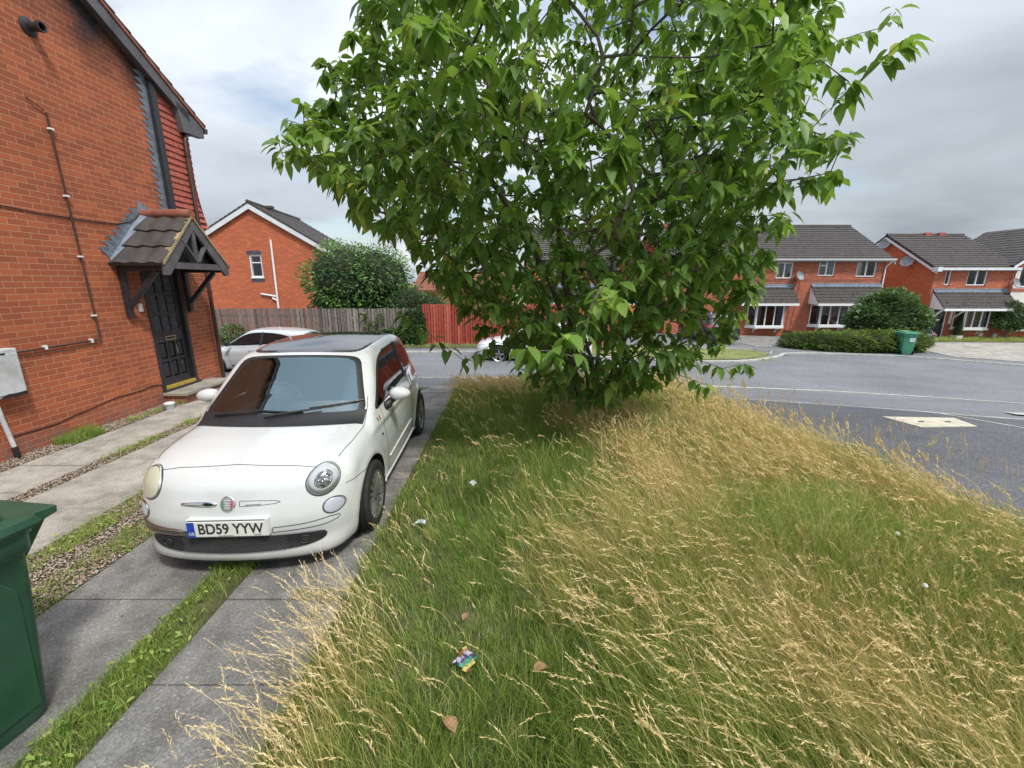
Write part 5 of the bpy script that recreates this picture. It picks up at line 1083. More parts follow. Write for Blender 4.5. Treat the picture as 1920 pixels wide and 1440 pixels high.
# mirrors, handles, flag, repeater
for s_ in (1, -1):
    mr = MB(); V = []; n, k_ = 20, 12
    for i in range(k_ + 1):
        a = pi * i / k_
        for j in range(n): b = 2 * pi * j / n; V.append((s_ * .905 + .105 * sin(a) ** .8 * cos(b) * (1 + .12 * s_ * cos(b)), 1.37 - .075 * cos(a) * (1 if cos(a) > 0 else .7), 1.015 + .066 * sin(a) ** .8 * sin(b)))
    mr.add(V, [(i * n + j, i * n + (j + 1) % n, (i + 1) * n + (j + 1) % n, (i + 1) * n + j) for i in range(k_) for j in range(n)]); mo = mr.build('door_mirror', P_cream, FI, smooth=True)
    MB().tube([(s_ * .765, 1.33, .895), (s_ * .80, 1.345, .91), (s_ * .83, 1.37, .945), (s_ * .86, 1.38, .965)], [.05, .042, .032, .03], 10).build('mirror_arm', M_plastic, mo, smooth=True)
    MB().box(s_ * .905 - .09, s_ * .905 + .09, 1.425, 1.43, .965, 1.065).build('mirror_glass', M_chrome, mo)
    hx = float(cs.side_(np.array([2.25]), np.array([.80]))[0]); hd = MB(); hd.tube([(s_ * (hx - .005), 2.16, .80), (s_ * (hx + .03), 2.19, .80), (s_ * (hx + .034), 2.31, .805), (s_ * (hx - .005), 2.34, .805)], .011, 8); ho = hd.build('door_handle', M_chrome, FI, smooth=True)
    rc_ = patch(cs, 'handle_recess', ell(2.25, .80, .05, .03), 'side', M_chrome, ho, .004, rings=(1, .8, .4));
    if s_ < 0: mirror(rc_); bpy.data.objects.remove(rc_)
fg = thing  # flag badge on the wing
for (c_, n_, y_) in (((.05, .22, .12), 'flag_badge', 1.02), ((.45, .03, .06), 'flag_badge', 1.075)): patch(cs, n_, np.array([(y_, .835), (y_ + .025, .835), (y_ + .025, .88), (y_, .88)]), 'side', flat('flag%d' % int(y_ * 1000), c_, .4), FI, .004, rings=(1, .8, .4), smooth=False)
rp = patch(cs, 'side_repeater', ell(1.08, .70, .022, .014), 'side', M_plastic, FI, .005, rings=(1, .7, .3))
# cowl and wipers
cw = smooth_poly([(-.665, .945), (-.655, .99), (-.45, .985), (0, .99), (.45, .985), (.655, .99), (.665, .945), (.45, .95), (0, .955), (-.45, .95)], 80, 1)
q = lift(cs, np.array([(x, .96) for x in np.linspace(-.64, .64, 30)]), 'front', .006)
xs_ = np.linspace(-.70, .70, 30); fr0 = [(x, .70 + .20 * x * x + .25 * abs(x) ** 5) for x in xs_]; bk0 = [(x, .835 + .26 * x * x + .25 * abs(x) ** 5) for x in xs_[::-1]]
cwO = np.array(fr0 + bk0); Vc = lift(cs, np.array([(x, y + (k / 4) * .15) for k in range(5) for (x, y) in fr0]), 'top', .006); MB().add(Vc, [(k * 30 + i, k * 30 + i + 1, k * 30 + i + 31, k * 30 + i + 30) for k in range(4) for i in range(29)]).build('scuttle', M_plastic, FI, smooth=True)
for (a, b, c_) in (((-.55, .965), (-.18, .985), (.14, .98)), ((-.10, .965), (.34, 1.00), (.60, 1.03))):
    A, B_, C_ = lift(cs, np.array([a, b, c_]), 'front', .022); S0 = lift(cs, np.array([(a[0] + .0, 1.0)]), 'front', .02)[0]
    wm_ = MB().tube([A + (0, -.03, -.01), (A + B_) / 2 + (0, -.03, .0), B_ + (0, -.012, 0)], [.012, .010, .007], 6).build('wiper', M_plastic, FI)
    u = np.linspace(0, 1, 8); lo_ = (c_[0] - .32 if c_[0] < .3 else c_[0] - .30)
    pb = lift(cs, np.array([(lo_ + (c_[0] - lo_ + .12) * t - .06, (b[1] + c_[1]) / 2 + .005 + .03 * (t - .5) * (1 if c_[0] > .3 else -.6)) for t in u]), 'front', .014); MB().tube(pb, .008, 5).build('wiper_blade', M_plastic, wm_)
# interior
it = MB(); it.prism([(-.66, 1.05, .90), (-.66, 1.45, .93), (-.66, 1.52, .84), (-.66, 1.50, .55), (-.66, 1.1, .55)], (1.32, 0, 0)); it.build('dashboard', M_seat, FI, bevel=.02)
MB().prism([(-.62, 1.49, .865), (-.62, 1.535, .84), (-.62, 1.52, .70), (-.62, 1.49, .70)], (1.24, 0, 0)).build('dash_panel', M_inner, FI, bevel=.01)
for sx in (-.34, .34):
    s1 = MB().prism([(sx - .24, 1.75, .42), (sx - .24, 2.25, .38), (sx - .24, 2.28, .55), (sx - .24, 1.75, .60)], (.48, 0, 0)).build('seat', M_seat, FI, bevel=.05)
    MB().prism([(sx - .23, 2.18, .5), (sx - .23, 2.30, .5), (sx - .22, 2.44, 1.08), (sx - .22, 2.34, 1.10)], (.45, 0, 0)).build('backrest', M_seat, s1, bevel=.05); MB().prism([(sx - .13, 2.33, 1.12), (sx - .13, 2.44, 1.12), (sx - .13, 2.47, 1.28), (sx - .13, 2.38, 1.29)], (.26, 0, 0)).build('headrest', M_inner, s1, bevel=.04)
MB().prism([(-.6, 2.9, .45), (-.6, 3.05, .45), (-.6, 3.15, 1.05), (-.6, 3.05, 1.06)], (1.2, 0, 0)).build('rear_seat', M_seat, FI, bevel=.04)
t = np.linspace(0, 2 * pi, 28, endpoint=False); sw = MB(); sw.tube([(-.34 + .18 * cos(a), 1.62 - .07 * sin(a), .93 + .165 * sin(a)) for a in t], .017, 8, closed=True); sw.tube([(-.51, 1.62, .93), (-.34, 1.60, .93), (-.17, 1.62, .93)], .02, 6); sw.build('steering_wheel', M_inner, FI, smooth=True)
MB().lathe([(.001, -.0), (.13, -.0), (.15, .08), (.12, .10)], (-.34, 1.50, .93), 'y', 20).build('instrument_cowl', M_inner, FI, smooth=True)
MB().box(-.66, .66, .9, 3.2, .22, .30).build('floor', M_plastic, FI); MB().box(-.10, .10, 1.62, 1.64, 1.27, 1.335).build('rear_view_mirror', M_plastic, FI, bevel=.01)
for sx in (-.735, .735):
    wheel(FI, sx, .70, .292, .185, 'multi', M_alloy, .0); wheel(FI, sx, 3.0, .292, .185, 'multi', M_alloy)

# ---- generic hatchback / SUV ----
def simple_car(name, label, loc, rz, pm, kind, group=None):
    if kind == 'suv':
        c = CarShape(4.5, 1.86, 1.68, plan=[(0, .84), (.35, .96), (.9, 1), (3.8, 1), (4.2, .975), (4.5, .90)], side=[(.15, .93), (.3, .97), (.6, 1), (.85, .985), (1.02, .95), (1.1, .92)],
            nose=[(.2, .08), (.4, 0), (.7, .02), (.9, .10), (1.0, .3)], hood=[(0, .86), (.3, .95), (1.2, 1.06), (2, 1.03), (4.5, 1.04)], nosec=(.15, .35), tailc=(.08, .2), belt=1.0, gw=(.84, .68), wb=0, wt=0, rb=0, rt=0,
            roof=[(1.4, 1.5), (1.9, 1.62), (2.4, 1.68), (3.4, 1.66), (4.2, 1.58)], wheels=(.85, 3.5), R=.35, bottom=.22, wsc=.2, k=.09)
        c.ws = ((1.0, 1.15), (1.6, 1.95)); c.rw = ((1.0, 4.42), (1.58, 3.98)); c.gplan = [(1, .03), (2, 0), (3.5, 0), (4.3, .06)]
        sd = [(1.55, 1.06), (1.95, 1.40), (2.3, 1.53), (3.0, 1.55), (3.7, 1.50), (3.98, 1.32), (3.9, 1.12), (2.5, 1.07)]; ra = .42; rear = [(-.62, 1.10), (-.55, 1.42), (0, 1.47), (.55, 1.42), (.62, 1.10), (0, 1.08)]
        wso = [(-.68, 1.09), (-.58, 1.5), (0, 1.55), (.58, 1.5), (.68, 1.09), (0, 1.10)]
    else:
        c = CarShape(4.36, 1.80, 1.44, plan=[(0, .84), (.35, .955), (.9, 1), (3.6, 1), (4.0, .965), (4.36, .88)], side=[(.12, .92), (.25, .965), (.5, 1), (.72, .985), (.88, .95), (.96, .92)],
            nose=[(.15, .10), (.35, 0), (.55, .01), (.68, .08), (.75, .25)], hood=[(0, .66), (.3, .76), (1.1, .90), (1.5, .92), (2.4, .93), (3.6, .98), (4.36, .95)], nosec=(.18, .45), tailc=(.15, .35), belt=.92, gw=(.80, .60), wb=0, wt=0, rb=0, rt=0,
            roof=[(1.2, 1.28), (1.8, 1.40), (2.3, 1.44), (3.0, 1.42), (3.6, 1.35), (4.0, 1.26)], wheels=(.86, 3.52), R=.32, bottom=.17, wsc=.22, k=.08)
        c.ws = ((.9, 1.02), (1.40, 1.95)); c.rw = ((.95, 4.25), (1.32, 3.72)); c.gplan = [(1, .04), (2, 0), (3.0, 0), (3.8, .08), (4.2, .16)]
        sd = [(1.30, .945), (1.62, 1.14), (1.95, 1.30), (2.3, 1.345), (2.9, 1.33), (3.35, 1.24), (3.62, 1.11), (3.50, 1.04), (2.5, .965), (1.6, .93)]; ra = .385; rear = [(-.58, 1.03), (-.5, 1.25), (0, 1.29), (.5, 1.25), (.58, 1.03), (0, 1.0)]
        wso = [(-.66, .97), (-.56, 1.28), (0, 1.34), (.56, 1.28), (.66, .97), (0, .975)]
    t = thing(name, label, 'car', loc, rz, group); b = body_mesh(c, [pm, M_plastic], t, [], ra, arch_x=.5, zc=.65, ystep=.06, nth=120, ncap=26); liner(t, c, ra, M_plastic, c.W / 2)
    so_ = smooth_poly(sd, 70, 2); s1 = patch(c, 'side_window', so_, 'side', [M_darkglass, M_plastic], t, .006, rings=(1, .98, .95, .6, .3)); mirror(s1)
    patch(c, 'windscreen', smooth_poly(wso, 60, 2), 'front', [M_darkglass, M_plastic], t, .006, rings=(1, .98, .95, .6, .3)); patch(c, 'rear_window', smooth_poly(rear, 60, 2), 'rear', [M_darkglass, M_plastic], t, .006, rings=(1, .98, .95, .6, .3))
    yp = 2.42 if kind != 'suv' else 2.7; zt = 1.345 if kind != 'suv' else 1.54; zb = .95 if kind != 'suv' else 1.06
    q = lift(c, np.array([(yp + (z - zb) * .10, z) for z in np.linspace(zb, zt, 8)]), 'side', .012); q2 = lift(c, np.array([(yp + .10 + (z - zb) * .10, z) for z in np.linspace(zb, zt, 8)]), 'side', .012)
    for s_ in (1, -1):
        V = np.vstack([q, q2]); V[:, 0] *= s_; MB().add(V, [(i, i + 1, 9 + i, 8 + i) for i in range(7)]).build('door_pillar', M_plastic, t)
        for pts in ([(1.42, zb - .03), (1.38, .6), (1.45, .3), (yp - .1, .28), (yp + .04, .5), (yp + .02, zb)], [(yp + .02, zb), (yp + .04, .5), (yp - .08, .28), (3.0, .3), (3.12, .5), (3.45, .8), (3.55, zb)]):
            o_ = seam(c, pts, 'side', .004, M_seamd, 'door_gap', b, 50)
            if s_ < 0: mirror(o_, b); bpy.data.objects.remove(o_)
        xw = c.W / 2
        MB().tube([(s_ * (xw - .03), 1.52, zb + .02), (s_ * (xw + .04), 1.50, zb + .03)], .03, 6).build('mirror_arm', M_plastic, t); MB().prism([(s_ * (xw + .02), 1.44, zb + .0), (s_ * (xw + .02), 1.54, zb + .0), (s_ * (xw + .02), 1.55, zb + .14), (s_ * (xw + .02), 1.46, zb + .14)], (s_ * .17, 0, 0)).build('door_mirror', M_plastic if kind == 'hatch' else pm, t, bevel=.03)
        for yh in (2.18, 3.15): MB().tube([(s_ * (xw - .03), yh - .09, zb - .12), (s_ * (xw + .015), yh - .06, zb - .12), (s_ * (xw + .015), yh + .06, zb - .118), (s_ * (xw - .03), yh + .09, zb - .115)], .011, 6).build('door_handle', pm, t)
        st = seam(c, [(1.45, .30), (2.9, .31)], 'side', .018, M_plastic, 'sill_trim', t, 30)
        if s_ < 0: mirror(st); bpy.data.objects.remove(st)
        patch(c, 'tail_light', smooth_poly([(s_ * .50, .80), (s_ * .72, .80), (s_ * .80, .86), (s_ * .78, .95), (s_ * .52, .92)] if kind != 'suv' else [(s_ * .60, .90), (s_ * .84, .88), (s_ * .88, 1.0), (s_ * .82, 1.08), (s_ * .62, 1.02)], 30, 1), 'rear', M_redlamp, t, .006, rings=(1, .8, .4))
        patch(c, 'headlight', smooth_poly([(s_ * .48, .60), (s_ * .78, .66), (s_ * .80, .72), (s_ * .55, .70)] if kind != 'suv' else [(s_ * .5, .78), (s_ * .8, .82), (s_ * .82, .90), (s_ * .55, .88)], 30, 1), 'front', M_clearlens, t, .006, rings=(1, .8, .4))
    zp = .62 if kind != 'suv' else .76; Q = lift(c, np.array([(0, zp)]), 'rear', .01)[0]
    pp = MB().box(-.26, .26, Q[1], Q[1] + .012, zp - .055, zp + .055).build('number_plate', M_plateY, t)
    if kind == 'suv': text_mesh('HN13 VMU', .09, M_ink, 'registration', pp, (0, Q[1] + .0135, zp), (pi / 2, 0, pi), .0005, sx=.9)
    bp = patch(c, 'rear_bumper', smooth_poly([(-.80, .30), (.80, .30), (.84, .52 if kind == 'suv' else .40), (-.84, .52 if kind == 'suv' else .40)], 40, 1), 'rear', M_plastic if kind != 'suv' else flat('bumper_grey', (.05, .05, .055), .35), t, .004, rings=(1, .9, .5)) if kind == 'suv' else None
    if kind == 'suv':
        for s_ in (1, -1): MB().tube([(s_ * .60, 1.9, 1.60), (s_ * .60, 2.0, 1.70), (s_ * .60, 3.9, 1.66), (s_ * .60, 4.0, 1.58)], .018, 6).build('roof_rail', M_chrome, t)
    for sx in (-1, 1):
        for wy in c.wheels: wheel(t, sx * (c.W / 2 - .09), wy, c.R, .21, 'five', M_alloy)
    return t
simple_car('parked_car', 'silver-white hatchback parked side-on in front of the grey fence', (-9.94, 13.62, -.70), -pi / 2 - .0, P_silver, 'hatch').scale = (.97, .90, .95)
simple_car('parked_car', 'white car parked by the red fence, mostly hidden behind the tree', (-1.35, 15.95, -.80), -pi / 2, P_white, 'hatch')
simple_car('parked_car', 'black estate car with yellow rear plate parked by the left bay window', (11.2, 26.6, -1.16), pi, P_black, 'suv')
simple_car('parked_car', 'dark car with red tail light half hidden behind the laurel by the front door', (22.6, 27.4, -1.55), pi, P_black, 'hatch')
# ---------------- leafy tree ----------------
def norm(a): return a / (np.linalg.norm(a, axis=-1, keepdims=True) + 1e-9)
def leaf_mesh(P, A, Nn, Ln, wr=.42, bend=.25, fold=.18, rows=((0, .04), (.2, .78), (.48, 1.0), (.78, .55), (1.0, .02)), wav=0.0):
    n = len(P); S_ = norm(np.cross(A, Nn)); U = norm(np.cross(S_, A)); V = np.zeros((n, len(rows), 3, 3)); bend = np.broadcast_to(bend, (n,))
    for i, (t, w_) in enumerate(rows):
        mid = P + A * (Ln * t)[:, None] + np.array((0, 0, -1.)) * (Ln * bend * t * t)[:, None]
        hw = (Ln * wr * .5 * w_)[:, None]; up = U * hw * fold * 2
        V[:, i, 0] = mid - S_ * hw + up; V[:, i, 1] = mid; V[:, i, 2] = mid + S_ * hw + up
    k = len(rows) * 3; f = []
    for i in range(len(rows) - 1):
        a = i * 3; f += [(a, a + 1, a + 4, a + 3), (a + 1, a + 2, a + 5, a + 4)]
    F = (np.array(f)[None] + (np.arange(n) * k)[:, None, None]).reshape(-1, 4); return V.reshape(-1, 3), F, len(f)
def ext_color(v, nf): return np.repeat(v, nf)
# crown width by height: (z, centre angle seen along the street, radius)
EZT = [(.25, 10.5, .35), (.6, 10.2, .88), (.9, 11, 1.22), (1.2, 12, 1.55), (1.9, 9.8, 2.02), (2.6, 7.6, 2.48), (3.0, 5.5, 2.88), (3.6, 3.8, 3.12), (3.9, 4.2, 3.05), (4.3, 6.0, 2.85), (5.2, 9.0, 3.0), (6.2, 9.5, 2.6), (7.0, 10, 1.6), (7.5, 10, .6)]
TB = np.array((1.28, 6.38, -.08)); TC = np.array((1.05, 6.1))
_ez = np.array(EZT)
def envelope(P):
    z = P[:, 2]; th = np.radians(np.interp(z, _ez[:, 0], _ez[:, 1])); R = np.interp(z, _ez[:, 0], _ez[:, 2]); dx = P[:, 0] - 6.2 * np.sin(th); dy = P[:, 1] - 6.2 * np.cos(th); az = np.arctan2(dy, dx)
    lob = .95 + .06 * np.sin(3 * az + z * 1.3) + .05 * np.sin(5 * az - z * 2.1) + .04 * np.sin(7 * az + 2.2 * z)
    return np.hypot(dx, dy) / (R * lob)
nt_ = 3700; pts = []
ph = rng.uniform(0, 6.28, (6, 3)); fr_ = rng.normal(0, 1, (6, 3)); fr_ = norm(fr_) * np.array((1.5, 1.9, 2.3, 2.8, 1.7, 2.1))[:, None]
def clump(P): return sum(np.sin(P @ fr_[i] + ph[i, 0]) for i in range(6)) / 6
while len(pts) < nt_:
    Q = np.column_stack([rng.uniform(-4, 6, 4000), rng.uniform(1.5, 10.8, 4000), rng.uniform(.35, 7.4, 4000)]); e = envelope(Q)
    ok = (e < 1) & (rng.random(4000) < (.16 + .84 * e ** 1.5)) & (rng.random(4000) < np.clip(1.5 - .17 * Q[:, 2], .3, 1)) & (rng.random(4000) < np.clip(.45 + .35 * Q[:, 2], .5, 1)) & (clump(Q) + rng.normal(0, .12, 4000) > -.20 - .4 * (Q[:, 2] < 2.2))
    pts += list(Q[ok])
tips = np.array(pts[:nt_])
# extra reaching sprays seen against sky and road
tips = np.vstack([tips, [(-2.25, 4.7, 3.5), (-2.1, 4.75, 3.35), (-2.35, 4.75, 3.35), (-1.95, 4.7, 3.55), (-2.4, 4.8, 3.5), (-1.8, 4.7, 3.3), (-2.0, 4.8, 3.2), (-2.2, 4.9, 3.6), (3.6, 5.4, 3.6), (3.5, 5.4, 3.3), (2.7, 4.9, 1.15), (2.5, 4.9, 1.1), (2.85, 4.95, 1.08), (2.6, 5.5, .75), (-.6, 5.3, 1.1), (-.9, 5.2, 1.35), (-1.3, 5.0, 1.75), (4.2, 5.6, 4.9), (4.4, 5.7, 5.1), (.3, 3.0, 1.62), (.5, 3.05, 1.55), (.12, 3.1, 1.6), (.35, 2.95, 1.72), (.75, 3.1, 1.98), (.6, 3.2, 1.95)]])
nodes = [TB.copy()]; parent_ = [-1]
def addpath(a, pts_):
    for p in pts_: nodes.append(np.array(p, float)); parent_.append(a); a = len(nodes) - 1
    return a
for k in range(9):      # several stems from the ground
    az = 2 * pi * k / 9 + rng.uniform(-.3, .3); sp = rng.uniform(.16, .44) if k else .05; b = TB + np.array((cos(az) * .10, sin(az) * .10, 0)); a = addpath(0, [b]); L_ = rng.uniform(3.2, 5.2)
    P = []; d = np.array((cos(az) * sp, sin(az) * sp, 1.)); p = b.copy()
    for i in range(int(L_ / .16)): d = norm(d + rng.normal(0, .05, 3) + np.array((cos(az), sin(az), 0)) * .012); p = p + d * .16; P.append(p.copy())
    addpath(a, P)
order = np.argsort(np.linalg.norm((tips - (TC[0], TC[1], 1.8)) * (1, 1, .7), axis=1))
for ti in order:
    t = tips[ti]; NA = np.array(nodes); dv = t - NA; d = np.linalg.norm(dv, axis=1); rad = np.hypot(NA[:, 0] - TC[0], NA[:, 1] - TC[1])
    cost = d + .55 * np.maximum(0, NA[:, 2] - t[2]); j = int(np.argmin(cost)); n_ = max(1, int(d[j] / .16)); a = j; s0 = NA[j]; sag = .10 * d[j]
    bow = rng.normal(0, .05, 3) * d[j]
    for i in range(1, n_ + 1): u = i / n_; nodes.append(s0 + (t - s0) * u + (np.array((0, 0, sag)) + bow) * 4 * u * (1 - u) * .5); parent_.append(a); a = len(nodes) - 1
    tips[ti] = t; 
NA = np.array(nodes); PA = np.array(parent_); load = np.zeros(len(NA)); ch = np.bincount(PA[1:], minlength=len(NA)); load[ch == 0] = 1
for i in range(len(NA) - 1, 0, -1): load[PA[i]] += load[i]
rad_ = .0042 * np.maximum(load, 1) ** .40; rad_[0] = rad_[1:10].max()
tree = thing('leafy_tree', 'multi-stemmed broadleaf tree with drooping green leaves standing in the long grass', 'tree', (0, 0, 0))
V, F = [], []; seg = 6; i1 = np.arange(1, len(NA)); a_, b_ = NA[PA[i1]], NA[i1]; d_ = norm(b_ - a_); ref = np.where(np.abs(d_[:, 2:3]) < .9, np.array((0, 0, 1.)), np.array((1., 0, 0))); u_ = norm(np.cross(d_, ref)); w_ = np.cross(d_, u_)
ra = np.minimum(rad_[PA[i1]], rad_[i1] * 1.25); rb = rad_[i1]; Vt = np.zeros((len(i1), 2, seg, 3))
for k in range(seg):
    c_, s_ = cos(2 * pi * k / seg), sin(2 * pi * k / seg); Vt[:, 0, k] = a_ - d_ * ra[:, None] * .3 + (u_ * c_ + w_ * s_) * ra[:, None]; Vt[:, 1, k] = b_ + (u_ * c_ + w_ * s_) * rb[:, None]
fb = np.array([(k, (k + 1) % seg, seg + (k + 1) % seg, seg + k) for k in range(seg)]); Ft = (fb[None] + (np.arange(len(i1)) * 2 * seg)[:, None, None])
M_bark = mnoise('bark', (.045, .036, .028), (.13, .105, .085), 9, .9, .006, 60, c3=(.085, .07, .055))
big = rb > .016
trunk = np_mesh('trunk', Vt[big].reshape(-1, 3), (fb[None] + (np.arange(big.sum()) * 2 * seg)[:, None, None]).reshape(-1, 4), M_bark, tree)
np_mesh('branches', Vt[~big].reshape(-1, 3), (fb[None] + (np.arange((~big).sum()) * 2 * seg)[:, None, None]).reshape(-1, 4), M_bark, tree)
# leaves: along the last stretch of every twig
thin = i1[(rad_[i1] < .011)]; P, A, Nn, Ln, Vv, Bd = [], [], [], [], [], []
ev = envelope(NA)
for t in thin:
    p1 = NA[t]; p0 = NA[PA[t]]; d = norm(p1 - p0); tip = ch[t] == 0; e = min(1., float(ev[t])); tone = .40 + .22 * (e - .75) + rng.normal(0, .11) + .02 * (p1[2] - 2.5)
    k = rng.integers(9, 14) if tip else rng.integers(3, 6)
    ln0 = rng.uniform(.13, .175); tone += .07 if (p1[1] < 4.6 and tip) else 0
    for q in range(k):
        base = p1 + d * rng.uniform(-.16, .06) + rng.normal(0, .022, 3); az = rng.uniform(0, 2 * pi)
        out = norm(np.array((cos(az), sin(az), 0)) * .66 + d * .30 + np.array((0, 0, rng.uniform(-1.0, .10)))); up = norm(np.array((0, 0, 1.)) + rng.normal(0, .30, 3) + np.array((cos(az), sin(az), 0)) * .5)
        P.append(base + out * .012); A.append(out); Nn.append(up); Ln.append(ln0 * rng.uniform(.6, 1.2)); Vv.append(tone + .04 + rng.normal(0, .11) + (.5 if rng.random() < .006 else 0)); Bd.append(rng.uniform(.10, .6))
print('leaves', len(P), 'nodes', len(NA))
P, A, Nn, Ln, Vv, Bd = (np.array(x) for x in (P, A, Nn, Ln, Vv, Bd))
V, F, nf = leaf_mesh(P, A, Nn, Ln, .56, Bd, .14)
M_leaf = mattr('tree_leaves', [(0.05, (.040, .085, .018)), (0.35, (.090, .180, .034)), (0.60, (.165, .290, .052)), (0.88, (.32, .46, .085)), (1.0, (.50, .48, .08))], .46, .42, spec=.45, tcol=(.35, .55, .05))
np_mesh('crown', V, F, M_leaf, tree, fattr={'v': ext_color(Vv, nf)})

# ---------------- shrubs and hedges ----------------
def bush(name, label, cat, blobs, n, ln, stops, loc=(0, 0, 0), wr=.4, droop=(-.6, .5), core=True, spec=.5, rough=.35, group=None, trans=.2, tuft=0, topc=0.0, outw=.9):
    t = thing(name, label, cat, loc, 0, group); B = np.array(blobs, float); vol = (B[:, 3] * B[:, 4] * B[:, 5]) ** (2 / 3); pick = rng.choice(len(B), n, p=vol / vol.sum()); d = norm(rng.normal(0, 1, (n, 3)))
    lump = 1 + .07 * np.sin(d @ np.array((5, 3, 4)) + pick) + .05 * np.sin(d @ np.array((9, -7, 6)) + pick * 2); r = rng.uniform(.78, 1.04, n) ** 1 * lump
    P = B[pick, :3] + d * B[pick, 3:] * r[:, None]
    keep = np.ones(n, bool)
    for b in B: keep &= ~((((P - b[:3]) / (b[3:] * .76)) ** 2).sum(1) < 1)
    keep &= P[:, 2] > .02; P, d = P[keep], d[keep]; n = len(P); rr = r[keep]
    az = rng.uniform(0, 2 * pi, n); A = norm(d * outw + np.column_stack([np.cos(az), np.sin(az), rng.uniform(*droop, n)]) * .8); N_ = norm(d + rng.normal(0, .5, (n, 3)) + (0, 0, .6))
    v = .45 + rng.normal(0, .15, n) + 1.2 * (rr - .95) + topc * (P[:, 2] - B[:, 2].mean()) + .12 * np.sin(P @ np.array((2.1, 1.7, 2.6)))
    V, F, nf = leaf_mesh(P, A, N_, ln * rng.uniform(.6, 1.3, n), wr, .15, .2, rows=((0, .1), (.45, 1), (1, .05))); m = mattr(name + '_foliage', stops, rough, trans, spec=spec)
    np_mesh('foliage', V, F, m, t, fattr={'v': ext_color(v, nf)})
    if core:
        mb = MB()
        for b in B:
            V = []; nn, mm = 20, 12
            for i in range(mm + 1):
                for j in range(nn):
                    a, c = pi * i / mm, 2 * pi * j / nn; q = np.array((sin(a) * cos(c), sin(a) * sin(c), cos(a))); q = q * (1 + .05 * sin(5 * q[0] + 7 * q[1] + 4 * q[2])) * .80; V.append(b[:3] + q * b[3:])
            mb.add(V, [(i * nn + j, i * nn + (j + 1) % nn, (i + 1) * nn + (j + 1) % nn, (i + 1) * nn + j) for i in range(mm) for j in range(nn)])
        mb.build('dark_core', mnoise(name + '_inner', (.010, .016, .008), (.03, .04, .016), 12, .9), t, smooth=True)  # solid dark core, stops the foliage being see-through
    MB().tube([(B[:, 0].mean(), B[:, 1].mean(), -.3), (B[:, 0].mean(), B[:, 1].mean(), B[:, 2].mean())], .06, 6).build('stem', M_bark, t)
    return t
G_dark = [(0.1, (.012, .035, .012)), (0.45, (.035, .085, .022)), (0.75, (.075, .165, .035)), (1.0, (.17, .29, .07))]
bush('laurel_tree', 'large rounded glossy laurel rising behind the grey fence beside the brick house', 'bush', [(-.6, 0, 2.9, 2.0, 1.5, 1.75), (.9, 0, 2.9, 1.6, 1.4, 1.6), (-.9, 0, 1.5, 1.5, 1.3, 1.4), (.5, .2, 1.3, 2.0, 1.4, 1.5)], 15000, .17, [(0.1, (.020, .055, .018)), (0.45, (.060, .145, .034)), (0.75, (.12, .25, .05)), (1.0, (.25, .40, .09))], (-7.35, 20.9, -.72), topc=.07)
bush('evergreen_bush', 'lower dark evergreen bush between the laurel and the red fence', 'bush', [(-.4, 0, 1.6, 1.2, 1.0, 1.1), (.6, 0, 1.4, 1.0, .9, .9)], 6000, .14, G_dark, (-4.6, 20.4, -.72))
bush('ivy', 'dark ivy mound spilling over the fence end beside the red pickets', 'ivy', [(0, 0, .55, .65, .28, .6), (.1, .02, 1.05, .5, .2, .6), (-.9, 0, .35, .6, .22, .42)], 4200, .11, G_dark, (-4.45, 18.72, -.72), wr=.7)
bush('climbing_plant', 'thin climber with light leaves on the grey fence above the silver-white hatchback', 'climber', [(0, 0, .8, .30, .10, .28), (.5, 0, 1.25, .16, .08, .16), (-.3, 0, 1.35, .15, .08, .12)], 420, .10, [(0.1, (.04, .08, .02)), (0.9, (.20, .28, .05))], (-6.3, 18.78, -.72), wr=.6, core=False)
bush('climbing_plant', 'green weeds against the fence just behind the near house corner', 'climber', [(0, 0, .45, .55, .25, .55), (.8, 0, .3, .4, .2, .3)], 1500, .12, [(0.1, (.03, .07, .015)), (0.9, (.16, .26, .05))], (-12.3, 18.6, -.72), core=False)
bush('laurel_bush', 'large round laurel bush behind the bright green bin', 'bush', [(0, 0, 1.6, 1.75, 1.2, 1.25), (1.1, .1, 1.35, 1.2, 1.0, 1.05), (-.8, 0, 1.3, 1.1, 1.0, 1.0), (.2, 0, 2.25, 1.1, .9, .85)], 9000, .22, G_dark, (20.1, 22.9, -1.40), droop=(-.1, .9), topc=.06)
G_hedge = [(0.1, (.020, .040, .010)), (0.45, (.065, .105, .022)), (0.75, (.14, .20, .035)), (1.0, (.26, .32, .07))]
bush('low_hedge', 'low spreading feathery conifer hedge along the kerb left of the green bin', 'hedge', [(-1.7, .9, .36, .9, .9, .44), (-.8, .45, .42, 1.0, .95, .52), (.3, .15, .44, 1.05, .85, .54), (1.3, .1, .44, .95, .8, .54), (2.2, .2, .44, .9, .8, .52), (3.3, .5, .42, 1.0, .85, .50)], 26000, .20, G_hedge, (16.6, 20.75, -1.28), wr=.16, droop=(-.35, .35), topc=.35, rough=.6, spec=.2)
bush('shrub', 'dark shrub against the wall between the two houses at the right edge', 'bush', [(0, 0, 2.0, .8, .5, .6), (.6, 0, 1.5, .8, .45, .7), (-.3, 0, 1.4, .6, .4, .5)], 4500, .14, G_dark, (31.9, 27.3, -1.7))
tp = thing('potted_conifer', 'small dark cone shaped conifer in a white pot by the dark front door', 'potted plant', (28.95, 27.4, -1.62)); 
MB().prism([(-.17, -.17, 0), (.17, -.17, 0), (.21, -.21, .32), (-.21, -.21, .32)], (0, .4, 0)).build('pot', M_white, tp)
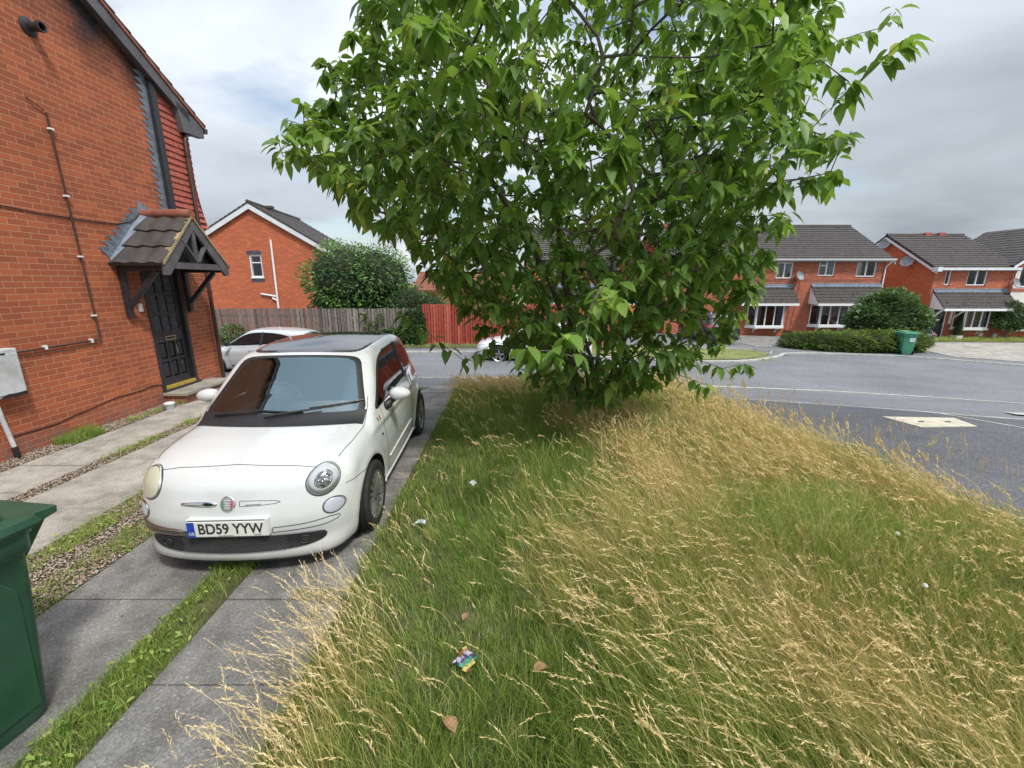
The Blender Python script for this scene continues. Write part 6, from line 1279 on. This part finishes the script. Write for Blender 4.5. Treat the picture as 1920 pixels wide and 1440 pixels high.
nn = 1800; zz = rng.uniform(.35, 1.5, nn); aa = rng.uniform(0, 6.28, nn); r_ = .24 * (1.55 - zz) / 1.2 + .03; P = np.column_stack([np.cos(aa) * r_, np.sin(aa) * r_, zz]); A = norm(np.column_stack([np.cos(aa), np.sin(aa), np.full(nn, .8)])); V, F, nf = leaf_mesh(P, A, norm(A + (0, 0, 1)), rng.uniform(.05, .10, nn), .35, .1, .2, rows=((0, .1), (.45, 1), (1, .05)))
np_mesh('foliage', V, F, mattr('conifer_foliage', G_dark, .6, .1), tp, fattr={'v': ext_color(rng.normal(.35, .15, nn), nf)}); MB().lathe([(.2, .33), (.12, 1.0), (.02, 1.45)], seg=12).build('dark_core', MATS['laurel_tree_inner'], tp)  # dark cone fills the middle of the foliage

# ---------------- grass ----------------
def ribbons(base, lean, Ln, wd, curl, seg=3, taper=True):
    """curved blades: base (n,3), lean (n,2) horizontal lean per unit length, curl makes the tip arch over"""
    n = len(base); az = rng.uniform(0, pi, n); S_ = np.column_stack([np.cos(az), np.sin(az), np.zeros(n)]); V = np.zeros((n, seg + 1, 2, 3)); ld = np.linalg.norm(lean, axis=1) + 1e-6; dirh = lean / ld[:, None]; p = base.copy(); ang = np.arctan(ld)
    for i in range(seg + 1):
        t = i / seg; w_ = wd * ((1 - t) ** .6 if taper else 1) * .5 + (.00025 if i == seg else 0); V[:, i, 0] = p - S_ * w_[:, None]; V[:, i, 1] = p + S_ * w_[:, None]
        a = ang * (.35 + .65 * t) + curl * t ** 1.6; step = Ln / seg; p = p + np.column_stack([dirh[:, 0] * np.sin(a), dirh[:, 1] * np.sin(a), np.cos(a)]) * step[:, None]
    f = np.array([(2 * i, 2 * i + 1, 2 * i + 3, 2 * i + 2) for i in range(seg)]); F = (f[None] + (np.arange(n) * 2 * (seg + 1))[:, None, None]).reshape(-1, 4); tv = np.tile(np.repeat(np.linspace(0, 1, seg + 1), 2), n)
    return V.reshape(-1, 3), F, seg, tv, p
def xr(y): return np.interp(y, [p[1] for p in lawnR], [p[0] for p in lawnR])
def lawn_pts(n, ymax=9.55, pw=.9, xmin=-1.12):
    out = []
    while sum(len(o) for o in out) < n:
        y = .9 + (ymax - .9) * rng.random(n) ** 1.5; x = rng.uniform(xmin, 6.0, n); ok = (x < xr(y) + rng.normal(0, .05, n)) & (np.abs(x) < 1.35 * y + .6) & (x > -1.12 + rng.normal(.0, .03, n)); out.append(np.column_stack([x, y])[ok])
    return np.vstack(out)[:n]
def fld(P, s, k): return sum(np.sin(P[:, 0] * s * cos(a) + P[:, 1] * s * sin(a) + ph[i % 6, i % 3] * (i + k)) for i, a in enumerate((0.3, 1.4, 2.2, 3.4, 4.6))) / 2.2
def dryness(P):
    x, y = P[:, 0], P[:, 1]; edge = np.clip((xr(y) - x) / .7, 0, 1)
    d = np.clip((x - (.10 + .10 * (y - 2)) + .28 * fld(P, 2.1, 1)) / .75, 0, 1); near = np.clip((3.1 - y) / 1.1, 0, 1) * np.clip((1.7 - x) / 1.2, 0, 1) * np.clip((x + .75) / .2, 0, 1); d *= 1 - .85 * near
    d = np.maximum(d, .72 * np.exp(-((x + .92) / .24) ** 2 - ((y - 1.62) / .42) ** 2)); far_ = np.clip((y - 7.0) / 1.2, 0, 1); d = np.maximum(d * (.35 + .65 * edge), far_ * .8)
    d *= np.clip(.58 + .36 * np.clip((y - 2.0) / 1.0, 0, 1) + .28 * fld(P, 1.9, 3), .2, 1); d = np.maximum(d, .62 * np.clip((x - .9) / .5, 0, 1) * np.clip((y - 1.9) / .5, 0, 1) * np.clip((xr(y) - x - .25) / .5, 0, 1)); return np.clip(d + .10 * fld(P, 5, 2), 0, 1)
def green_h(P): x, y = P[:, 0], P[:, 1]; return np.clip(.085 + .10 * np.clip((x + .7) / 1.2, 0, 1) + .05 * np.clip((y - 6) / 3, 0, 1), .06, .24) * (1 + .22 * fld(P, 3.1, 3))
def gz(P): return T(P[:, 0], P[:, 1]) + .012
def tufts(n, per, spread, xmin=-1.12):
    """clumped growth: blades sprout from tuft centres and lean away from them"""
    C_ = lawn_pts(n // per, xmin=xmin); ti = rng.integers(0, len(C_), n); o = rng.normal(0, 1, (n, 2)) * (spread * rng.uniform(.6, 1.5, len(C_)))[ti][:, None]; P = C_[ti] + o
    return P, ti, o / spread, len(C_)
# green undergrowth
n = 235000; P, ti, o_, nc_ = tufts(n, 22, .034); kp = (P[:, 0] < xr(P[:, 1]) + .05) & (P[:, 0] > -1.16); P, ti, o_ = P[kp], ti[kp], o_[kp]; n = len(P)
bare = np.exp(-((P[:, 0] + .93) / .14) ** 2 - ((P[:, 1] - 5.0) / .45) ** 2); kp = rng.random(n) > bare * .9; P, ti, o_ = P[kp], ti[kp], o_[kp]; n = len(P)
d = dryness(P); th_ = rng.uniform(.65, 1.4, nc_)[ti]; h = green_h(P) * th_ * rng.uniform(.5, 1.3, n) * (1 + .6 * np.clip((P[:, 0] - .1) / .8, 0, 1) * np.clip((xr(P[:, 1]) - P[:, 0]) / .6, .3, 1)); D = np.hypot(P[:, 0], P[:, 1]); wd = np.maximum(.0033, .00085 * D) * rng.uniform(.6, 1.5, n)
fa = fld(P, 1.3, 4) * 1.2; lean = np.column_stack([-.20 + .30 * np.cos(fa * 3), .10 * np.sin(fa * 4)]) + o_ * .26 + rng.normal(0, .25, (n, 2))
V, F, nf, tv, _ = ribbons(np.column_stack([P, gz(P)]), lean, h, wd, rng.uniform(0, 1.5, n), 3)
M_grass = mattr('green_grass', [(0.0, (.055, .090, .020)), (0.20, (.11, .19, .035)), (0.45, (.21, .33, .060)), (0.62, (.36, .45, .11)), (0.78, (.55, .52, .20)), (1.0, (.66, .54, .30))], .5, .30, spec=.3, tcol=(.5, .6, .08))
tt_ = rng.normal(0, .12, nc_)[ti]; dead = rng.random(nc_)[ti] < (.05 + .25 * d)
vv_ = np.clip(.36 + tt_ + rng.normal(0, .13, n) + .12 * d + dead * .30 + (rng.random(n) < .08) * .35 + .10 * np.clip((P[:, 1] - 6.5) / 1.5, 0, 1), 0, 1)
o = np_mesh('lawn_grass', V, F, M_grass, fattr={'v': ext_color(vv_, nf)}, vattr={'t': tv}); tag(o, 'overgrown green grass filling the front lawn beside the drive', 'grass', kind='stuff')
n = 80000; P = lawn_pts(n); V, F, nf, tv, _ = ribbons(np.column_stack([P, gz(P)]), rng.normal(0, .8, (n, 2)), rng.uniform(.03, .09, n), np.maximum(.0036, .001 * P[:, 1]) * rng.uniform(.6, 1.4, n), rng.uniform(0, 1.2, n), 2)
o = np_mesh('thatch', V, F, M_grass, fattr={'v': ext_color(np.clip(rng.normal(.30, .20, n) + .25 * (rng.random(n) < .3), 0, 1), nf)}, vattr={'t': tv}); tag(o, 'short matted grass and thatch low down in the lawn', 'grass', kind='stuff')
# long dry blades
n = 190000; P, ti, o_, nc_ = tufts(n, 26, .050); kp = (P[:, 0] < xr(P[:, 1]) + .02) & (P[:, 0] > -1.2); P, ti, o_ = P[kp], ti[kp], o_[kp]; d = dryness(P); kp = rng.random(nc_)[ti] < d ** 1.1 * .72; P, d, ti, o_ = P[kp], d[kp], ti[kp], o_[kp]; n = len(P); D = np.hypot(P[:, 0], P[:, 1])
hh = (.20 + .24 * np.clip((P[:, 0] + .2) / 1.2, 0, 1)) * (1 + .20 * fld(P, 1.7, 6)) * np.clip((xr(P[:, 1]) - P[:, 0]) / .8 + .45, .45, 1) * rng.uniform(.7, 1.3, nc_)[ti]; h = np.clip(hh, .12, .55) * rng.uniform(.55, 1.2, n) * np.where(P[:, 1] > 6.5, .8, 1)
fa = fld(P, 1.1, 7); lean = np.column_stack([-.40 + .30 * np.sin(fa * 2.5), -.10 + .30 * np.cos(fa * 2)]) + o_ * .16 + rng.normal(0, .16, (nc_, 2))[ti] + rng.normal(0, .18, (n, 2)); wd = np.maximum(.0022, .00072 * D) * rng.uniform(.6, 1.5, n)
V, F, nf, tv, _ = ribbons(np.column_stack([P, gz(P)]), lean, h, wd, rng.uniform(.1, 1.5, n), 4)
M_dry = mattr('dry_grass', [(0.0, (.17, .20, .045)), (0.22, (.36, .34, .09)), (0.48, (.62, .48, .19)), (0.8, (.78, .61, .31)), (1.0, (.88, .76, .52))], .6, .28, spec=.25, tcol=(.85, .7, .35))
vv_ = np.clip(.38 + .28 * (d - .5) + rng.normal(0, .15, nc_)[ti] + rng.normal(0, .15, n) - .08 * (P[:, 1] > 7), 0, 1); o = np_mesh('dry_grass', V, F, M_dry, fattr={'v': ext_color(vv_, nf)}, vattr={'t': tv}); tag(o, 'long straw coloured grass blades bent over by the wind around the tree', 'grass', kind='stuff')
# flowering stalks with seed heads
def stalks(P, h, lean, curl, wd, name, label, hl=.11, nsp=12, spw=.0030, col=None, vmean=.6):
    n = len(P); V, F, nf, tv, tipp = ribbons(np.column_stack([P, gz(P)]), lean, h, wd, curl, 6, taper=False); Vr = V.reshape(n, 7, 2, 3).mean(2); vs = [ext_color(np.clip(rng.normal(vmean, .14, n), 0, 1), nf)]; tvs = [tv]; VV, FF, off = [V], [F], len(V)
    LP, LA, LL, LV = [], [], [], []; frac = np.minimum(hl / h, .5)
    for k in range(nsp):
        u = 1 - frac * (1 - k / (nsp - 1)); s_ = u * 6; i0 = np.minimum(s_.astype(int), 5); ft = (s_ - i0)[:, None]; q = Vr[np.arange(n), i0] * (1 - ft) + Vr[np.arange(n), i0 + 1] * ft; dirv = norm(Vr[np.arange(n), i0 + 1] - Vr[np.arange(n), i0])
        sz = (1 - .5 * abs(k / (nsp - 1) - .35)) ; LP.append(q); LA.append(norm(dirv + rng.normal(0, .30, (n, 3)))); LL.append(.020 * sz * rng.uniform(.7, 1.4, n) * (wd / .0016) ** .8); LV.append(np.clip(rng.normal(vmean + .15, .12, n), 0, 1))
    LP, LA, LL, LV = np.vstack(LP), np.vstack(LA), np.concatenate(LL), np.concatenate(LV); V2, F2, nf2 = leaf_mesh(LP, LA, norm(rng.normal(0, 1, LP.shape)), LL, .24, 0.0, .3, rows=((0, .3), (.4, 1), (1, .05)))
    o = np_mesh(name, np.vstack([V, V2]), np.vstack([F, F2 + off]), col or M_dry, fattr={'v': np.concatenate([vs[0], ext_color(LV, nf2)])}, vattr={'t': np.concatenate([tv, np.ones(len(V2))])}); return tag(o, label, 'grass', kind='stuff')
n = 26000; P = lawn_pts(n); d = dryness(P); kp = rng.random(n) < .03 + .29 * d; P, d = P[kp], d[kp]; n = len(P); D = np.hypot(P[:, 0], P[:, 1]); fa = fld(P, 1.1, 7); lean = np.column_stack([-.42 + .35 * np.sin(fa * 2.5), -.12 + .35 * np.cos(fa * 2)]) + rng.normal(0, .20, (n, 2))
h = np.clip((.26 + .24 * np.clip((P[:, 0] + .2) / 1.2, 0, 1)) * rng.uniform(.75, 1.3, n) * (1 + .2 * fld(P, 1.7, 6)), .2, .62)
stalks(P, h, lean, rng.uniform(.2, 1.5, n), np.maximum(.0018, .00066 * D) * rng.uniform(.8, 1.2, n), 'seed_heads', 'pale feathery seed heads on thin dry grass stalks across the lawn')
n = 330; P = np.column_stack([rng.normal(-.97, .15, n), rng.uniform(1.0, 2.35, n)]); P = P[P[:, 0] > -1.35]; n = len(P); lean = np.column_stack([rng.normal(-.42, .20, n), rng.normal(.0, .2, n)])
stalks(P, rng.uniform(.28, .52, n), lean, rng.uniform(.2, 1.1, n), np.full(n, .0015) * rng.uniform(.8, 1.3, n), 'seed_heads', 'dry seed heads leaning over the concrete drive at the bottom left of the lawn', vmean=.72)
n = 210; t_ = rng.uniform(0, 1, n); yy = 2.6 + 7 * t_; P = np.column_stack([xr(yy) - rng.uniform(.0, .5, n), yy]); lean = rng.normal(0, .13, (n, 2)) + (-.08, 0)
stalks(P, rng.uniform(.45, .85, n), lean, rng.uniform(.0, .4, n), np.maximum(.0016, .0005 * yy), 'tall_stalks', 'tall thin stalks with seed heads standing up along the tarmac edge', hl=.10, vmean=.45)
# wide nearer stalks rising from the bottom right
n = 300; P = np.column_stack([rng.uniform(.45, 2.6, n), rng.uniform(1.05, 2.2, n)]); P = P[P[:, 0] < 1.3 * P[:, 1] + .2]; n = len(P); lean = np.column_stack([rng.normal(-.55, .22, n), rng.normal(-.05, .2, n)])
stalks(P, rng.uniform(.40, .66, n), lean, rng.uniform(.1, .9, n), np.full(n, .0020) * rng.uniform(.8, 1.2, n), 'seed_heads', 'long pale seed heads bent to the left in the nearest right part of the lawn', hl=.15, nsp=18, vmean=.68)
# strips of grass and weeds between the slabs
def strip_grass(name, label, boxes, per, h0, h1, weeds=0, vm=.45):
    Pp = []
    for (x0, x1, y0, y1) in boxes: k = int((x1 - x0) * (y1 - y0) * per); Pp.append(np.column_stack([rng.uniform(x0, x1, k) + rng.normal(0, .012, k), rng.uniform(y0, y1, k)]))
    P = np.vstack(Pp); cl = fld(P, 7, 9); P = P[(cl + rng.normal(0, .4, len(P))) > -.45]; n = len(P); h = rng.uniform(h0, h1, n) * (1 + .3 * fld(P, 5, 1)); h = np.clip(h, .015, .4); lean = rng.normal(0, .6, (n, 2)); V, F, nf, tv, _ = ribbons(np.column_stack([P, gz(P)]), lean, h, np.maximum(.003, .0008 * P[:, 1]) * rng.uniform(.8, 1.5, n), rng.uniform(0, 1.2, n), 3); vs = ext_color(np.clip(rng.normal(vm, .16, n), 0, 1), nf)
    if weeds:
        k = int(n * weeds); Q = P[rng.choice(n, k)]; az = rng.uniform(0, 6.28, k); A = norm(np.column_stack([np.cos(az), np.sin(az), rng.uniform(.15, .9, k)])); V2, F2, nf2 = leaf_mesh(np.column_stack([Q + rng.normal(0, .02, (k, 2)), gz(Q) + rng.uniform(.005, .05, k)]), A, norm(rng.normal(0, .4, (k, 3)) + (0, 0, 1)), rng.uniform(.02, .05, k), .34, .3, .15)
        F = np.vstack([F, F2 + len(V)]); V = np.vstack([V, V2]); vs = np.concatenate([vs, ext_color(np.clip(rng.normal(.5, .1, k), 0, 1), nf2)]); tv = np.concatenate([tv, np.zeros(len(V2))])
    o = np_mesh(name, V, F, M_grass, fattr={'v': vs}, vattr={'t': tv}); return tag(o, label, 'grass', kind='stuff')
strip_grass('strip_grass', 'strip of grass and broad weeds between the two right concrete runs', [(-2.2, -1.93, .9, 2.0), (-2.2, -1.92, 2.0, 3.1), (-2.16, -1.95, 3.1, 4.0)], 15000, .03, .10, .06)
strip_grass('strip_grass', 'bright grass fringe along the gravel and pale slab edges', [(-3.30, -3.0, 1.4, 4.2), (-3.80, -3.52, 2.4, 5.6), (-3.72, -3.5, 2.9, 3.5), (-3.76, -3.56, 4.2, 4.9)], 5200, .02, .07, .08, .5)
strip_grass('strip_grass', 'fresh green weeds in the gravel joint beside the path', [(-4.98, -4.78, 4.7, 6.2), (-4.98, -4.8, 6.4, 8.0), (-5.95, -5.8, 6.1, 7.4)], 2600, .03, .10, .5, .55)
strip_grass('strip_grass', 'grass tuft growing against the brick wall', [(-6.05, -5.75, 5.2, 5.65), (-6.0, -5.9, 5.15, 5.35)], 16000, .05, .20, .0, .42)
strip_grass('strip_grass', 'small brown tuft in the slab joint near the lawn edge', [(-1.5, -1.12, 2.40, 2.50)], 14000, .02, .06, 0, .85)
strip_grass('strip_grass', 'grass patch beyond the near house corner', [(-9.0, -5.9, 8.7, 9.7)], 1500, .06, .14, 0, .55)
strip_grass('strip_grass', 'grass verge in front of the orange brick house', [(25.5, 34.0, 26.0, 27.7)], 380, .15, .32, 0, .62)
strip_grass('strip_grass', 'mown yellow-green grass on the island across the road', [(3.5, 11.2, 17.2, 19.6)], 420, .06, .12, 0, .72)
strip_grass('strip_grass', 'rough weeds at the foot of the fences', [(-14, 4, 17.9, 18.8)], 260, .05, .22, .2, .6)
# ---------------- gravel ----------------
def stones(name, label, boxes, per, sz, heap=0.0):
    Pp = []
    for (x0, x1, y0, y1) in boxes: k = int((x1 - x0) * (y1 - y0) * per); Pp.append(np.column_stack([rng.uniform(x0, x1, k), rng.uniform(y0, y1, k)]))
    P = np.vstack(Pp); n = len(P); u = norm(np.array([(1, 0, .1), (.35, .9, -.1), (-.8, .55, .15), (-.75, -.6, 0), (.3, -.95, .1), (0, 0, 1), (.1, .1, -1)])); f = [(0, 1, 5), (1, 2, 5), (2, 3, 5), (3, 4, 5), (4, 0, 5), (1, 0, 6), (2, 1, 6), (3, 2, 6), (4, 3, 6), (0, 4, 6)]
    s_ = sz * rng.uniform(.5, 1.5, n); az = rng.uniform(0, 6.28, n); c_, q_ = np.cos(az), np.sin(az); st = rng.uniform(.6, 1.1, (n, 3)) * (1, .75, .55); W_ = u[None] * st[:, None, :] * s_[:, None, None] * .5 * rng.uniform(.85, 1.15, (n, 7, 1)); X = W_[..., 0] * c_[:, None] - W_[..., 1] * q_[:, None]; Y = W_[..., 0] * q_[:, None] + W_[..., 1] * c_[:, None]
    V = np.stack([X + P[:, :1], Y + P[:, 1:], W_[..., 2] + (T(P[:, 0], P[:, 1]) + .010 + rng.uniform(0, .012 + heap, n))[:, None]], -1).reshape(-1, 3); F = (np.array(f)[None] + (np.arange(n) * 7)[:, None, None]).reshape(-1, 3)
    o = np_mesh(name, V, F, MATS['pebble'] if 'pebble' in MATS else mpeb(), smooth=False, fattr={'v': ext_color(rng.random(n), 10)}); return tag(o, label, 'gravel', kind='stuff')
def mpeb():
    m = mattr('pebble', [(0.0, (.15, .105, .08)), (0.35, (.34, .235, .175)), (0.6, (.44, .34, .27)), (0.85, (.42, .36, .31)), (1.0, (.55, .50, .45))], .75); MATS['pebble'] = m; return m
stones('gravel', 'pinkish pebbles filling the wide strip between the concrete runs', [(-3.78, -3.05, 1.0, 6.6)], 5200, .020)
stones('gravel', 'pebbles in the narrow joint beside the path', [(-4.97, -4.78, 1.5, 8.5)], 4200, .020)
stones('gravel', 'pebble margin at the foot of the brick wall', [(-6.12, -5.76, 3.0, 8.4)], 4200, .022)
stones('loose_stones', 'loose slate chips scattered over the concrete drive', [(-3.0, -2.2, 1.0, 2.6), (-1.9, -1.2, 1.0, 2.4)], 150, .013)
stones('loose_stones', 'grit and dry debris along the kerbs', [(-12, 3, 16.95, 17.8), (-2.6, -.9, 9.3, 9.9), (12, 18, 19.9, 20.1)], 60, .03)
# ---------------- litter and small things ----------------
def crumple(name, label, cat, loc, r, n, cols, seed, h=.5):
    rs = np.random.default_rng(seed); mb = MB(); m = 10; V = []
    for i in range(m):
        for j in range(m): u, v = i / (m - 1) - .5, j / (m - 1) - .5; V.append((u * 2 * r + rs.normal(0, r * .13), v * 2 * r * .8 + rs.normal(0, r * .13), rs.uniform(0, r * h) + r * .5 * (1 - 4 * u * u) * .6))
    F = [(i * m + j, (i + 1) * m + j, (i + 1) * m + j + 1, i * m + j + 1) for i in range(m - 1) for j in range(m - 1)]; mb.add(V, F); mb.m = [int(np.clip((i / (m - 1) * 2 + (j / (m - 1)) * (len(cols) - 1) + rs.normal(0, .25)) % len(cols), 0, len(cols) - 1)) for i in range(m - 1) for j in range(m - 1)]
    o = mb.build(name, cols, None, loc=loc, rot=(.2, .15, rs.uniform(0, 6))); return tag(o, label, cat)
film = lambda nm, c: flat(nm, c, .25, coat=.5)
crumple('snack_wrapper', 'crumpled multicoloured shiny wrapper lying in the green grass', 'litter', (-.26, 1.90, .055), .058, 10, [film('film_yellow', (.55, .45, .14)), film('film_green', (.06, .26, .16)), film('film_blue', (.05, .06, .16)), film('film_lilac', (.48, .42, .55)), film('film_red', (.33, .12, .07))], 3)
crumple('paper_scrap', 'small white paper scrap in the grass near the tree side of the lawn', 'litter', (-.40, 3.95, .09), .035, 10, [film('paper_white', (.75, .77, .78))], 5)
crumple('plastic_scrap', 'pale translucent plastic scrap at the lawn edge by the front wheel', 'litter', (-.79, 3.25, .07), .045, 10, [film('film_pale', (.45, .52, .52))], 6)
M_deadleaf = mnoise('dead_leaf', (.20, .10, .05), (.42, .25, .13), 25, .7, .002, 60)
for (x, y, z, s_, az, lb) in ((.11, 1.80, .10, .075, .3, 'curled brown dead leaf lying in the green grass right of the wrapper'), (-.26, 1.49, .10, .085, 2.2, 'broad pale brown dead leaf at the bottom of the lawn'), (-.30, 2.15, .10, .05, 1.0, 'small orange-brown dead leaf in the grass above the wrapper'), (.74, 2.15, .20, .075, .6, 'brown dead leaf caught on the dry stalks')):
    V, F, nf = leaf_mesh(np.array([(0., 0, 0)]), np.array([(1., 0, .15)]), np.array([(0., .3, 1)]), np.array([s_ * 1.3]), .55, .5, .5); mb = MB(); mb.add(V, [tuple(f) for f in F]); o = mb.build('dead_leaf', M_deadleaf, None, loc=(x, y, z), rot=(.3, -.2, az), smooth=True); tag(o, lb, 'leaf', 'dead leaves on the lawn')
for (x, y, z, lb, c_) in ((3.05, 2.95, .30, 'round white flower head in the grass near the tarmac edge', (.75, .75, .70)), (2.75, 2.40, .26, 'round white flower head in the right foreground grass', (.75, .75, .70)), (3.6, 3.15, .22, 'small yellow flower at the tarmac edge', (.8, .55, .02))):
    t = thing('wild_flower', lb, 'flower', (x, y, T(x, y)), 0, 'wild flowers in the lawn'); h_ = z - T(x, y) * 0; MB().tube([(0, 0, 0), (.01, 0, h_ * .5), (0, .01, h_)], .0016, 5).build('stem', M_bin1, t)
    mb = MB(); mb.lathe([(.001, h_ - .012), (.014, h_ - .008), (.018, h_ + .003), (.012, h_ + .014), (.001, h_ + .017)], (0, .01, 0), seg=12); mb.build('flower_head', flat('petal%d' % int(x * 100), c_, .8), t, smooth=True)
tb = thing('lidded_tub', 'small white lidded tub standing on the ground by the doorstep', 'tub', (-5.74, 6.78, .012)); MB().lathe([(.001, 0), (.062, 0), (.068, .10), (.001, .10)], seg=24).build('tub', flat('tub_grey', (.35, .38, .40), .4), tb, smooth=True, angle=40); MB().lathe([(.001, .13), (.05, .128), (.078, .115), (.078, .098), (.001, .098)], seg=24).build('lid', M_white, tb, smooth=True, angle=40)
